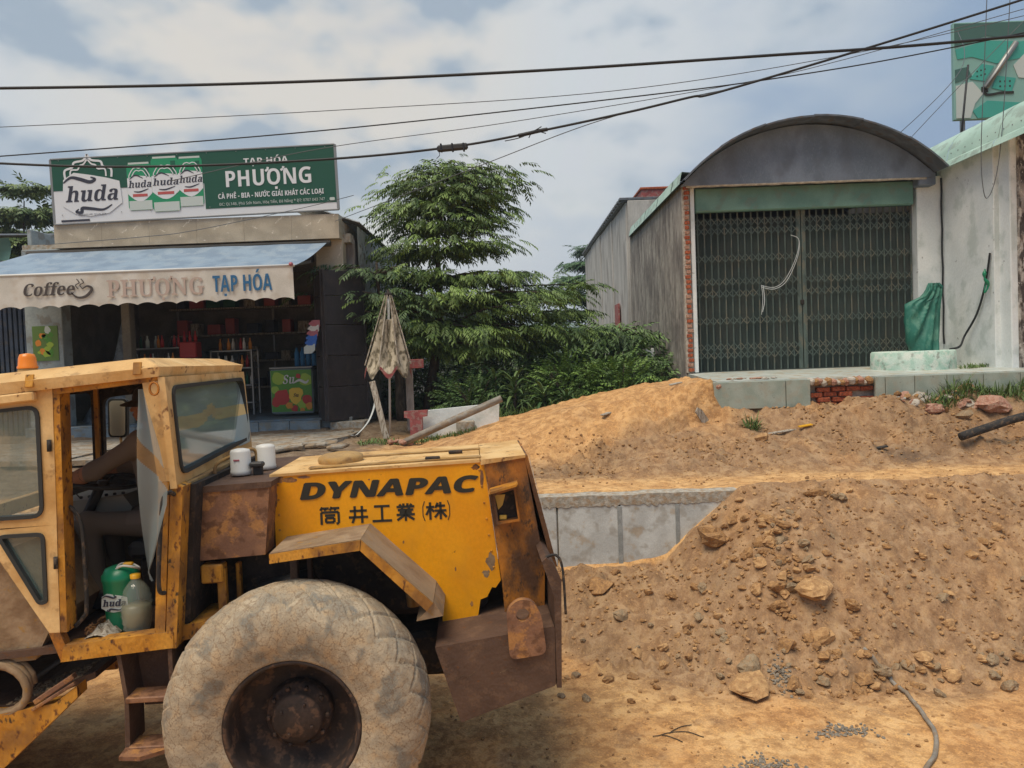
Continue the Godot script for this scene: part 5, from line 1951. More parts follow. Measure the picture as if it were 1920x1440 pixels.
func make_wires() -> void:
	# name, label, material, radius, points (all overhead, about nine metres off)
	var w := [
		["power_cable", "thick twisted black cable highest across the sky", "wire_black", 0.017, [Vector3(-9.5, 6.30, -9.0), Vector3(-5.79, 6.19, -9), Vector3(-2.83, 6.14, -9), Vector3(0.13, 6.16, -9), Vector3(3.1, 6.242, -9), Vector3(5.32, 6.32, -9), Vector3(9.0, 6.55, -9)]],
		["power_cable", "thick black cable with splice that dips low over the green signboard", "wire_black", 0.014, [Vector3(-9.5, 5.6, -8.6), Vector3(-5.84, 5.307, -8.9), Vector3(-3.99, 5.227, -9), Vector3(-2.0, 5.241, -9), Vector3(-0.58, 5.33, -9), Vector3(0.417, 5.472, -9), Vector3(1.5, 5.66, -9), Vector3(2.2, 5.80, -9), Vector3(2.5, 5.84, -9), Vector3(4.148, 6.259, -9), Vector3(6.0, 6.757, -9), Vector3(9.0, 7.6, -9)]],
		["overhead_wire", "medium dark wire just above the green signboard's top", "wire_black", 0.0075, [Vector3(-9.5, 5.3, -9), Vector3(-5.84, 5.411, -9), Vector3(-2.1, 5.57, -9), Vector3(1.6, 5.833, -9), Vector3(3.46, 6.01, -9), Vector3(5.26, 6.261, -9), Vector3(9.0, 6.9, -9)]],
		["overhead_wire", "hair thin grey wire second from the top of the sky at left", "wire_grey", 0.0045, [Vector3(-9.5, 5.75, -9.1), Vector3(-5.82, 5.778, -9.1), Vector3(-2.1, 5.827, -9.1), Vector3(1.3, 5.935, -9.1), Vector3(4.086, 6.261, -9.1), Vector3(6.5, 6.7, -9.1)]],
		["overhead_wire", "thin wire rising right from behind the signboard's top right corner", "wire_grey", 0.0045, [Vector3(-4.0, 5.13, -9.3), Vector3(-2.2, 5.43, -9.25), Vector3(0.05, 5.644, -9.2), Vector3(2.72, 5.988, -9.2), Vector3(4.09, 6.243, -9.2), Vector3(6.2, 6.75, -9.2)]],
		["overhead_wire", "thin wire sloping up right over the tree from the shop parapet", "wire_grey", 0.005, [Vector3(-3.1, 5.45, -14.0), Vector3(-2.3, 5.25, -12.2), Vector3(-0.3, 5.25, -9.6), Vector3(0.976, 5.55, -9.1), Vector3(1.9, 5.76, -9.05), Vector3(2.6, 5.87, -9.0)]],
		["service_wire", "slack wire drooping before the whitewashed wall", "wire_grey", 0.006, [Vector3(7.45, 9.0, -11.8), Vector3(7.35, 7.2, -11.8), Vector3(7.3, 5.6, -11.85), Vector3(7.42, 5.05, -11.9), Vector3(7.58, 5.9, -11.8), Vector3(7.75, 9.0, -11.7)]],
		["service_wire", "pair end wire slanting to the advertising board's left edge", "wire_grey", 0.006, [Vector3(6.75, 6.37, -13.6), Vector3(7.8, 7.45, -13.2), Vector3(9.36, 9.2, -15.9)]],
		["service_wire", "thin wire crossing the advertising board from its lower left", "wire_grey", 0.006, [Vector3(6.95, 6.26, -13.6), Vector3(8.0, 7.4, -13.2), Vector3(10.4, 9.7, -13.0)]],
		["shop_wire", "thin dark wire strung along the marble parapet", "wire_grey", 0.006, [Vector3(-8.3, 5.2, -13.9), Vector3(-6.5, 5.28, -13.9), Vector3(-5.6, 5.36, -13.9), Vector3(-3.6, 5.66, -13.75), Vector3(-2.6, 5.75, -13.3)]],
	]
	for s in w:
		var b := MB.new(true)
		b.tube(curve3(s[4], 10), s[3], 6)
		one(s[0], b.done(), M[s[2]], s[1], "wire")
	# black splice box and tape wraps on the low cable
	var t := thing("splice_box", "black splice box clamped on the low cable left of centre", "box", Vector3(-0.59, 5.32, -9.0))
	var b := MB.new()
	b.bbox(Vector3(0, 0, 0), Vector3(0.36, 0.075, 0.06), 0.02, Basis(Vector3.BACK, 0.06))
	put(t, "body", b.done(), M.hose_black)
	b = MB.new()
	for i in 3:
		b.bbox(Vector3(-0.13 + i * 0.13, 0.0, 0), Vector3(0.022, 0.092, 0.075), 0.01, Basis(Vector3.BACK, 0.06))
	put(t, "clamp_band", b.done(), M.wire_black, "stuff")
	b = MB.new(true)
	b.tube(curve3([Vector3(-0.17, -0.02, 0), Vector3(-0.15, -0.08, 0.01), Vector3(-0.19, -0.12, 0)]), 0.004, 5)
	put(t, "wire_end", b.done(), M.wire_black)
	b = MB.new(true)
	b.tube(curve3([Vector3(0.18, 5.43, -9.0), Vector3(0.3, 5.447, -8.985), Vector3(0.42, 5.475, -9.0), Vector3(0.52, 5.49, -9.0)]), 0.022, 6)
	b.tube(curve3([Vector3(0.02, 5.37, -8.99), Vector3(0.2, 5.40, -8.98), Vector3(0.34, 5.46, -8.98), Vector3(0.45, 5.52, -8.99)]), 0.006, 5)
	b.tube(curve3([Vector3(0.3, 5.40, -9.0), Vector3(0.36, 5.47, -8.98), Vector3(0.5, 5.44, -8.99)]), 0.006, 5)
	one("cable_joint", b.done(), M.wire_black, "taped joint with loose ends on the low cable", "cable joint")


# ---------------------------------------------------------------- the road roller
# Side view in metres round the near rear wheel: x to the rear (right), y up from the axle, z towards the road's near side.
const AXLE := 0.75


func sv(a: Array) -> PackedVector2Array:
	var p := V2(a)
	for i in p.size():
		p[i].y += AXLE
	return p


func rv(x: float, y: float, z: float) -> Vector3:
	return Vector3(x, y + AXLE, z)


func plate(parent: Node, called: String, outline: Array, z0: float, z1: float, m: Material) -> MeshInstance3D:
	var b := MB.new()
	b.slab(sv(outline), z0, z1)
	return put(parent, called, b.done(), m)


func tyre_mesh() -> ArrayMesh:
	var b := MB.new(true)
	var half := [Vector2(0.385, 0.19), Vector2(0.392, 0.225), Vector2(0.415, 0.245), Vector2(0.43, 0.243), Vector2(0.47, 0.262), Vector2(0.53, 0.279), Vector2(0.59, 0.283), Vector2(0.64, 0.276), Vector2(0.685, 0.257), Vector2(0.72, 0.232), Vector2(0.748, 0.198), Vector2(0.766, 0.165), Vector2(0.777, 0.13), Vector2(0.784, 0.095), Vector2(0.788, 0.06), Vector2(0.79, 0.03)]
	var prof := half.duplicate()
	prof.append(Vector2(0.79, 0.0))
	for i in range(half.size() - 1, -1, -1):
		prof.append(Vector2(half[i].x, -half[i].y))
	# finer rings over the tread
	var dense := []
	for i in prof.size() - 1:
		var cut := 4 if minf(prof[i].x, prof[i + 1].x) > 0.68 else 1
		for k in cut:
			dense.append((prof[i] as Vector2).lerp(prof[i + 1], float(k) / cut))
	dense.append(prof[prof.size() - 1])
	prof = dense
	var seg := 400
	var n := FastNoiseLite.new()
	n.seed = 6
	n.frequency = 7.0
	n.fractal_octaves = 3
	var rings := []
	for i in prof.size():
		var ring := []
		for k in seg:
			var a := TAU * k / seg
			var p: Vector2 = prof[i]
			# worn diamond blocks over the tread and shoulder
			var r := p.x
			var across := p.y
			if p.x > 0.70:
				across += signf(p.y) * (0.79 - p.x) * 0.6
				var u := a * 24.0 / TAU
				var v := across / 0.14
				var d1 := absf(fposmod(u + v * 0.5, 1.0) - 0.5)
				var d2 := absf(fposmod(u - v * 0.5, 1.0) - 0.5)
				var g := minf(0.5 - d1, 0.5 - d2)
				r -= 0.016 * smoothstep(0.06, 0.025, g) * smoothstep(0.70, 0.735, p.x)
			var v3 := Vector3(cos(a) * r, sin(a) * r, p.y)
			var w := n.get_noise_3dv(v3) * 0.006
			v3.x += cos(a) * w
			v3.y += sin(a) * w
			v3.z += signf(p.y) * n.get_noise_3dv(v3 * 1.7) * 0.006 * smoothstep(0.4, 0.5, p.x)
			ring.append(v3)
		rings.append(ring)
	for i in prof.size() - 1:
		for k in seg:
			var l := (k + 1) % seg
			b.quad(rings[i][k], rings[i][l], rings[i + 1][l], rings[i + 1][k])
	return b.done()


func wheel(parent: Node, z: float, face: float) -> void:
	var w := Node3D.new()
	w.name = "wheel"
	parent.add_child(w, true)
	w.position = rv(0, 0, z)
	w.scale = Vector3(1, 1, 1)
	put(w, "tyre", tyre_mesh(), M.tyre_mud)
	var turn := Transform3D(Basis(Vector3.RIGHT, PI / 2 * face), Vector3.ZERO)
	var b := MB.new(true)
	b.lathe([Vector2(0.395, 0.225), Vector2(0.402, 0.235), Vector2(0.38, 0.235), Vector2(0.365, 0.20), Vector2(0.36, 0.05), Vector2(0.34, 0.0), Vector2(0.30, -0.02), Vector2(0.26, -0.03), Vector2(0.0, -0.03)], turn, 48)
	put(w, "rim", b.done(), M.rim_steel)
	b = MB.new(true)
	b.lathe([Vector2(0.20, -0.03), Vector2(0.20, 0.04), Vector2(0.185, 0.06), Vector2(0.155, 0.065), Vector2(0.15, 0.10), Vector2(0.135, 0.115), Vector2(0.0, 0.118)], turn, 36)
	put(w, "hub", b.done(), M.rim_steel)
	b = MB.new()
	for i in 10:
		var a := TAU * i / 10.0
		b.bbox(turn * Vector3(cos(a) * 0.175, 0.07, sin(a) * 0.175), Vector3(0.026, 0.026, 0.03), 0.006)
	for i in 4:
		var a := TAU * i / 4.0 + 0.5
		b.bbox(turn * Vector3(cos(a) * 0.10, 0.12, sin(a) * 0.10), Vector3(0.018, 0.018, 0.016), 0.004)
	put(w, "bolts", b.done(), M.rim_steel, "stuff")


func window(parent: Node, called: String, opening: PackedVector2Array, z: float, deep := 0.03) -> MeshInstance3D:
	# a rubber seal with its pane
	var b := MB.new()
	b.framed(opening, inset(opening, 0.022), z - deep, z + 0.012)
	var seal := put(parent, called, b.done(), M.seal_black)
	b = MB.new()
	b.slab(inset(opening, 0.02), z - deep * 0.6, z - deep * 0.6 + 0.005)
	put(seal, "pane", b.done(), M.window_glass)
	return seal


func handrail(parent: Node, pts: Array, r := 0.013, m: Material = null) -> void:
	var b := MB.new(true)
	b.tube(curve3(pts, 6), r, 8)
	put(parent, "handrail", b.done(), m if m else M.rubber_black)


func make_roller() -> void:
	var t := thing("road_roller", "old yellow road roller with dusty rear tyre and open cab", "road roller", Vector3(-1.36, 0.0, -4.62), "", deg_to_rad(3.0))
	wheel(t, 0.0, 1.0)
	wheel(t, -1.8, -1.0)
	var b := MB.new()
	# ---- engine hood
	var hood := plate(t, "hood_side", [-0.22, 0.86, -0.22, 1.385, 1.175, 1.415, 1.20, 1.2, 1.262, 0.61, 1.225, 0.56, 1.20, 0.565, 1.165, 0.50, 1.12, 0.485, 1.095, 0.35, 0.86, 0.35, 0.865, 0.54, 0.36, 0.975, 0.33, 0.86], -0.472, -0.45, M.paint_hood)
	plate(t, "hood_side", [-0.22, 0.86, -0.22, 1.385, 1.175, 1.415, 1.262, 0.61, 1.095, 0.35, 0.86, 0.35, 0.865, 0.54, 0.36, 0.975, 0.33, 0.86], -1.372, -1.35, M.paint_hood)
	# the painted names
	b = MB.new()
	letters(b, "DYNAPAC", font(), -0.05, 1.095, 1.218, 0.105, -0.447, 0.003, 0.30)
	letters(b, "DYNAPAC", font(), -0.036, 1.109, 1.218, 0.105, -0.4465, 0.003, 0.30)
	letters(b, "DYNAPAC", font(), -0.043, 1.102, 1.222, 0.105, -0.446, 0.003, 0.30)
	letters(b, "DYNAPAC", font(), -0.043, 1.102, 1.214, 0.105, -0.4455, 0.003, 0.30)
	var let := put(hood, "lettering", b.done(), M.ink_black)
	let.position = Vector3(0, AXLE, 0)
	let = put(hood, "lettering", kanji(0.075, 0.945, 1.042, 0.118, -0.4485), M.ink_black)
	let.position = Vector3(0, AXLE, 0)
	# rust and bare primer where the paint has gone, scratches on the ballast box
	rng.seed = 71
	for q in [[-0.19, 1.355, 0.055, 0.028, "rusty_box"], [-0.11, 1.35, 0.06, 0.02, "rusty_box"], [-0.02, 1.365, 0.05, 0.012, "rusty_box"], [-0.205, 1.25, 0.010, 0.08, "rusty_box"], [1.12, 1.38, 0.03, 0.022, "post_steel"], [1.16, 1.30, 0.012, 0.07, "rusty_box"], [1.20, 0.74, 0.035, 0.06, "dust_brown"], [1.165, 0.66, 0.03, 0.03, "dust_brown"], [0.96, 0.70, 0.006, 0.016, "rusty_box"], [0.62, 0.90, 0.006, 0.012, "rusty_box"], [1.06, 0.46, 0.012, 0.02, "rusty_box"], [0.41, 1.33, 0.008, 0.006, "rusty_box"]]:
		var poly := PackedVector2Array()
		for i in 16:
			var a := TAU * i / 16.0
			poly.append(Vector2(q[0] + cos(a) * q[2] * rng.randf_range(0.55, 1.15), q[1] + AXLE + sin(a) * q[3] * rng.randf_range(0.55, 1.15)))
		b = MB.new()
		b.slab(poly, -0.452, -0.4488)
		put(hood, "bare_patch", b.done(), M[q[4]])
	for q in [[0.95, 0.135, 0.05, 0.010], [1.03, 0.15, 0.04, 0.006], [1.24, 0.165, 0.06, 0.003]]:
		b = MB.new()
		b.slab(sv([q[0] - q[2] * 0.3, q[1] - q[3], q[0] + q[2] * 0.6, q[1] + 0.02, q[0] + q[2], q[1] + 0.03, q[0] + q[2] * 0.4, q[1] + q[3], q[0] - q[2] * 0.2, q[1] + q[3] * 0.6]), -0.001, 0.0014)
		put(t, "paint_scrape", b.done(), M.dust_brown)
	# bolts along the hood's lower edge and rear seam
	b = MB.new()
	for i in 7:
		b.bbox(rv(1.145 + 0.012 * i, 1.36 - i * 0.11, -0.448), Vector3(0.014, 0.014, 0.01), 0.003)
	for i in 5:
		b.bbox(rv(-0.19, 0.92 + i * 0.1, -0.448), Vector3(0.014, 0.014, 0.01), 0.003)
	put(t, "hood_bolts", b.done(), M.paint_old, "stuff")
	# top plates, dusty, with hinge strips and latches
	b = MB.new()
	var top := sv([-0.24, 1.375, 0.25, 1.392, 0.80, 1.405, 1.15, 1.414, 1.15, 1.432, 0.8, 1.424, 0.25, 1.41, -0.24, 1.393])
	b.slab(top, -1.38, -0.44)
	put(t, "hood_top", b.done(), M.paint_cab)
	b = MB.new()
	b.slab(sv([1.155, 1.40, 1.455, 1.437, 1.455, 1.455, 1.155, 1.434]), -1.38, -0.41)
	put(t, "hood_rear_top", b.done(), M.paint_cab)
	b = MB.new()
	b.slab(sv([0.0, 1.408, 1.16, 1.436, 1.16, 1.444, 0.0, 1.416]), -0.60, -0.52)
	b.slab(sv([0.3, 1.414, 1.16, 1.436, 1.16, 1.444, 0.3, 1.422]), -1.06, -1.0)
	put(t, "hinge_strip", b.done(), M.dust_yellow, "stuff")
	for q in [[0.83, -0.56], [0.98, -0.86]]:
		b = MB.new()
		b.bbox(rv(q[0], 1.442, q[1]), Vector3(0.10, 0.02, 0.05), 0.005)
		put(t, "latch", b.done(), M.black_steel)
	b = MB.new(true)
	var cap := Transform3D(Basis(Vector3.BACK, 0.03), rv(0.16, 1.405, -0.86))
	b.lathe([Vector2(0.155, 0.0), Vector2(0.162, 0.025), Vector2(0.155, 0.045), Vector2(0.12, 0.062), Vector2(0.05, 0.072), Vector2(0.0, 0.074)], cap, 32)
	put(t, "air_cap", b.done(), M.dust_yellow)
	# ---- engine bulk inside
	b = MB.new()
	b.bbox(rv(0.25, 0.80, -0.92), Vector3(1.85, 0.85, 0.8), 0.05)
	put(t, "engine", b.done(), M.black_steel)
	b = MB.new()
	b.bbox(rv(0.3, 0.1, -0.9), Vector3(2.6, 0.30, 0.75), 0.03)
	put(t, "chassis", b.done(), M.black_steel)
	b = MB.new(true)
	b.tube([rv(0, 0, -0.2), rv(0, 0, -1.6)], 0.13, 16)
	put(t, "axle", b.done(), M.black_steel)
	b = MB.new(true)
	b.tube([rv(0.66, 0.72, -0.42), rv(0.68, 0.48, -0.42)], 0.05, 12)
	put(t, "cylinder", b.done(), M.dust_yellow)
	# ---- rear post, lamp and hazard face
	plate(t, "rear_post", [1.178, 1.415, 1.448, 1.45, 1.56, 0.70, 1.545, 0.30, 1.285, 0.30, 1.268, 0.60], -0.465, -0.425, M.post_steel)
	plate(t, "rear_post", [1.178, 1.415, 1.448, 1.45, 1.56, 0.70, 1.545, 0.30, 1.285, 0.30, 1.268, 0.60], -1.375, -1.335, M.post_steel)
	plate(t, "rear_panel", [1.445, 1.45, 1.47, 1.45, 1.645, 0.69, 1.61, 0.69], -1.38, -0.42, M.post_steel)
	b = MB.new()
	for i in 9:
		var k := 0.06 + i * 0.1
		var p := Vector2(1.474, 1.43).lerp(Vector2(1.642, 0.70), k)
		var q := Vector2(1.474, 1.43).lerp(Vector2(1.642, 0.70), k + 0.05)
		b.quad(rv(p.x + 0.004, p.y, -0.43), rv(q.x + 0.004, q.y, -0.43), rv(q.x + 0.004, q.y + 0.05, -0.55), rv(p.x + 0.004, p.y + 0.05, -0.55))
	put(t, "hazard_stripe", b.done(), M.plastic_white, "stuff")
	var lamp := MB.new()
	lamp.framed(sv([1.225, 1.225, 1.245, 1.01, 1.40, 1.03, 1.375, 1.265]), sv([1.24, 1.205, 1.258, 1.03, 1.387, 1.045, 1.365, 1.24]), -0.425, -0.33)
	var lb := put(t, "rear_lamp", lamp.done(), M.post_steel)
	lamp = MB.new()
	lamp.slab(sv([1.238, 1.207, 1.256, 1.028, 1.389, 1.043, 1.367, 1.242]), -0.42, -0.40)
	put(lb, "lamp_back", lamp.done(), M.black_steel)
	lamp = MB.new()
	lamp.slab(sv([1.24, 1.20, 1.26, 1.10, 1.29, 1.13, 1.31, 1.20]), -0.40, -0.385)
	lamp.bbox(rv(1.29, 1.05, -0.38), Vector3(0.05, 0.03, 0.03), 0.005)
	put(lb, "lamp_glass", lamp.done(), M.lamp_lens, "stuff")
	lamp = MB.new()
	lamp.slab(sv([1.20, 1.222, 1.38, 1.268, 1.392, 1.285, 1.21, 1.24]), -0.43, -0.27)
	put(lb, "lamp_hood", lamp.done(), M.paint_old)
	# ---- ballast box and its lug
	b = MB.new()
	b.slab(rounded(sv([0.827, 0.345, 0.972, -0.134, 1.567, 0.064, 1.572, 0.435]), 0.012, 2), -1.8, 0.0)
	put(t, "ballast_box", b.done(), M.brown_steel)
	b = MB.new()
	b.bbox(rv(1.0, -0.13, -0.25), Vector3(0.07, 0.05, 0.07), 0.01)
	put(t, "drain_plug", b.done(), M.brown_steel)
	b = MB.new()
	var hole := PackedVector2Array()
	for i in 14:
		hole.append(Vector2(1.375, 0.525 + AXLE) + Vector2.from_angle(TAU * i / 14.0) * 0.042)
	b.framed(rounded(sv([1.285, 0.25, 1.515, 0.275, 1.49, 0.52, 1.44, 0.61, 1.35, 0.625, 1.275, 0.56]), 0.05), hole, -0.02, 0.03)
	put(t, "lifting_lug", b.done(), M.rusty_box)
	plate(t, "rear_bumper", [1.505, 0.84, 1.535, 0.865, 1.575, 0.83, 1.622, 0.72, 1.602, 0.05, 1.572, 0.05, 1.575, 0.62], -1.8, 0.005, M.brown_steel)
	b = MB.new(true)
	b.tube(curve3([rv(1.53, 0.86, -0.03), rv(1.60, 0.87, -0.02), rv(1.635, 0.78, -0.02), rv(1.645, 0.5, -0.02)]), 0.009, 6)
	put(t, "tow_hook", b.done(), M.rubber_black)
	# ---- fender
	b = MB.new()
	b.slab(sv([-0.145, 0.915, -0.145, 0.975, 0.405, 1.035, 0.40, 0.97]), -0.452, 0.0)
	put(t, "fender", b.done(), M.dust_brown)
	b = MB.new()
	b.slab(sv([0.40, 0.968, 0.408, 1.036, 0.83, 0.625, 0.79, 0.575]), -0.452, 0.002)
	put(t, "fender", b.done(), M.dust_brown)
	b = MB.new()
	b.slab(sv([0.792, 0.573, 0.832, 0.62, 0.885, 0.53, 0.72, 0.505]), -0.452, -0.02)
	put(t, "fender_flap", b.done(), M.dust_brown)
	for q in [[-0.145, 0.915, -0.145, 0.972, 0.404, 1.031, 0.398, 0.968], [0.401, 0.966, 0.409, 1.03, 0.828, 0.622, 0.788, 0.574]]:
		b = MB.new()
		b.slab(sv(q), 0.003, 0.012)
		put(t, "fender_lip", b.done(), M.paint_old)
	b = MB.new()
	b.bar(rv(-0.10, 0.93, -0.43), rv(-0.10, 0.55, -0.43), 0.05, 0.06)
	b.bar(rv(0.0, 0.95, -0.43), rv(0.0, 0.55, -0.43), 0.03, 0.04)
	put(t, "fender_stay", b.done(), M.brown_steel, "stuff")
	# ---- tool box and deck behind the cab
	b = MB.new()
	b.slab(sv([-0.745, 0.885, -0.655, 1.352, -0.19, 1.366, -0.238, 0.91]), -0.47, -0.25)
	put(t, "tool_box", b.done(), M.rusty_box)
	b = MB.new()
	b.slab(sv([-0.68, 1.32, -0.66, 1.362, -0.175, 1.378, -0.18, 1.34]), -1.6, -0.24)
	put(t, "deck", b.done(), M.brown_steel)
	b = MB.new()
	b.bar(rv(-0.70, 1.40, -0.10), rv(-0.72, 1.42, -1.5), 0.12, 0.03)
	put(t, "deck_rail", b.done(), M.dust_yellow)
	b = MB.new()
	b.bbox(rv(-0.36, 1.40, -0.62), Vector3(0.06, 0.07, 0.05), 0.01)
	b.bbox(rv(-0.36, 1.445, -0.60), Vector3(0.09, 0.035, 0.07), 0.01)
	put(t, "switch_box", b.done(), M.hose_black, "stuff")
	handrail(t, [rv(-0.62, 1.36, -0.55), rv(-0.625, 1.45, -0.56), rv(-0.57, 1.49, -0.62), rv(-0.44, 1.53, -0.8), rv(-0.42, 1.42, -0.82)], 0.012, M.dust_yellow)
	# things under the deck
	b = MB.new()
	b.bbox(rv(-0.58, 0.80, -0.30), Vector3(0.14, 0.12, 0.1), 0.01)
	put(t, "bracket", b.done(), M.paint_old)
	for q in [[-0.53, -0.30, 0.055], [-0.46, -0.42, 0.03]]:
		b = MB.new()
		b.bbox(rv(q[0], 0.58, q[1]), Vector3(q[2], 0.5, 0.05), 0.006)
		put(t, "stay", b.done(), M.paint_old)
	b = MB.new(true)
	b.tube([rv(-0.35, 0.62, -0.5), rv(0.02, 0.70, -0.5)], 0.05, 10)
	put(t, "filter_pipe", b.done(), M.hose_black)
	make_cab(t)
	make_front(t)
	make_roller_load()


func kanji(x0: float, x1: float, base: float, h: float, z: float) -> ArrayMesh:
	var b := MB.new()
	var glyphs := [
		[[0.14, 0.99, 0.04, 0.80], [0.10, 0.91, 0.45, 0.91], [0.24, 0.9, 0.30, 0.79], [0.60, 0.99, 0.5, 0.80], [0.56, 0.91, 0.97, 0.91], [0.72, 0.9, 0.78, 0.79], [0.08, 0.0, 0.08, 0.69, 0.92, 0.69, 0.92, 0.06, 0.80, 0.03], [0.25, 0.51, 0.75, 0.51], [0.30, 0.36, 0.30, 0.12, 0.70, 0.12, 0.70, 0.36, 0.30, 0.36]],
		[[0.08, 0.70, 0.92, 0.70], [0.03, 0.34, 0.97, 0.34], [0.33, 0.97, 0.33, 0.4, 0.20, 0.02], [0.68, 0.97, 0.68, 0.0]],
		[[0.12, 0.90, 0.88, 0.90], [0.5, 0.90, 0.5, 0.08], [0.02, 0.07, 0.98, 0.07]],
		[[0.4, 1.0, 0.4, 0.82], [0.6, 1.0, 0.6, 0.82], [0.2, 0.96, 0.28, 0.84], [0.8, 0.96, 0.72, 0.84], [0.06, 0.81, 0.94, 0.81], [0.3, 0.76, 0.36, 0.67], [0.7, 0.76, 0.64, 0.67], [0.12, 0.63, 0.88, 0.63], [0.2, 0.5, 0.8, 0.5], [0.05, 0.36, 0.95, 0.36], [0.5, 0.63, 0.5, 0.0], [0.46, 0.34, 0.08, 0.06], [0.54, 0.34, 0.92, 0.06]],
		[[0.2, 1.06, 0.08, 0.75, 0.08, 0.25, 0.2, -0.06]],
		[[0.0, 0.72, 0.4, 0.72], [0.2, 0.99, 0.2, 0.0], [0.19, 0.68, 0.0, 0.28], [0.22, 0.62, 0.4, 0.45], [0.58, 0.95, 0.46, 0.66], [0.5, 0.77, 0.94, 0.77], [0.42, 0.5, 1.0, 0.5], [0.71, 0.99, 0.71, 0.0], [0.69, 0.48, 0.42, 0.12], [0.73, 0.48, 1.0, 0.12]],
		[[0.0, 1.06, 0.12, 0.75, 0.12, 0.25, 0.0, -0.06]],
	]
	var at := [0.0, 0.215, 0.395, 0.575, 0.775, 0.81, 0.975]
	var W := x1 - x0
	for i in glyphs.size():
		var w := W * 0.155 if not i in [4, 6] else W * 0.12
		for s in glyphs[i]:
			var pts := []
			for k in range(0, s.size(), 2):
				pts.append(Vector2(x0 + at[i] * W + s[k] * w, base + s[k + 1] * h))
			for k in pts.size() - 1:
				# each stroke piece ends round
				b.stroke([pts[k], pts[k + 1]], h * (0.135 if not i in [4, 6] else 0.05), z - 0.0015, z + 0.0015)
	return b.done()


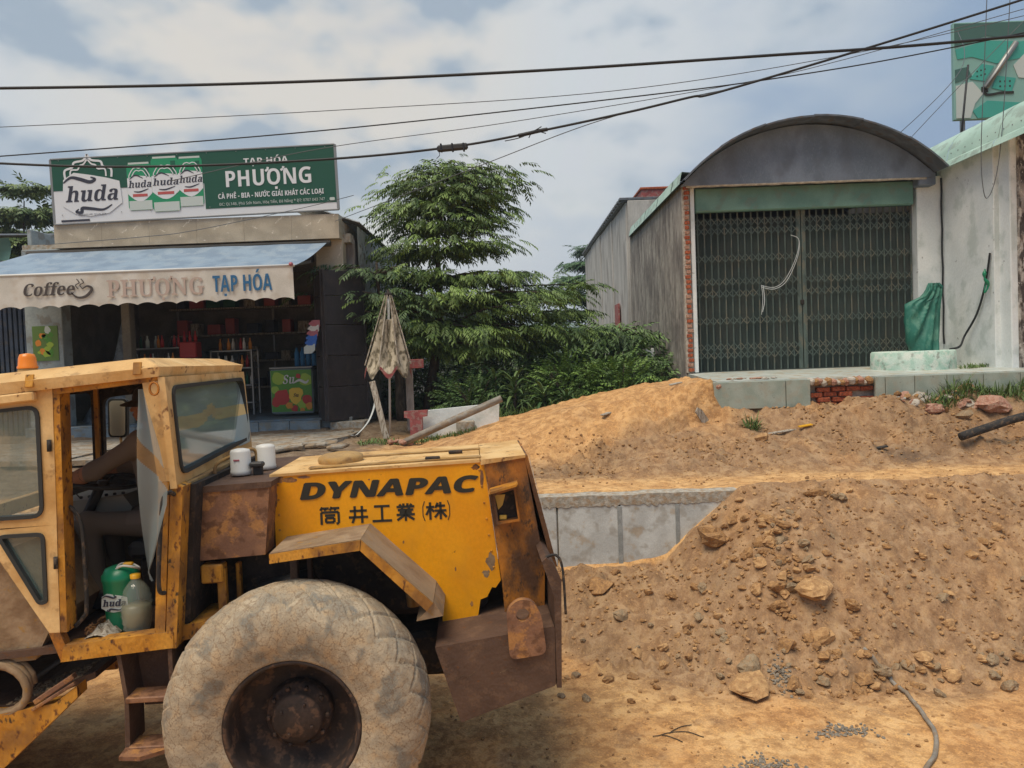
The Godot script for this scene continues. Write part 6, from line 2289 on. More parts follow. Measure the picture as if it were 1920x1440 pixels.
func make_cab(t: Node) -> void:
	var c := Node3D.new()
	c.name = "cab"
	t.add_child(c)
	var b := MB.new()
	# roof with sloped rim
	var lo := [Vector3(-2.3, 1.945, 0.03), Vector3(-0.735, 2.070, 0.03), Vector3(-0.80, 2.070, -1.83), Vector3(-2.3, 1.945, -1.83)]
	var mid := [Vector3(-2.3, 2.02, 0.045), Vector3(-0.72, 2.128, 0.045), Vector3(-0.785, 2.128, -1.845), Vector3(-2.3, 2.02, -1.845)]
	var hi := [Vector3(-2.2, 2.085, -0.10), Vector3(-0.86, 2.185, -0.10), Vector3(-0.93, 2.185, -1.70), Vector3(-2.2, 2.085, -1.70)]
	for i in 4:
		var j := (i + 1) % 4
		b.quad(lo[i] + Vector3(0, AXLE, 0), mid[i] + Vector3(0, AXLE, 0), mid[j] + Vector3(0, AXLE, 0), lo[j] + Vector3(0, AXLE, 0))
		b.quad(mid[i] + Vector3(0, AXLE, 0), hi[i] + Vector3(0, AXLE, 0), hi[j] + Vector3(0, AXLE, 0), mid[j] + Vector3(0, AXLE, 0))
	var up := Vector3(0, AXLE, 0)
	b.quad(hi[0] + up, hi[3] + up, hi[2] + up, hi[1] + up)
	b.quad(lo[0] + up, lo[1] + up, lo[2] + up, lo[3] + up)
	put(c, "cab_roof", b.done(), M.paint_cab)
	b = MB.new()
	for q in [-1.47, -0.85]:
		b.bar(rv(q, 2.00 + (q + 1.47) * 0.08 + 0.035, 0.05), rv(q, 2.05 + (q + 1.47) * 0.08 + 0.06, 0.03), 0.05, 0.01)
	put(c, "roof_clamp", b.done(), M.paint_old, "stuff")
	# near side: front quarter with two windows
	b = MB.new()
	var up_open := rounded(sv([-2.02, 1.245, -2.02, 1.885, -1.443, 1.93, -1.45, 1.255]), 0.075, 4)
	b.framed(sv([-2.25, 1.19, -2.25, 1.95, -1.365, 2.02, -1.383, 1.21]), up_open, -0.05, 0.0)
	put(c, "side_panel", b.done(), M.paint_cab)
	window(c, "side_window", up_open, 0.0, 0.04)
	b = MB.new()
	var low_open := rounded(sv([-1.735, 1.165, -1.452, 1.17, -1.456, 0.74, -1.512, 0.735]), 0.05, 4)
	b.framed(sv([-1.83, 1.19, -1.384, 1.21, -1.40, 0.56, -1.46, 0.56]), low_open, -0.05, 0.0)
	put(c, "lower_panel", b.done(), M.paint_cab)
	window(c, "lower_window", low_open, 0.0, 0.04)
	b = MB.new()
	b.slab(sv([-1.462, 0.562, -1.398, 0.562, -1.37, 0.48, -1.40, 0.385]), -0.06, 0.004)
	put(c, "corner_gusset", b.done(), M.post_steel)
	# door post with its jamb
	b = MB.new()
	b.slab(sv([-1.398, 0.56, -1.383, 1.20, -1.363, 2.02, -1.325, 2.02, -1.345, 1.20, -1.36, 0.56]), -0.12, -0.004)
	put(c, "door_post", b.done(), M.paint_old)
	for y in [0.95, 1.65]:
		b = MB.new(true)
		b.tube([rv(-1.395, y, 0.012), rv(-1.393, y + 0.07, 0.012)], 0.013, 8)
		put(c, "hinge", b.done(), M.rubber_black)
	b = MB.new()
	b.bbox(rv(-1.60, 1.97, 0.025), Vector3(0.3, 0.055, 0.045), 0.008, Basis(Vector3.BACK, 0.08))
	put(c, "lamp_bracket", b.done(), M.paint_cab)
	# door head
	plate(c, "door_head", [-1.36, 1.985, -1.36, 2.02, -0.74, 2.075, -0.74, 2.045], -0.1, 0.004, M.paint_old)
	# rear quarter: two upright strips and the gap between them
	plate(c, "rear_post", [-0.845, 2.055, -0.735, 2.065, -0.69, 1.44, -0.78, 1.44], -0.06, 0.0, M.paint_cab)
	plate(c, "rear_post", [-0.78, 1.438, -0.715, 1.438, -0.79, 0.485, -0.85, 0.485], -0.09, -0.002, M.paint_old)
	plate(c, "rear_post", [-0.705, 1.438, -0.635, 1.405, -0.722, 0.43, -0.785, 0.43], -0.14, 0.006, M.paint_old)
	plate(c, "rear_closing_sheet", [-0.64, 1.40, -0.60, 1.40, -0.69, 0.43, -0.73, 0.43], -1.75, -0.12, M.black_steel)
	handrail(c, [rv(-0.685, 1.36, 0.01), rv(-0.70, 1.38, 0.05), rv(-0.735, 1.32, 0.065), rv(-0.775, 0.95, 0.065), rv(-0.785, 0.80, 0.05), rv(-0.77, 0.77, 0.01)])
	handrail(c, [rv(-1.35, 1.30, -0.08), rv(-1.33, 1.29, -0.08), rv(-1.29, 1.22, -0.08), rv(-1.275, 1.1, -0.08), rv(-1.275, 0.70, -0.08), rv(-1.30, 0.62, -0.08), rv(-1.35, 0.57, -0.08)])
	# sill
	b = MB.new()
	b.slab(sv([-1.40, 0.385, -1.375, 0.485, -0.80, 0.53, -0.735, 0.53, -0.735, 0.435, -0.80, 0.43]), -0.10, 0.012)
	put(c, "sill", b.done(), M.paint_old)
	b = MB.new()
	b.slab(sv([-0.735, 0.435, -0.735, 0.53, -0.5, 0.56, -0.5, 0.48]), -0.5, -0.10)
	put(c, "rear_bearer", b.done(), M.paint_old)
	b = MB.new()
	b.slab(sv([-1.9, 0.42, -1.38, 0.455, -0.74, 0.50, -0.74, 0.46, -1.38, 0.41, -1.9, 0.38]), -1.78, -0.09)
	put(c, "floor", b.done(), M.brown_steel)
	# back wall with its wide window, hung at the rear posts
	b = MB.new()
	var back_out := PackedVector2Array([Vector2(-0.02, 1.40), Vector2(1.80, 1.44), Vector2(1.80, 2.075), Vector2(-0.02, 2.07)])
	var back_in := rounded(PackedVector2Array([Vector2(0.06, 1.465), Vector2(1.72, 1.52), Vector2(1.72, 2.03), Vector2(0.06, 2.015)]), 0.09, 4)
	b.framed(back_out, back_in, -0.02, 0.02)
	var bw := put(c, "back_wall", b.done(), M.paint_cab)
	bw.transform = Transform3D(Basis(Vector3(-0.035, 0, -1).normalized(), Vector3(-0.06, 1, 0).normalized(), Vector3(1, 0.06, 0)), rv(-0.60, 0.0, -0.0))
	b = MB.new()
	b.framed(back_in, inset(back_in, 0.025), -0.03, 0.034)
	var seal := put(bw, "back_window", b.done(), M.seal_black)
	seal.name = "back_window"
	b = MB.new()
	b.slab(inset(back_in, 0.02), -0.004, 0.004)
	put(bw, "back_pane", b.done(), M.window_glass)
	for q in [[-0.755, 2.02, 0.03], [-0.80, 2.06, -1.80]]:
		b = MB.new(true)
		var ring := []
		for i in 13:
			var a := TAU * i / 12.0
			ring.append(rv(q[0] + cos(a) * 0.026, q[1] - 0.02 + sin(a) * 0.038, q[2] + 0.02))
		b.tube(ring, 0.007, 6, false)
		put(c, "lifting_ring", b.done(), M.post_steel)
	# far side
	b = MB.new()
	b.framed(sv([-2.3, 1.22, -1.955, 1.24, -1.945, 1.99, -2.3, 1.96]), rounded(sv([-2.26, 1.30, -2.0, 1.31, -1.99, 1.95, -2.26, 1.93]), 0.05), -1.8, -1.75)
	put(c, "far_panel", b.done(), M.black_steel)
	b = MB.new()
	b.framed(sv([-1.953, 1.24, -0.74, 1.34, -0.80, 2.06, -1.943, 1.99]), rounded(sv([-1.91, 1.36, -1.50, 1.38, -1.50, 1.935, -1.90, 1.90]), 0.07), -1.8, -1.75)
	put(c, "far_panel", b.done(), M.black_steel)
	plate(c, "far_panel", [-2.3, 1.218, -0.72, 1.335, -0.72, 0.45, -1.5, 0.45], -1.8, -1.76, M.black_steel)
	plate(c, "far_post", [-1.965, 1.24, -1.93, 1.24, -1.92, 1.99, -1.955, 1.99], -1.75, -1.72, M.paint_old)
	# front screen
	b = MB.new()
	b.framed(PackedVector2Array([Vector2(0.0, 1.1 + AXLE), Vector2(1.8, 1.1 + AXLE), Vector2(1.8, 1.96 + AXLE), Vector2(0.0, 1.96 + AXLE)]), rounded(PackedVector2Array([Vector2(0.1, 1.2 + AXLE), Vector2(1.7, 1.2 + AXLE), Vector2(1.7, 1.88 + AXLE), Vector2(0.1, 1.88 + AXLE)]), 0.06), -0.03, 0.03)
	var fr := put(c, "front_frame", b.done(), M.paint_cab)
	fr.transform = Transform3D(Basis(Vector3(0, 0, -1), Vector3.UP, Vector3(1, 0, 0)), Vector3(-2.28, 0, 0))
	b = MB.new()
	b.slab(PackedVector2Array([Vector2(0.09, 1.19 + AXLE), Vector2(1.71, 1.19 + AXLE), Vector2(1.71, 1.89 + AXLE), Vector2(0.09, 1.89 + AXLE)]), -0.004, 0.004)
	put(fr, "front_pane", b.done(), M.window_glass)
	# mirror on the far side
	var mir := put(c, "mirror", ArrayMesh.new(), M.seal_black)
	b = MB.new()
	b.slab(rounded(sv([-1.955, 1.56, -1.80, 1.555, -1.785, 1.88, -1.945, 1.885]), 0.04), -1.98, -1.94)
	mir.mesh = b.done()
	b = MB.new()
	b.slab(rounded(sv([-1.94, 1.575, -1.815, 1.57, -1.80, 1.865, -1.93, 1.87]), 0.035), -1.94, -1.934)
	flat("mirror_glass", hx("c4c4b4"), 0.25, 0.3)
	put(mir, "mirror_glass", b.done(), M.mirror_glass)
	b = MB.new(true)
	b.tube([rv(-1.86, 1.56, -1.95), rv(-1.82, 1.36, -1.9), rv(-1.8, 1.25, -1.8)], 0.011, 6)
	put(mir, "mirror_arm", b.done(), M.dust_yellow)
	# beacon
	var be := put(c, "beacon", ArrayMesh.new(), M.dust_yellow)
	b = MB.new(true)
	b.lathe([Vector2(0.0, -0.02), Vector2(0.062, -0.02), Vector2(0.062, 0.05), Vector2(0.055, 0.06), Vector2(0.0, 0.06)], Transform3D(Basis(), rv(-2.0, 2.10, -0.9)), 20)
	be.mesh = b.done()
	b = MB.new(true)
	b.lathe([Vector2(0.066, 0.0), Vector2(0.066, 0.012), Vector2(0.06, 0.02), Vector2(0.055, 0.075), Vector2(0.045, 0.10), Vector2(0.0, 0.108)], Transform3D(Basis(), rv(-2.0, 2.155, -0.9)), 20)
	put(be, "beacon_lens", b.done(), M.beacon_orange)
	# ---- inside: console, wheel, seat
	b = MB.new()
	b.slab(sv([-1.95, 1.18, -1.42, 1.22, -1.36, 1.13, -1.40, 1.06, -1.95, 1.02]), -1.6, -0.96)
	put(c, "console", b.done(), M.dash)
	b = MB.new()
	for i in 6:
		b.bbox(rv(-1.75 + i * 0.06, 1.205 + i * 0.004, -1.03), Vector3(0.022, 0.02, 0.02), 0.005)
	put(c, "console_switches", b.done(), M.hose_black, "stuff")
	b = MB.new()
	b.bbox(rv(-1.84, 0.76, -1.3), Vector3(0.3, 0.52, 0.6), 0.03)
	put(c, "pedestal", b.done(), M.black_steel)
	b = MB.new(true)
	b.tube([rv(-1.72, 1.0, -0.95), rv(-1.55, 1.31, -0.92)], 0.035, 10)
	put(c, "steering_column", b.done(), M.hose_black)
	var sw := put(c, "steering_wheel", ArrayMesh.new(), M.hose_black)
	b = MB.new(true)
	var st := Basis(Vector3.BACK, -0.15)
	var ring := []
	for i in 37:
		var a := TAU * i / 36.0
		ring.append(rv(-1.545, 1.33, -0.92) + st * Vector3(cos(a) * 0.245, 0, sin(a) * 0.245))
	b.tube(ring, 0.015, 8, false)
	for i in 3:
		var a := TAU * i / 3.0 + 0.4
		b.tube([rv(-1.535, 1.30, -0.92), rv(-1.545, 1.33, -0.92) + st * Vector3(cos(a) * 0.245, 0, sin(a) * 0.245)], 0.012, 6)
	b.tube([rv(-1.54, 1.28, -0.92), rv(-1.53, 1.335, -0.92)], 0.04, 10)
	sw.mesh = b.done()
	b = MB.new()
	b.bbox(rv(-1.05, 0.87, -0.95), Vector3(0.50, 0.12, 0.52), 0.04)
	put(c, "seat", b.done(), M.hose_black)
	b = MB.new()
	b.bbox(rv(-0.83, 1.20, -0.95), Vector3(0.12, 0.58, 0.5), 0.04, Basis(Vector3.BACK, 0.1))
	put(c, "seat_back", b.done(), M.hose_black)
	b = MB.new()
	b.bbox(rv(-1.02, 0.64, -0.95), Vector3(0.42, 0.34, 0.44), 0.02)
	put(c, "seat_base", b.done(), M.black_steel)
	# hanging leads behind the side window
	b = MB.new(true)
	b.tube(curve3([rv(-1.62, 1.62, -0.4), rv(-1.60, 1.4, -0.4), rv(-1.66, 1.25, -0.4)]), 0.004, 5)
	b.tube(curve3([rv(-1.56, 1.62, -0.4), rv(-1.54, 1.45, -0.4), rv(-1.44, 1.3, -0.4)]), 0.004, 5)
	put(c, "leads", b.done(), M.wire_black, "stuff")
	# ---- steps below the door
	var s := put(t, "steps", ArrayMesh.new(), M.brown_steel)
	b = MB.new()
	b.slab(sv([-1.085, 0.41, -1.06, 0.41, -1.025, 0.12, -1.03, -0.17, -1.06, -0.17, -1.05, 0.12]), -0.22, -0.01)
	b.slab(sv([-0.78, 0.43, -0.755, 0.43, -0.755, -0.15, -0.78, -0.15]), -0.22, -0.01)
	b.slab(sv([-1.08, 0.41, -0.76, 0.43, -0.76, 0.0, -1.02, 0.0]), -0.24, -0.22)
	s.mesh = b.done()
	for y in [0.13, -0.17]:
		b = MB.new()
		b.bbox(rv(-0.905, y, -0.06), Vector3(0.255, 0.035, 0.16), 0.006)
		put(s, "tread", b.done(), M.rusty_box)
	b = MB.new()
	b.slab(PackedVector2Array([Vector2(-1.06, -0.02), Vector2(-0.78, -0.02), Vector2(-0.76, 0.04), Vector2(-0.92, 0.14), Vector2(-1.05, 0.12)]), -0.025, 0.0)
	var foot := put(s, "foot_plate", b.done(), M.rusty_box)
	foot.transform = Transform3D(Basis(Vector3.RIGHT, PI / 2), rv(0, -0.19, -0.02))


func make_front(t: Node) -> void:
	# the front frame with its tank top, hose and beam, running out of the picture to the drum
	var f := Node3D.new()
	f.name = "front_frame"
	t.add_child(f)
	plate(f, "tank", [-3.1, 0.95, -1.75, 1.05, -1.48, 0.62, -1.62, 0.36, -3.1, 0.30], -1.75, -0.12, M.dust_brown)
	plate(f, "side_beam", [-3.2, 0.05, -1.84, 0.05, -1.50, 0.10, -1.36, 0.20, -1.36, 0.13, -1.84, -0.30, -3.2, -0.34], -0.20, -0.08, M.paint_old)
	plate(f, "side_beam", [-3.2, 0.05, -1.84, 0.05, -1.50, 0.10, -1.36, 0.20, -1.36, 0.13, -1.84, -0.30, -3.2, -0.34], -1.75, -1.63, M.paint_old)
	plate(f, "deck_plate", [-3.2, 0.05, -1.80, 0.06, -1.30, 0.24, -1.30, 0.20, -1.80, 0.02, -3.2, 0.01], -1.63, -0.19, M.brown_steel)
	var b := MB.new()
	b.bar(rv(-1.62, 0.11, -0.10), rv(-1.38, 0.26, -0.10), 0.05, 0.03)
	put(f, "slot_plate", b.done(), M.rusty_box)
	b = MB.new()
	b.bar(rv(-1.63, 0.07, -0.09), rv(-1.37, 0.22, -0.09), 0.05, 0.02)
	put(f, "slot_plate", b.done(), M.rusty_box)
	b = MB.new()
	b.bbox(rv(-0.95, 0.12, -0.9), Vector3(0.7, 0.45, 0.4), 0.03)
	put(f, "centre_joint", b.done(), M.black_steel)
	# grey hose coil
	b = MB.new(true)
	var coil := []
	for i in 40:
		var a := TAU * i / 16.0
		var r := 0.17 + 0.01 * sin(i * 0.7)
		coil.append(rv(-1.83 + cos(a) * r, 0.20 + sin(a) * r * 0.9, -0.16 + i * 0.002))
	b.tube(coil, 0.024, 8)
	put(f, "hose_coil", b.done(), M.dust_brown)
	b = MB.new(true)
	b.tube(curve3([rv(-1.75, 0.16, -0.25), rv(-1.6, 0.26, -0.3), rv(-1.40, 0.36, -0.4), rv(-1.2, 0.35, -0.6)]), 0.02, 8)
	put(f, "hose", b.done(), M.hose_black)
	# loose grit on the deck
	rng.seed = 61
	b = MB.new()
	for i in 260:
		var x := rng.randf_range(-1.85, -1.4)
		var y := 0.045 + maxf(0.0, x + 1.8) * 0.36
		b.bbox(rv(x, y + 0.012, rng.randf_range(-0.5, -0.2)), Vector3.ONE * rng.randf_range(0.01, 0.028), 0.003, Basis.from_euler(Vector3(rng.randf() * 3.0, rng.randf() * 3.0, 0)))
	put(f, "grit", b.done(), M.stone_grey, "stuff")
	b = MB.new(true)
	var ax := Transform3D(Basis(Vector3.RIGHT, PI / 2), rv(-3.35, 0.0, -0.9))
	b.lathe([Vector2(0.0, -0.85), Vector2(0.62, -0.84), Vector2(0.75, -0.86), Vector2(0.76, -0.84), Vector2(0.76, 0.84), Vector2(0.75, 0.86), Vector2(0.62, 0.84), Vector2(0.0, 0.85)], ax, 64)
	put(f, "drum", b.done(), M.steel_grey)


func make_roller_load() -> void:
	var base := Transform3D(Basis(Vector3.UP, deg_to_rad(3.0)), Vector3(-1.36, 0.0, -4.62))
	# two oil filters left on the deck
	for q in [[-0.475, -0.62, "white oil filter can nearer the cab on the roller's deck", "plastic_red"], [-0.37, -0.86, "white oil filter can further back on the roller's deck", ""]]:
		var f := thing("oil_filter", q[2], "oil filter", base * rv(q[0], 1.378, q[1]), "oil filters on the roller's deck")
		var b := MB.new(true)
		b.lathe([Vector2(0.0, 0.0), Vector2(0.064, 0.0), Vector2(0.070, 0.012), Vector2(0.070, 0.03), Vector2(0.067, 0.035), Vector2(0.067, 0.155), Vector2(0.060, 0.17), Vector2(0.03, 0.178), Vector2(0.0, 0.178)], Transform3D(), 28)
		put(f, "can", b.done(), M.plastic_white)
		if q[3]:
			b = MB.new()
			b.bbox(Vector3(-0.005, 0.105, 0.0675), Vector3(0.04, 0.012, 0.004), 0.001)
			put(f, "label_mark", b.done(), M.packet_red)
	# green cooler with the beer word
	var c := thing("drink_cooler", "green plastic drink cooler standing on the roller's cab floor", "cooler", base * rv(-1.165, 0.475, -0.30), "", deg_to_rad(3.0))
	var m := MB.new(true)
	m.lathe([Vector2(0.0, 0.0), Vector2(0.085, 0.0), Vector2(0.092, 0.012), Vector2(0.10, 0.15), Vector2(0.106, 0.30), Vector2(0.112, 0.315), Vector2(0.112, 0.345), Vector2(0.10, 0.36), Vector2(0.09, 0.385), Vector2(0.05, 0.40), Vector2(0.0, 0.402)], Transform3D(), 28)
	put(c, "body", m.done(), M.plastic_green)
	m = MB.new(true)
	m.tube(curve3([Vector3(0.0, 0.39, 0.06), Vector3(0.05, 0.415, 0.08), Vector3(0.11, 0.40, 0.06), Vector3(0.12, 0.375, 0.0), Vector3(0.06, 0.39, -0.05), Vector3(0.0, 0.405, -0.02), Vector3(0.0, 0.39, 0.06)]), 0.008, 6)
	put(c, "handle", m.done(), M.plastic_white)
	m = MB.new()
	m.bbox(Vector3(0.06, 0.412, 0.02), Vector3(0.06, 0.02, 0.03), 0.006)
	put(c, "spout", m.done(), M.plastic_yellow)
	var dark := MB.new()
	var pale := MB.new()
	beer_word(dark, pale, -0.075, 0.075, 0.17, 0.103, false)
	put(c, "word_field", pale.done(), M.print_silver)
	put(c, "word", dark.done(), M.ink_dark)
	# water jug beside it
	var w := thing("water_jug", "clear ribbed plastic water jug beside the green cooler", "jug", base * rv(-1.03, 0.48, -0.20))
	m = MB.new(true)
	var prof := [Vector2(0.0, 0.0), Vector2(0.07, 0.0), Vector2(0.082, 0.012)]
	for i in 12:
		prof.append(Vector2(0.085 + 0.012 * sin(PI * i / 11.0) - (0.007 if i % 2 else 0.0), 0.03 + i * 0.019))
	prof.append_array([Vector2(0.075, 0.265), Vector2(0.05, 0.30), Vector2(0.028, 0.325), Vector2(0.028, 0.345)])
	m.lathe(prof, Transform3D(), 24)
	put(w, "bottle", m.done(), M.bottle_plastic)
	m = MB.new(true)
	m.lathe([Vector2(0.0, 0.01), Vector2(0.068, 0.01), Vector2(0.082, 0.05), Vector2(0.088, 0.12), Vector2(0.085, 0.17), Vector2(0.0, 0.17)], Transform3D(), 20)
	flat("jug_water", hx("75745c"), 0.3)
	put(w, "water", m.done(), M.jug_water)
	m = MB.new(true)
	m.lathe([Vector2(0.031, 0.335), Vector2(0.031, 0.36), Vector2(0.0, 0.362)], Transform3D(), 16)
	put(w, "cap", m.done(), M.plastic_yellow)
	# rags and leavings on the cab floor
	m = MB.new(true)
	var g := []
	for j in 12:
		var row := []
		for i in 12:
			var x := -1.31 + i * 0.016
			var z := -0.06 - j * 0.03
			row.append(rv(x, 0.482 + 0.05 * absf(sin(i * 0.9 + j * 0.5)) * sin(PI * i / 11.0) * sin(PI * j / 11.0) + 0.03 * sin(PI * i / 11.0), z))
		g.append(row)
	for j in 11:
		for i in 11:
			m.quad(g[j][i], g[j][i + 1], g[j + 1][i + 1], g[j + 1][i])
	var rag := one("rag", m.done(), M.old_wood, "pale crumpled rag on the cab floor left of cooler", "rag")
	rag.transform = base
	rng.seed = 17
	var mm := MB.new()
	for i in 70:
		mm.bbox(rv(-1.345 + absf(rng.randfn()) * 0.05, 0.475 + rng.randf() * 0.05, -0.14 - rng.randf() * 0.3), Vector3(0.03, 0.008, 0.015), 0.002, Basis.from_euler(Vector3(rng.randf() * 3.0, rng.randf() * 3.0, rng.randf() * 3.0)))
	var lit := one("floor_litter", mm.done(), M.rusty_box, "brown dry litter heaped in the cab doorway's front corner", "litter")
	lit.set_meta("kind", "stuff")
	lit.transform = base
	# the plastic sheet: hung from the roof corner, one band of orange
	sheet("plastic_sheet", "torn clear plastic sheet with orange band hanging at the cab's rear post", base, true)
	sheet("window_sheet", "dusty plastic sheet with ochre band hung inside the cab's back window", base, false)


func sheet(called: String, label: String, base: Transform3D, hanging: bool) -> void:
	var m := MB.new(true)
	var g := []
	var nu := 18
	var nv := 110
	for j in nv + 1:
		var row := []
		var v := float(j) / nv
		for i in nu + 1:
			var u := float(i) / nu
			var p: Vector3
			if hanging:
				# left edge hangs plumb, right edge bellies out and comes back
				var l := -0.845 - 0.015 * sin(v * 3.0)
				var r := lut(v, [0.0, -0.83, 0.1, -0.80, 0.3, -0.735, 0.5, -0.69, 0.6, -0.70, 0.75, -0.755, 0.88, -0.80, 0.95, -0.835, 1.0, -0.815])
				p = rv(lerpf(l, r, u), lerpf(2.0, 0.86, v), 0.045 + 0.02 * sin(u * 5.0 + v * 4.0) + 0.03 * sin(PI * v))
			else:
				p = rv(-0.74 - 0.03 * sin(u * 9.0 + v * 3.0) + (1.0 - v) * -0.05, lerpf(2.03, 1.46, v) + u * 0.04, lerpf(-0.05, -1.74, u))
			row.append([p, u, v])
		g.append(row)
	var clear := Color(0.50, 0.55, 0.55) if hanging else Color(0.38, 0.46, 0.44)
	var band := Color(0.62, 0.34, 0.14) if hanging else Color(0.85, 0.62, 0.26)
	for j in nv:
		for i in nu:
			var v: float = g[j][i][2]
			var u: float = g[j][i][1]
			var mid := 0.30 + u * 0.17 if hanging else 0.48 - 0.10 * exp(-pow((u - 0.48) / 0.09, 2.0)) + 0.05 * u
			var half := 0.055 if hanging else 0.075
			m.col(band if absf(v + 0.5 / nv - mid) < half else clear)
			m.quad(g[j][i][0], g[j][i + 1][0], g[j + 1][i + 1][0], g[j + 1][i][0])
	var o := one(called, m.done(), M.sheet_plastic if hanging else M.tinted, label, "plastic sheet")
	o.transform = base


# ---------------------------------------------------------------- plants
# one twig with drooping leaves; long runs along +x
func spray(sd: int, n: int, length: float, leaf: float, width: float, droop: float) -> ArrayMesh:
	var r := RandomNumberGenerator.new()
	r.seed = sd
	var st := SurfaceTool.new()
	st.begin(Mesh.PRIMITIVE_TRIANGLES)
	st.set_smooth_group(-1)
	for i in n:
		var t := (i + 0.6) / n
		var root := Vector3(length * t, -droop * t * t * length, r.randf_range(-0.02, 0.02))
		var side := 1.0 if i % 2 else -1.0
		if i == n - 1:
			side = 0.0
		var dir := Vector3(r.randf_range(0.35, 0.9), r.randf_range(-0.55, 0.05) - droop * 0.5, side * r.randf_range(0.6, 1.0)).normalized()
		var l := leaf * r.randf_range(0.75, 1.15)
		var w := width * r.randf_range(0.8, 1.2)
		var across := dir.cross(Vector3(r.randf_range(-0.3, 0.3), 1, r.randf_range(-0.3, 0.3))).normalized() * w * 0.5
		var mid := root + dir * l * 0.45
		var tip := root + dir * l + Vector3.DOWN * l * 0.22
		var sag := Vector3.DOWN * w * 0.18
		st.add_vertex(root)
		st.add_vertex(mid + across + sag)
		st.add_vertex(mid)
		st.add_vertex(root)
		st.add_vertex(mid)
		st.add_vertex(mid - across + sag)
		st.add_vertex(mid + across + sag)
		st.add_vertex(tip)
		st.add_vertex(mid)
		st.add_vertex(mid)
		st.add_vertex(tip)
		st.add_vertex(mid - across + sag)
	st.generate_normals()
	return st.commit()


func crown(parent: Node, mesh: Mesh, xf: Array, dark: Color, light: Color, called := "crown") -> void:
	var mm := MultiMesh.new()
	mm.transform_format = MultiMesh.TRANSFORM_3D
	mm.use_colors = true
	mm.mesh = mesh
	mm.instance_count = xf.size()
	for i in xf.size():
		mm.set_instance_transform(i, xf[i])
		mm.set_instance_color(i, dark.lerp(light, pow(rng.randf(), 1.3)))
	var o := MultiMeshInstance3D.new()
	o.name = called
	o.multimesh = mm
	o.material_override = M.leaf
	parent.add_child(o, true)
	o.set_meta("kind", "stuff")


func twig_at(p: Vector3, dir: Vector3, s: float) -> Transform3D:
	var x := dir.normalized()
	var z := x.cross(Vector3.UP + Vector3(rng.randfn(), 0, rng.randfn()) * 0.25).normalized()
	return Transform3D(Basis(x, z.cross(x), z) * s, p)


# a tree of flat tiers: [height, reach left, reach right, reach deep, branches]
func tiered_tree(called: String, label: String, at: Vector3, top: Vector3, tiers: Array, mesh: Mesh, dark: Color, light: Color, density: float) -> void:
	var t := thing(called, label, "tree", at)
	var tr := MB.new(true)
	var path := []
	var rad := []
	for i in 9:
		var k := i / 8.0
		path.append(Vector3.ZERO.lerp(top, k) + Vector3(0.12 * sin(k * 5.0), 0, 0.08 * sin(k * 7.0)) * sin(PI * k))
		rad.append(lerpf(0.12, 0.02, k))
	tr.tube(path, rad, 8)
	var xf := []
	for q in tiers:
		var k0: float = q[0] / top.y
		var c := Vector3.ZERO.lerp(top, clampf(k0, 0.0, 1.0))
		c.y = q[0]
		for i in q[4]:
			var a: float = TAU * (i + rng.randf_range(-0.25, 0.25)) / q[4] + q[0] * 2.0
			var ca := cos(a)
			var reach: float = (q[2] if ca > 0.0 else q[1]) * absf(ca) + q[3] * absf(sin(a))
			reach *= rng.randf_range(0.75, 1.05)
			var end := c + Vector3(ca * reach, reach * rng.randf_range(-0.10, 0.10), sin(a) * minf(reach, q[3]))
			var b0 := c + Vector3(0, -0.12, 0)
			var midp := b0.lerp(end, 0.5) + Vector3(0, 0.10 * reach * 0.5, 0)
			tr.tube([b0, midp, end], [0.03, 0.02, 0.006], 5)
			var n := int(reach * density)
			for s in n:
				var u := pow(rng.randf(), 0.7)
				var p := b0.lerp(midp, u).lerp(midp.lerp(end, u), u)
				var spread := 0.12 + 0.34 * u
				p += Vector3(rng.randfn() * spread * 0.6, rng.randfn() * 0.032, rng.randfn() * spread * 0.6)
				var out := (end - b0).normalized() + Vector3(rng.randfn() * 0.6, rng.randfn() * 0.15 - 0.12, rng.randfn() * 0.6)
				xf.append(twig_at(p, out, rng.randf_range(0.75, 1.25)))
	put(t, "trunk", tr.done(), M.bark)
	crown(t, mesh, xf, dark, light)


func shrub(called: String, label: String, at: Vector3, size: Vector3, n: int, mesh: Mesh, dark: Color, light: Color, group := "") -> void:
	var t := thing(called, label, "shrub", at, group)
	var st := MB.new(true)
	var xf := []
	for i in 9:
		var a := rng.randf() * TAU
		var e := Vector3(cos(a) * size.x * 0.6, size.y * rng.randf_range(0.6, 0.95), sin(a) * size.z * 0.6)
		st.tube([Vector3(rng.randfn() * 0.05, 0, rng.randfn() * 0.05), e * 0.5 + Vector3(0, 0.1, 0), e], [0.022, 0.014, 0.005], 5)
	for i in n:
		var d := Vector3(rng.randfn(), rng.randfn(), rng.randfn()).normalized()
		var r := pow(rng.randf(), 0.4)
		var lump := 1.0 + 0.28 * nz2.get_noise_3d(d.x * 0.6 + at.x, d.y * 0.6, d.z * 0.6 + at.z)
		var p := Vector3(d.x * size.x, (d.y * 0.5 + 0.5) * size.y, d.z * size.z) * r * lump
		if r < 1.0:
			p.y = maxf(p.y, size.y * 0.05)
		xf.append(twig_at(p, d + Vector3(rng.randfn(), rng.randfn() * 0.5 + 0.3, rng.randfn()) * 0.5, rng.randf_range(0.7, 1.2)))
	put(t, "stems", st.done(), M.bark)
	crown(t, mesh, xf, dark, light, "foliage")


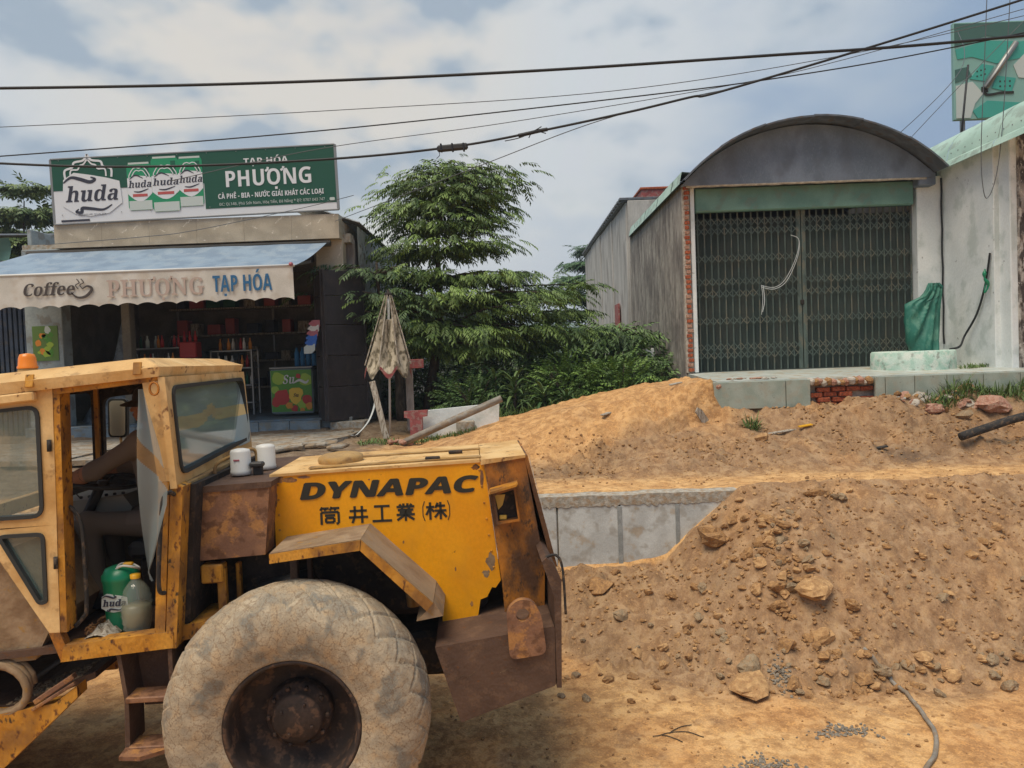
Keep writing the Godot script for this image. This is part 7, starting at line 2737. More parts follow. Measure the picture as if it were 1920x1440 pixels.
func blade(b: MB, root: Vector3, dir: Vector3, l: float, w: float, sag: float, c: Color) -> void:
	b.col(c)
	var side := dir.cross(Vector3.UP).normalized()
	if side.length() < 0.1:
		side = Vector3.RIGHT
	var prev := []
	for i in 6:
		var t := i / 5.0
		var p := root + dir * l * t + Vector3.DOWN * sag * l * t * t
		var hw := w * 0.5 * (1.0 - pow(absf(t * 1.6 - 0.6), 2.0)) + 0.001
		var ring := [p - side * hw + Vector3.UP * hw * 0.4, p, p + side * hw + Vector3.UP * hw * 0.4]
		if prev:
			b.quad(prev[0], ring[0], ring[1], prev[1])
			b.quad(prev[1], ring[1], ring[2], prev[2])
		prev = ring


func strap_plant(label: String, at: Vector3, h: float, n: int, l: float, c0: Color, c1: Color) -> void:
	var t := thing("strap_leaf_plant", label, "plant", at, "strap leaved plants in the garden")
	var st := MB.new(true)
	st.tube([Vector3.ZERO, Vector3(0.02, h * 0.5, 0), Vector3(0.05, h, 0)], [0.035, 0.028, 0.02], 7)
	put(t, "stem", st.done(), M.bark)
	for i in n:
		var a := TAU * i * 0.382
		var k := float(i) / n
		var b := MB.new(true)
		blade(b, Vector3(0.02, h * (0.45 + 0.55 * k), 0), Vector3(cos(a), lerpf(0.25, 1.4, k), sin(a)).normalized(), l * rng.randf_range(0.8, 1.15), 0.06, lerpf(0.75, 0.35, k), c0.lerp(c1, rng.randf()))
		put(t, "leaf", b.done(), M.leaf)


func grass_tuft(label: String, at: Vector3, r: float, n: int, h: float, group := "grass tufts and weeds") -> void:
	var b := MB.new(true)
	for i in n:
		var a := rng.randf() * TAU
		var d := sqrt(rng.randf()) * r
		var p := Vector3(cos(a) * d, 0, sin(a) * d)
		p.y = ground_y(at.x + p.x, at.z + p.z) - at.y - 0.01 if at.y < 2.2 or at.z > -11.1 else 0.0
		blade(b, p, Vector3(rng.randfn() * 0.45, 1.0, rng.randfn() * 0.45).normalized(), h * rng.randf_range(0.5, 1.1), 0.012, rng.randf_range(0.1, 0.6), Color(0.07, 0.13, 0.03).lerp(Color(0.16, 0.24, 0.06), rng.randf()))
	var o := one("grass_tuft", b.done(), M.leaf, label, "grass", group)
	o.position = at


func make_plants() -> void:
	rng.seed = 2024
	var drop := spray(1, 15, 0.34, 0.105, 0.032, 0.45)
	var fine := spray(2, 13, 0.26, 0.075, 0.034, 0.15)
	var broad := spray(3, 11, 0.38, 0.135, 0.042, 0.6)
	var far := spray(4, 13, 0.6, 0.21, 0.085, 0.3)
	var green := Color(0.058, 0.105, 0.024)
	var light := Color(0.215, 0.325, 0.07)
	tiered_tree("layered_tree", "tall dark layered tree in the garden between shop and garage", Vector3(-1.72, 1.74, -15.4), Vector3(0.5, 4.6, -0.1), [
		[1.5, 0.8, 2.8, 1.1, 13], [1.85, 1.35, 3.7, 1.3, 15], [2.35, 1.3, 2.9, 1.2, 14], [2.85, 0.8, 2.0, 1.1, 12], [3.4, 0.9, 1.25, 0.9, 11],
		[3.85, 1.0, 1.1, 0.85, 11], [4.25, 1.1, 1.1, 0.8, 12], [4.6, 1.05, 1.15, 0.7, 11], [4.86, 0.7, 1.15, 0.5, 8], [5.02, 0.1, 0.95, 0.25, 5]], drop, green, light, 29.0)
	# the branch that hangs over the shop's door
	tiered_tree("side_tree", "thin leaning tree whose branch hangs over the awning's right end", Vector3(-2.15, 1.66, -14.9), Vector3(-0.3, 3.1, 0.45), [[2.1, 0.7, 0.9, 0.6, 8], [2.5, 0.8, 0.9, 0.6, 8], [2.95, 1.15, 0.5, 0.4, 8]], drop, Color(0.04, 0.08, 0.025), Color(0.12, 0.19, 0.06), 15.0)
	tiered_tree("drooping_tree", "small drooping tree before the weathered garage wall", Vector3(2.2, 1.75, -15.6), Vector3(-0.1, 1.6, 0.0), [[0.75, 0.8, 0.75, 0.7, 9], [1.1, 1.0, 0.8, 0.8, 10], [1.45, 0.9, 0.6, 0.7, 9], [1.65, 0.5, 0.35, 0.5, 7]], broad, Color(0.045, 0.09, 0.025), Color(0.14, 0.24, 0.065), 30.0)
	tiered_tree("far_tree", "distant tree rising left of the grey warehouse", Vector3(4.2, 1.8, -40.0), Vector3(0.3, 6.6, 0), [[2.4, 2.4, 2.0, 1.6, 10], [3.3, 2.2, 1.8, 1.6, 10], [4.2, 1.9, 1.6, 1.4, 10], [5.1, 1.5, 1.3, 1.2, 9], [5.9, 1.0, 0.9, 0.8, 8], [6.6, 0.5, 0.5, 0.5, 6]], far, Color(0.035, 0.09, 0.035), Color(0.11, 0.21, 0.08), 36.0)
	for q in [[-17.9, -28.5, 8.2, "yellow green tree behind the neighbour's roof at the far left"], [-16.2, -29.5, 6.6, "lower yellow green tree beside the signboard's left end"], [-20.5, -30.0, 7.8, "broad yellow green tree cut by the picture's left edge"]]:
		tiered_tree("garden_tree", q[3], Vector3(q[0], 1.7, q[1]), Vector3(0.2, q[2] - 0.6, 0), [[q[2] * 0.3, 1.9, 1.9, 1.5, 10], [q[2] * 0.45, 2.0, 2.0, 1.6, 11], [q[2] * 0.6, 1.9, 1.8, 1.5, 11], [q[2] * 0.75, 1.5, 1.5, 1.3, 10], [q[2] * 0.88, 1.0, 1.0, 0.9, 8], [q[2] * 0.98, 0.5, 0.5, 0.4, 6]], far, Color(0.07, 0.12, 0.035), Color(0.22, 0.29, 0.09), 38.0)
	# the hedge of shrubs in the garden
	var bg := Color(0.045, 0.095, 0.026)
	var bl := Color(0.14, 0.24, 0.065)
	var yg := Color(0.07, 0.135, 0.025)
	var yl := Color(0.20, 0.33, 0.065)
	shrub("garden_shrub", "rounded light green shrub in the middle of the garden hedge", Vector3(1.1, 1.72, -14.6), Vector3(0.75, 1.15, 0.6), 620, fine, yg, yl, "shrubs of the garden hedge")
	shrub("garden_shrub", "light green shrub at the ramp's top against the garage wall", Vector3(2.0, 1.76, -14.35), Vector3(0.7, 1.0, 0.5), 560, fine, yg, yl, "shrubs of the garden hedge")
	shrub("garden_shrub", "dark leaved shrub nearest the garage's brick corner", Vector3(2.72, 1.8, -14.6), Vector3(0.36, 1.05, 0.45), 170, broad, bg, bl, "shrubs of the garden hedge")
	shrub("garden_shrub", "yellowish grassy shrub behind the low white wall", Vector3(-0.75, 1.7, -14.3), Vector3(0.6, 0.85, 0.5), 420, fine, bg, bl, "shrubs of the garden hedge")
	shrub("garden_shrub", "dark shrub in the shade beneath the layered tree", Vector3(-1.6, 1.7, -15.9), Vector3(0.7, 1.0, 0.5), 300, broad, bg, bl, "shrubs of the garden hedge")
	shrub("garden_shrub", "deep green shrub behind the strap leaved plants", Vector3(0.2, 1.72, -15.8), Vector3(0.9, 1.6, 0.6), 520, broad, bg, bl, "shrubs of the garden hedge")
	shrub("garden_shrub", "tall back shrub closing the garden on the right", Vector3(1.7, 1.72, -17.6), Vector3(1.2, 2.0, 0.8), 520, broad, bg, bl, "shrubs of the garden hedge")
	shrub("garden_shrub", "tall back shrub closing the garden behind the layered tree", Vector3(-0.4, 1.72, -19.5), Vector3(1.6, 2.3, 0.8), 560, broad, bg, bl, "shrubs of the garden hedge")
	shrub("garden_shrub", "back shrub beside the shop's zinc side", Vector3(-2.3, 1.72, -17.0), Vector3(0.6, 1.9, 0.8), 340, broad, bg, bl, "shrubs of the garden hedge")
	for q in [[0.02, -14.0, 0.75, 26, 0.62, "tall strap leaved plant just right of the grey pipe's end"], [0.55, -13.9, 0.45, 30, 0.62, "spreading strap leaved plant left of the light green shrub"], [-0.35, -14.3, 0.85, 22, 0.6, "strap leaved plant behind the low white wall's right end"], [0.95, -13.75, 0.3, 22, 0.45, "low strap leaved plant at the foot of the ramp's back"]]:
		strap_plant(q[5], Vector3(q[0], ground_y(q[0], q[1]) - 0.02, q[1]), q[2], q[3], q[4], Color(0.04, 0.09, 0.025), Color(0.14, 0.21, 0.07))
	# grass and weeds
	grass_tuft("green weed growing in the churned soil below the tiled step", Vector3(3.35, ground_y(3.35, -10.75), -10.75), 0.10, 90, 0.26)
	for i in 8:
		var x := 6.05 + i * 0.2
		var z := -10.95 - 0.05 * (i % 3)
		grass_tuft("grass tuft on the platform's overgrown right front edge", Vector3(x, ground_y(x, z), z), 0.16, 90, 0.30, "grass along the platform's right front edge")
	for i in 5:
		grass_tuft("low grass on the platform floor beside the plaster ring", Vector3(7.15 + i * 0.13, 2.43, -12.1 - 0.09 * i), 0.1, 26, 0.12, "grass on the platform floor")
	for i in 9:
		var x := -2.35 + i * 0.2
		var z := -12.15 - 0.12 * (i % 3)
		grass_tuft("short grass before the low white wall and pipe", Vector3(x, ground_y(x, z), z), 0.16, 80, 0.13, "grass before the low white wall")
	for i in 6:
		var x := -0.1 + i * 0.42
		grass_tuft("rank grass on the garden edge behind the ramp", Vector3(x, ground_y(x, -13.7), -13.7), 0.22, 90, 0.34, "grass behind the ramp")


# ---------------------------------------------------------------- things lying and standing about
func make_yard() -> void:
	var b := MB.new()
	# cracked concrete apron before the shop
	rng.seed = 91
	var ap := Node3D.new()
	ap.name = "apron"
	add_child(ap)
	ap.set_meta("kind", "structure")
	for q in [[[-12.0, 10.7, -8.1, 10.9, -8.05, 13.9, -12.0, 13.9], 0.0], [[-8.06, 10.9, -6.3, 10.5, -6.2, 13.9, -8.0, 13.9], 0.012], [[-6.26, 10.6, -4.5, 10.9, -4.55, 13.9, -6.15, 13.9], -0.006], [[-4.46, 11.1, -3.2, 11.5, -2.75, 12.7, -2.7, 13.9, -4.5, 13.9], 0.008]]:
		var m := MB.new()
		m.slab(V2(q[0]), 0.0, 0.07)
		var o := put(ap, "slab", m.done(), M.apron)
		o.transform = Transform3D(Basis(Vector3.RIGHT, -PI / 2), Vector3(0, 1.59 + q[1], 0))
	# broken slabs at the apron's edge
	for q in [[-2.95, 11.7, 0.5, 0.2, 0.1, "grey broken slab lying by the door block"], [-3.3, 11.2, 0.42, 0.26, 0.35, "tilted broken slab at the apron's corner"], [-2.6, 11.3, 0.3, 0.2, -0.3, "small broken slab before the leaning plank"], [-3.05, 13.35, 0.5, 0.25, 0.0, "flat stone slab below the open door leaf"]]:
		var m := MB.new()
		m.bbox(Vector3.ZERO, Vector3(q[2], 0.06, q[3]), 0.02, Basis.from_euler(Vector3(0.1, q[4], 0.08)))
		var o := one("broken_slab", m.done(), M.apron, q[5], "slab")
		o.position = Vector3(q[0], maxf(ground_y(q[0], -q[1]), 1.6) + 0.05, -q[1])
	# closed parasol
	var p := thing("closed_parasol", "closed faded parasol with bare ribs beside the dark door", "parasol", Vector3(-2.1, 1.6, -13.2))
	b = MB.new(true)
	b.tube([Vector3(-0.03, 0, 0), Vector3(0.04, 2.46, 0)], 0.02, 8)
	put(p, "pole", b.done(), M.plastic_white)
	b = MB.new(true)
	b.lathe([Vector2(0.0, 2.52), Vector2(0.02, 2.50), Vector2(0.02, 2.46), Vector2(0.07, 2.44), Vector2(0.06, 2.40), Vector2(0.0, 2.40)], Transform3D(Basis(), Vector3(0.04, 0, 0)), 12)
	put(p, "finial", b.done(), M.black_steel)
	for i in 8:
		var a := TAU * i / 8.0 + 0.2
		b = MB.new()
		b.bar(Vector3(0.04 + cos(a) * 0.05, 2.42, sin(a) * 0.05), Vector3(-0.02 + cos(a) * 0.42, 1.22, sin(a) * 0.42), 0.018, 0.018)
		put(p, "rib", b.done(), M.old_wood)
	b = MB.new(true)
	var g := []
	for j in 15:
		var row := []
		var v := j / 14.0
		for i in 65:
			var a := TAU * i / 64.0 + 0.2
			var f := 0.5 + 0.5 * cos(TAU * i / 8.0)
			var r := lerpf(0.06, 0.40, v) * lerpf(1.0 - 0.55 * sin(PI * minf(v * 0.75 + 0.25, 1.0)), 0.97, f)
			var y := lerpf(2.32, 1.20, v) - 0.14 * (1.0 - f) * v * v
			row.append(Vector3(lerpf(0.04, -0.02, v) + cos(a) * r, y, sin(a) * r))
		g.append(row)
	for j in 14:
		for i in 64:
			if j < 4 and i % 16 > 5:
				continue
			b.quad(g[j][i], g[j][i + 1], g[j + 1][i + 1], g[j + 1][i])
	put(p, "canopy", b.done(), M.parasol_cloth)
	for i in 8:
		b = MB.new(true)
		for k in 8:
			var q := i * 8 + k
			var d := Vector3(0, -0.05 - 0.03 * sin(PI * k / 8.0), 0)
			var d2 := Vector3(0, -0.05 - 0.03 * sin(PI * (k + 1) / 8.0), 0)
			b.quad(g[14][q], g[14][q + 1], g[14][q + 1] + d2, g[14][q] + d)
		put(p, "hem_flap", b.done(), M.red_paint if i % 2 else M.parasol_cloth)
	# red crossbar behind the parasol, on its post
	var r := thing("red_crossbar", "red painted board on a post right behind the closed parasol", "board", Vector3(-1.72, 1.68, -13.6))
	b = MB.new()
	b.bbox(Vector3(0, 1.14, 0), Vector3(0.34, 0.16, 0.03), 0.008)
	put(r, "board", b.done(), M.red_paint)
	b = MB.new()
	b.bbox(Vector3(-0.1, 0.55, -0.04), Vector3(0.13, 1.2, 0.06), 0.008)
	put(r, "post", b.done(), M.weathered)
	# leaning plank, strap and low wall
	b = MB.new()
	b.bbox(Vector3(0, 0.48, 0), Vector3(0.10, 0.98, 0.035), 0.006)
	var o := one("leaning_plank", b.done(), M.old_wood, "whitish plank leaning beside the dark open door", "plank")
	o.position = Vector3(-2.09, 1.62, -12.55)
	o.rotation = Vector3(-0.16, 0.1, 0.21)
	b = MB.new(true)
	var pr := []
	for q in curve3([Vector3(-2.35, 2.42, -12.9), Vector3(-2.32, 2.2, -12.85), Vector3(-2.42, 1.9, -12.75), Vector3(-2.62, 1.68, -12.7), Vector3(-2.72, 1.675, -12.7)]):
		var ring := [q, q + Vector3(0.035, 0.012, 0.01)]
		if pr:
			b.quad(pr[0], pr[1], ring[1], ring[0])
			b.quad(pr[0] + Vector3(0, 0, -0.004), pr[1] + Vector3(0, 0, -0.004), ring[1] + Vector3(0, 0, -0.004), ring[0] + Vector3(0, 0, -0.004))
		pr = ring
	one("pale_strap", b.done(), M.cord_white, "pale flat strap curling down from the plank's top", "strap")
	var w := thing("low_white_wall", "low stained white wall piece before the garden plants", "wall", Vector3(-0.88, 1.6, -12.62))
	b = MB.new()
	b.slab(PackedVector2Array([Vector2(-0.68, 0.0), Vector2(-0.66, 0.44), Vector2(0.66, 0.53), Vector2(0.64, 0.2), Vector2(0.56, 0.06), Vector2(0.3, 0.02)]), -0.06, 0.06)
	put(w, "slab", b.done(), M.whitewash)
	b = MB.new()
	b.bbox(Vector3(0.1, 0.14, 0.16), Vector3(0.30, 0.26, 0.14), 0.02)
	put(w, "block", b.done(), M.concrete_rough)
	b = MB.new()
	b.bbox(Vector3(0.33, 0.06, 0.2), Vector3(0.2, 0.12, 0.16), 0.03)
	put(w, "rubble_block", b.done(), M.concrete_rough)
	b = MB.new()
	b.slab(PackedVector2Array([Vector2(-0.19, 0.46), Vector2(0.19, 0.47), Vector2(0.18, 0.37), Vector2(0.10, 0.36), Vector2(0.10, 0.0), Vector2(-0.10, 0.0), Vector2(-0.10, 0.34), Vector2(-0.19, 0.36)]), -0.05, 0.05)
	o = one("red_tee_block", b.done(), M.red_paint, "small faded red T shaped block at the white wall's left end", "block")
	o.position = Vector3(-1.57, 1.6, -12.42)
	b = MB.new(true)
	b.tube([Vector3(-1.80, 1.565, -12.0), Vector3(-1.0, 1.89, -12.15), Vector3(-0.18, 2.215, -12.3)], 0.058, 14)
	one("grey_pipe", b.done(), M.pipe_grey, "long grey plastic pipe leaning across the low white wall", "pipe")
	rng.seed = 44
	for i in 5:
		var k := put(self, "brick_chunk", rock_mesh(610 + i, 0.7), M.brick_pale)
		tag(k, "chunk of reddish brick by the grey pipe's lower end", "brick chunk", "brick chunks at the pipe's end")
		var x := -1.95 + rng.randf() * 0.35
		k.position = Vector3(x, ground_y(x, -11.95) + 0.05, -11.95 - rng.randf() * 0.15)
		k.scale = Vector3.ONE * rng.randf_range(0.09, 0.16)
		k.rotation.y = rng.randf() * 6.0
	# white boundary posts by the garage wall
	for q in [[2.78, -15.1, 2.85, "slim white leaning post at the hedge's right end"], [2.55, -16.2, 2.7, "white post further back along the garage wall"]]:
		b = MB.new()
		b.bbox(Vector3(0, 0.55, 0), Vector3(0.16, 1.1, 0.1), 0.01)
		o = one("white_post", b.done(), M.whitewash, q[3], "post", "white posts beside the garage wall")
		o.position = Vector3(q[0], q[2] - 1.0, q[1])
		o.rotation.z = 0.05
	# a pale house seen through the garden
	var h := thing("garden_house", "pale house wall glimpsed through the garden beneath the tree", "house", Vector3(-1.3, 1.75, -20.5))
	b = MB.new()
	b.bbox(Vector3(-0.4, 1.3, 0), Vector3(3.2, 2.6, 0.2), 0.02)
	put(h, "wall", b.done(), M.whitewash)
	b = MB.new()
	b.bbox(Vector3(0.35, 1.45, 0.12), Vector3(0.7, 1.2, 0.06), 0.01)
	put(h, "shutter", b.done(), M.old_wood)
	b = MB.new()
	b.bbox(Vector3(-0.4, 2.7, 0.3), Vector3(3.6, 0.1, 1.4), 0.01)
	put(h, "roof", b.done(), M.grey_sheet)
	for q in [[-1.05, 0.0, "white concrete fence post in the garden under the tree"], [0.4, 0.35, "grey fence post right of the white garden post"]]:
		b = MB.new()
		b.bbox(Vector3(0, 0.6, 0), Vector3(0.14, 1.25, 0.14), 0.01)
		b.bbox(Vector3(0, 1.24, 0), Vector3(0.2, 0.08, 0.2), 0.01)
		o = one("fence_post", b.done(), M.whitewash if q[0] < 0 else M.weathered, q[2], "post", "garden fence posts")
		o.position = Vector3(q[0], 1.72 + q[1] * 0.3, -16.4 + q[1])
	# hose across the road, black pipe, wood and plastic scraps
	b = MB.new(true)
	var hp := []
	for q in curve3([Vector3(2.95, 0, -6.55), Vector3(3.08, 0, -6.38), Vector3(3.10, 0, -6.1), Vector3(3.06, 0, -5.86), Vector3(2.99, 0, -5.52), Vector3(2.83, 0, -5.22), Vector3(2.62, 0, -4.98), Vector3(2.3, 0, -4.6)], 8):
		hp.append(Vector3(q.x, ground_y(q.x, q.z) + 0.018, q.z))
	b.tube(hp, 0.017, 8)
	one("road_hose", b.done(), M.pipe_grey, "thin dusty hose curving over the sandy road at lower right", "hose")
	b = MB.new(true)
	b.tube(curve3([Vector3(5.72, 1.64, -9.8), Vector3(6.1, 1.74, -9.85), Vector3(6.6, 1.86, -9.9), Vector3(7.6, 2.0, -10.0)]), 0.055, 12)
	one("black_pipe", b.done(), M.rubber_black, "thick black pipe jutting from the dark soil at right", "pipe")
	for q in [[3.62, 10.55, 0.55, "old_wood", 0.05, "thin board lying beside the green weed"], [4.0, 10.5, 0.2, "plastic_yellow", 0.1, "yellow strip at the thin board's end"], [2.75, 10.95, 0.32, "old_wood", 1.0, "pale splinter of wood sticking up at the ramp's edge"], [1.35, 11.0, 0.26, "old_wood", 0.4, "dark bent chip of wood lying on the ramp"], [2.45, 11.5, 0.24, "concrete_rough", 0.3, "flat pale tile piece near the top of the ramp"], [4.75, 9.9, 0.16, "rubber_black", 0.1, "small black scrap on the churned slope"]]:
		var m := MB.new()
		m.bbox(Vector3.ZERO, Vector3(q[2], 0.02, 0.06 if q[2] > 0.15 else 0.1), 0.005)
		if q[4] == 1.0:
			m = MB.new()
			m.slab(PackedVector2Array([Vector2(-0.06, 0.0), Vector2(0.05, 0.0), Vector2(0.02, 0.2), Vector2(-0.02, 0.26), Vector2(-0.08, 0.22)]), -0.012, 0.012)
		o = one("scrap", m.done(), M[q[3]], q[5], "scrap")
		o.position = Vector3(q[0], ground_y(q[0], -q[1]) + 0.03, -q[1])
		o.rotation = Vector3(0.1, q[4] * 2.0 if q[4] < 1.0 else 0.3, 0.12 if q[4] < 1.0 else 0.5)
	# a dry twig on the road
	var tw := MB.new(true)
	for q in [[Vector3(0.95, 0, -5.62), Vector3(1.18, 0, -5.66), Vector3(1.32, 0, -5.58)], [Vector3(1.08, 0, -5.64), Vector3(1.16, 0, -5.72), Vector3(1.27, 0, -5.75)], [Vector3(1.02, 0, -5.63), Vector3(1.1, 0, -5.56), Vector3(1.15, 0, -5.52)]]:
		var path := []
		for v: Vector3 in curve3(q, 4):
			path.append(Vector3(v.x, ground_y(v.x, v.z) + 0.008, v.z))
		tw.tube(path, 0.0035, 5)
	one("dry_twig", tw.done(), M.bark, "dry forked twig on the sandy road behind the roller", "twig")


# ---------------------------------------------------------------- the driver
func smin(a: float, b: float, k: float) -> float:
	var h := maxf(k - absf(a - b), 0.0) / k
	return minf(a, b) - h * h * k * 0.25


# bones [a, b, radius a, radius b] joined softly and meshed as surface nets into b
func nets(b: MB, bones: Array, cell: float, k: float, tint: Callable) -> void:
	var lo := Vector3.ONE * 1e9
	var hi := Vector3.ONE * -1e9
	for q in bones:
		var r: float = maxf(q[2], q[3]) + k + cell * 2.0
		for p: Vector3 in [q[0], q[1]]:
			lo = lo.min(p - Vector3.ONE * r)
			hi = hi.max(p + Vector3.ONE * r)
	var nx := int((hi.x - lo.x) / cell) + 2
	var ny := int((hi.y - lo.y) / cell) + 2
	var nzz := int((hi.z - lo.z) / cell) + 2
	var f := PackedFloat32Array()
	f.resize(nx * ny * nzz)
	f.fill(1.0)
	for q in bones:
		var a: Vector3 = q[0]
		var c: Vector3 = q[1]
		var ra: float = q[2]
		var rb: float = q[3]
		var r := maxf(ra, rb) + k + cell * 1.5
		var l := ((a.min(c) - Vector3.ONE * r - lo) / cell).floor()
		var h := ((a.max(c) + Vector3.ONE * r - lo) / cell).ceil()
		var ab := c - a
		var inv := 1.0 / maxf(ab.length_squared(), 1e-9)
		for z in range(maxi(int(l.z), 0), mini(int(h.z) + 1, nzz)):
			for y in range(maxi(int(l.y), 0), mini(int(h.y) + 1, ny)):
				for x in range(maxi(int(l.x), 0), mini(int(h.x) + 1, nx)):
					var p := lo + Vector3(x, y, z) * cell
					var t := clampf((p - a).dot(ab) * inv, 0.0, 1.0)
					var d := p.distance_to(a + ab * t) - lerpf(ra, rb, t)
					var i := (z * ny + y) * nx + x
					f[i] = smin(f[i], d, k)
	var vert := {}
	var off := [0, 1, nx, nx + 1, nx * ny, nx * ny + 1, nx * ny + nx, nx * ny + nx + 1]
	var edges := [[0, 1], [2, 3], [4, 5], [6, 7], [0, 2], [1, 3], [4, 6], [5, 7], [0, 4], [1, 5], [2, 6], [3, 7]]
	for z in nzz - 1:
		for y in ny - 1:
			for x in nx - 1:
				var i := (z * ny + y) * nx + x
				var inside := 0
				for o in 8:
					if f[i + off[o]] < 0.0:
						inside += 1
				if inside == 0 or inside == 8:
					continue
				var s := Vector3.ZERO
				var n := 0
				for e in edges:
					var d0 := f[i + off[e[0]]]
					var d1 := f[i + off[e[1]]]
					if (d0 < 0.0) != (d1 < 0.0):
						var t := d0 / (d0 - d1)
						var p0 := Vector3(e[0] & 1, (e[0] >> 1) & 1, e[0] >> 2)
						var p1 := Vector3(e[1] & 1, (e[1] >> 1) & 1, e[1] >> 2)
						s += p0.lerp(p1, t)
						n += 1
				vert[i] = lo + (Vector3(x, y, z) + s / n) * cell
	var put_quad := func(i0: int, i1: int, i2: int, i3: int, flip: bool) -> void:
		if not (vert.has(i0) and vert.has(i1) and vert.has(i2) and vert.has(i3)):
			return
		var v := [vert[i0], vert[i1], vert[i2], vert[i3]]
		if flip:
			v.reverse()
		for w in [0, 1, 2, 0, 2, 3]:
			b.st.set_color(tint.call(v[w]))
			b.st.add_vertex(v[w])
	var sy := nx
	var sz := nx * ny
	for i in vert:
		var d := f[i]
		if (d < 0.0) != (f[i + 1] < 0.0):
			put_quad.call(i, i - sy, i - sy - sz, i - sz, d < 0.0)
		if (d < 0.0) != (f[i + sy] < 0.0):
			put_quad.call(i, i - sz, i - sz - 1, i - 1, d < 0.0)
		if (d < 0.0) != (f[i + sz] < 0.0):
			put_quad.call(i, i - 1, i - 1 - sy, i - sy, d < 0.0)


func make_driver() -> void:
	var t := thing("person", "driver in brown work clothes and dark cap holding the roller's steering wheel", "person", Vector3(-1.36, 0.0, -4.62), "", deg_to_rad(3.0))
	var skin := Color(0.36, 0.17, 0.10)
	var shirt := Color(0.175, 0.14, 0.11)
	var legs := Color(0.14, 0.11, 0.085)
	var shoe := Color(0.03, 0.026, 0.024)
	var b := MB.new(true)
	var hipn := rv(-1.10, 1.03, -0.80)
	var hipf := rv(-1.10, 1.03, -1.00)
	var shn := rv(-1.17, 1.62, -0.72)
	var shf := rv(-1.17, 1.62, -1.10)
	var eln := rv(-1.47, 1.44, -0.66)
	var wrn := rv(-1.70, 1.355, -0.765)
	var elf := rv(-1.42, 1.40, -1.22)
	var wrf := rv(-1.60, 1.385, -1.13)
	var knn := rv(-1.58, 1.07, -0.76)
	var ann := rv(-1.50, 0.60, -0.74)
	var knf := rv(-1.56, 1.06, -1.04)
	var anf := rv(-1.52, 0.60, -1.06)
	var body := [
		[rv(-1.09, 1.04, -0.82), rv(-1.09, 1.04, -0.98), 0.125, 0.125], [rv(-1.10, 1.08, -0.90), rv(-1.13, 1.32, -0.90), 0.135, 0.135], [rv(-1.13, 1.30, -0.86), rv(-1.16, 1.52, -0.84), 0.125, 0.13], [rv(-1.13, 1.30, -0.94), rv(-1.16, 1.52, -0.96), 0.125, 0.13],
		[shn, shf, 0.085, 0.085], [rv(-1.16, 1.60, -0.91), rv(-1.17, 1.76, -0.91), 0.062, 0.056],
		[shn, eln, 0.072, 0.056], [eln, eln.lerp(wrn, 0.5), 0.056, 0.048], [eln.lerp(wrn, 0.45), wrn, 0.040, 0.028], [shf, elf, 0.072, 0.056], [elf, wrf, 0.05, 0.03],
		[hipn, knn, 0.098, 0.072], [knn, ann, 0.070, 0.052], [hipf, knf, 0.098, 0.072], [knf, anf, 0.070, 0.052],
		[ann + Vector3(0.03, -0.08, 0), ann + Vector3(-0.15, -0.095, 0.01), 0.045, 0.036], [anf + Vector3(0.03, -0.08, 0), anf + Vector3(-0.15, -0.095, 0), 0.045, 0.036], [ann, ann + Vector3(0.02, -0.07, 0), 0.05, 0.045], [anf, anf + Vector3(0.02, -0.07, 0), 0.05, 0.045],
	]
	var mid := eln.lerp(wrn, 0.42)
	nets(b, body, 0.017, 0.05, func(p: Vector3) -> Color:
		if p.y < 0.60 + AXLE:
			return shoe
		if p.x < mid.x and p.y > 1.22 + AXLE and p.z > -0.9:
			return skin
		if p.x < -1.53 and p.y > 1.3 + AXLE:
			return skin
		if p.y > 1.68 + AXLE and absf(p.z + 0.91) < 0.075:
			return skin
		if p.y < 1.06 + AXLE or p.x < -1.3 and p.y < 1.2 + AXLE:
			return legs
		return shirt)
	# hands closed round the wheel's rim
	for q in [[wrn, rv(-1.762, 1.352, -0.80), 1.0], [wrf, rv(-1.66, 1.372, -1.125), -1.0]]:
		var w: Vector3 = q[0]
		var g: Vector3 = q[1]
		var s: float = q[2]
		var fwd := (g - w).normalized()
		var across := fwd.cross(Vector3.UP).normalized()
		var up := across.cross(fwd)
		var palm := w + fwd * 0.055 + up * 0.012
		var hand := [[w - fwd * 0.02, w + fwd * 0.02, 0.028, 0.027], [w + fwd * 0.02 - across * 0.018, palm - across * 0.026, 0.022, 0.017], [w + fwd * 0.02, palm, 0.022, 0.018], [w + fwd * 0.02 + across * 0.018, palm + across * 0.026, 0.021, 0.016]]
		for i in 4:
			var o := across * (-0.031 + i * 0.0205)
			var l: float = [0.92, 1.0, 0.96, 0.80][i]
			var k0 := palm + o + fwd * 0.012
			var k1 := k0 + (fwd * 0.9 - up * 0.35).normalized() * 0.040 * l
			var k2 := k1 + (fwd * 0.15 - up * 1.0).normalized() * 0.028 * l
			var k3 := k2 + (-fwd * 0.95 - up * 0.3).normalized() * 0.022 * l
			hand.append([palm + o * 0.8, k0, 0.0105, 0.0098])
			hand.append([k0, k1, 0.0098, 0.0088])
			hand.append([k1, k2, 0.0088, 0.0080])
			hand.append([k2, k3, 0.0080, 0.0070])
		var th := w + fwd * 0.02 - across * 0.03 * s
		hand.append([th, th + fwd * 0.035 - across * 0.016 * s - up * 0.012, 0.014, 0.011])
		hand.append([th + fwd * 0.035 - across * 0.016 * s - up * 0.012, th + fwd * 0.062 - across * 0.006 * s - up * 0.026, 0.011, 0.009])
		nets(b, hand, 0.004, 0.007, func(_p: Vector3) -> Color: return skin)
	# head, turned to the front
	var h := rv(-1.185, 1.865, -0.91)
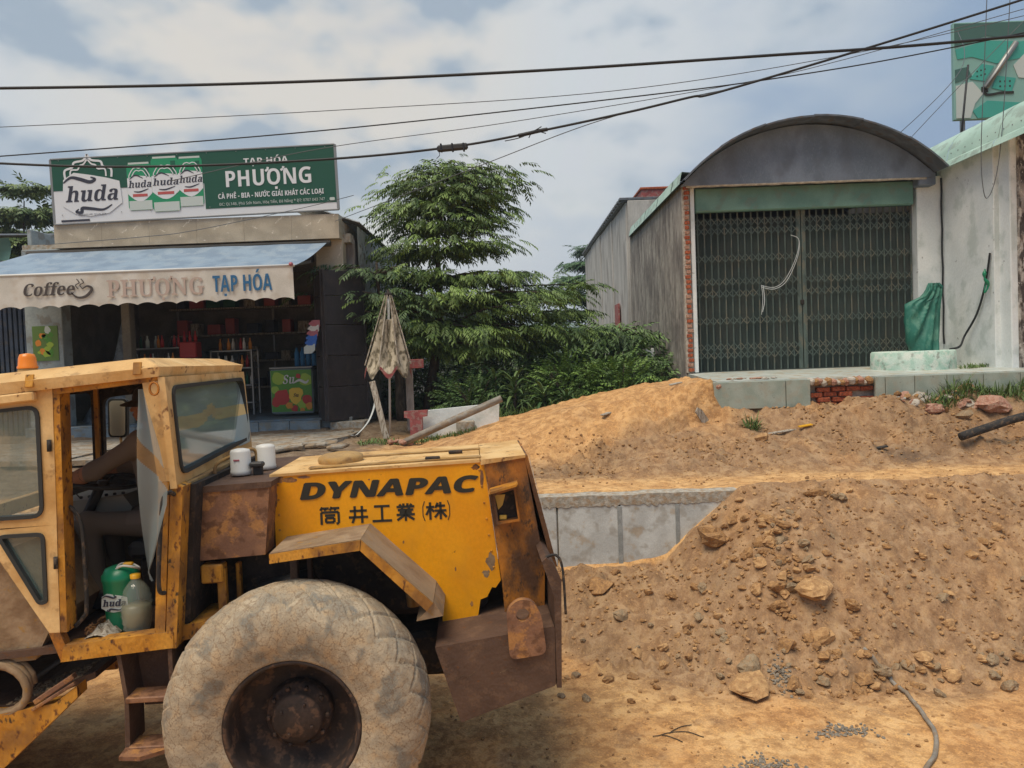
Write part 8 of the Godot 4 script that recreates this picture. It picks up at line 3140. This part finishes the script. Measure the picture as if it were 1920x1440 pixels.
	var head := [[h + Vector3(0.03, 0.025, 0), h + Vector3(-0.025, 0.03, 0), 0.085, 0.078], [h + Vector3(-0.03, -0.02, 0), h + Vector3(-0.05, -0.06, 0), 0.068, 0.052], [h + Vector3(-0.055, -0.085, 0.012), h + Vector3(-0.055, -0.085, -0.012), 0.036, 0.036], [h + Vector3(0.01, -0.06, 0.03), h + Vector3(-0.05, -0.09, 0.012), 0.034, 0.028], [h + Vector3(0.01, -0.06, -0.03), h + Vector3(-0.05, -0.09, -0.012), 0.034, 0.028], [h + Vector3(0.02, -0.05, 0), h + Vector3(0.015, -0.13, 0), 0.06, 0.056]]
	head.append([h + Vector3(-0.095, 0.005, 0), h + Vector3(-0.122, -0.032, 0), 0.009, 0.014])
	for s in [-1.0, 1.0]:
		head.append([h + Vector3(-0.088, 0.028, 0.018 * s), h + Vector3(-0.075, 0.028, 0.048 * s), 0.012, 0.010])
		head.append([h + Vector3(-0.085, -0.03, 0.035 * s), h + Vector3(-0.06, -0.03, 0.05 * s), 0.016, 0.014])
		head.append([h + Vector3(0.012, 0.012, 0.082 * s), h + Vector3(0.008, -0.028, 0.080 * s), 0.013, 0.010])
	head.append([h + Vector3(-0.103, -0.060, 0.014), h + Vector3(-0.103, -0.060, -0.014), 0.007, 0.007])
	head.append([h + Vector3(-0.100, -0.072, 0.012), h + Vector3(-0.100, -0.072, -0.012), 0.008, 0.008])
	nets(b, head, 0.006, 0.014, func(p: Vector3) -> Color: return Color(0.19, 0.075, 0.055) if absf(p.y - h.y + 0.066) < 0.011 and p.x < h.x - 0.095 and absf(p.z - h.z) < 0.024 else skin)
	put(t, "body", b.done(), M.tinted_matt)
	for s in [-1.0, 1.0]:
		b = MB.new(true)
		b.lathe([Vector2(0, 0.011), Vector2(0.008, 0.008), Vector2(0.011, 0), Vector2(0.008, -0.008), Vector2(0, -0.011)], Transform3D(Basis(), h + Vector3(-0.088, 0.008, 0.031 * s)), 10)
		put(t, "eye", b.done(), M.ink_black)
	b = MB.new(true)
	b.lathe([Vector2(0.0, 0.085), Vector2(0.05, 0.075), Vector2(0.083, 0.04), Vector2(0.093, 0.0), Vector2(0.092, -0.05), Vector2(0.08, -0.08)], Transform3D(Basis(Vector3(1.08, 0, 0), Vector3.UP, Vector3(0, 0, 0.96)), h + Vector3(0.018, 0.03, 0)), 20)
	put(t, "hair", b.done(), M.hair)
	# cap with brim and a neck cloth
	var cap := MB.new(true)
	cap.lathe([Vector2(0.0, 0.108), Vector2(0.05, 0.10), Vector2(0.088, 0.07), Vector2(0.103, 0.02), Vector2(0.104, -0.005)], Transform3D(Basis(Vector3(1.1, 0, 0), Vector3.UP, Vector3(0, 0, 0.98)), h + Vector3(0.005, 0.04, 0)), 24)
	var cp := put(t, "cap", cap.done(), M.cap_cloth)
	cap = MB.new(true)
	var prev := []
	for i in 13:
		var a := PI * (0.5 + i / 12.0)
		var p := h + Vector3(0.005 + cos(a) * 0.113, 0.04, sin(a) * 0.101)
		var q := h + Vector3(-0.02 + cos(a) * 0.175, 0.012 - 0.012 * absf(sin(a)), sin(a) * 0.118)
		if prev:
			cap.quad(prev[0], p, q, prev[1])
			cap.quad(prev[0] + Vector3(0, -0.006, 0), p + Vector3(0, -0.006, 0), q + Vector3(0, -0.006, 0), prev[1] + Vector3(0, -0.006, 0))
			cap.quad(prev[1], q, q + Vector3(0, -0.006, 0), prev[1] + Vector3(0, -0.006, 0))
		prev = [p, q]
	put(cp, "brim", cap.done(), M.cap_cloth)
	cap = MB.new(true)
	prev = []
	for i in 17:
		var a := PI * (-0.55 + 1.1 * i / 16.0)
		var ring := []
		for k in 5:
			var v := k / 4.0
			ring.append(h + Vector3(0.005 + cos(a) * (0.114 + 0.012 * sin(v * 3.0 + i)), 0.04 - v * 0.15, sin(a) * (0.103 + 0.01 * v)))
		if prev:
			for k in 4:
				cap.quad(prev[k], ring[k], ring[k + 1], prev[k + 1])
		prev = ring
	put(cp, "neck_cloth", cap.done(), M.cap_cloth)
	# shirt hem and rolled cuff
	var cu := MB.new(true)
	var d := (wrn - eln).normalized()
	cu.tube([mid - d * 0.03, mid + d * 0.012], [0.056, 0.053], 14)
	put(t, "rolled_cuff", cu.done(), M.shirt)
	cu = MB.new(true)
	prev = []
	for i in 25:
		var a := TAU * i / 24.0
		var ring := []
		for k in 4:
			var v := k / 3.0
			ring.append(rv(-1.105 + cos(a) * (0.142 + 0.012 * v + 0.004 * sin(a * 7.0)), 1.15 - v * 0.10, -0.90 + sin(a) * (0.20 + 0.012 * v)))
		if prev:
			for k in 3:
				cu.quad(prev[k], ring[k], ring[k + 1], prev[k + 1])
		prev = ring
	put(t, "shirt_hem", cu.done(), M.shirt)


func _ready() -> void:
	light_and_lens()
	make_materials()
	make_ground()
	make_retaining_wall()
	make_shop()
	make_neighbour()
	make_garage()
	make_far_buildings()
	make_wires()
	make_yard()
	make_plants()
	make_stones()
	make_roller()
	make_driver()
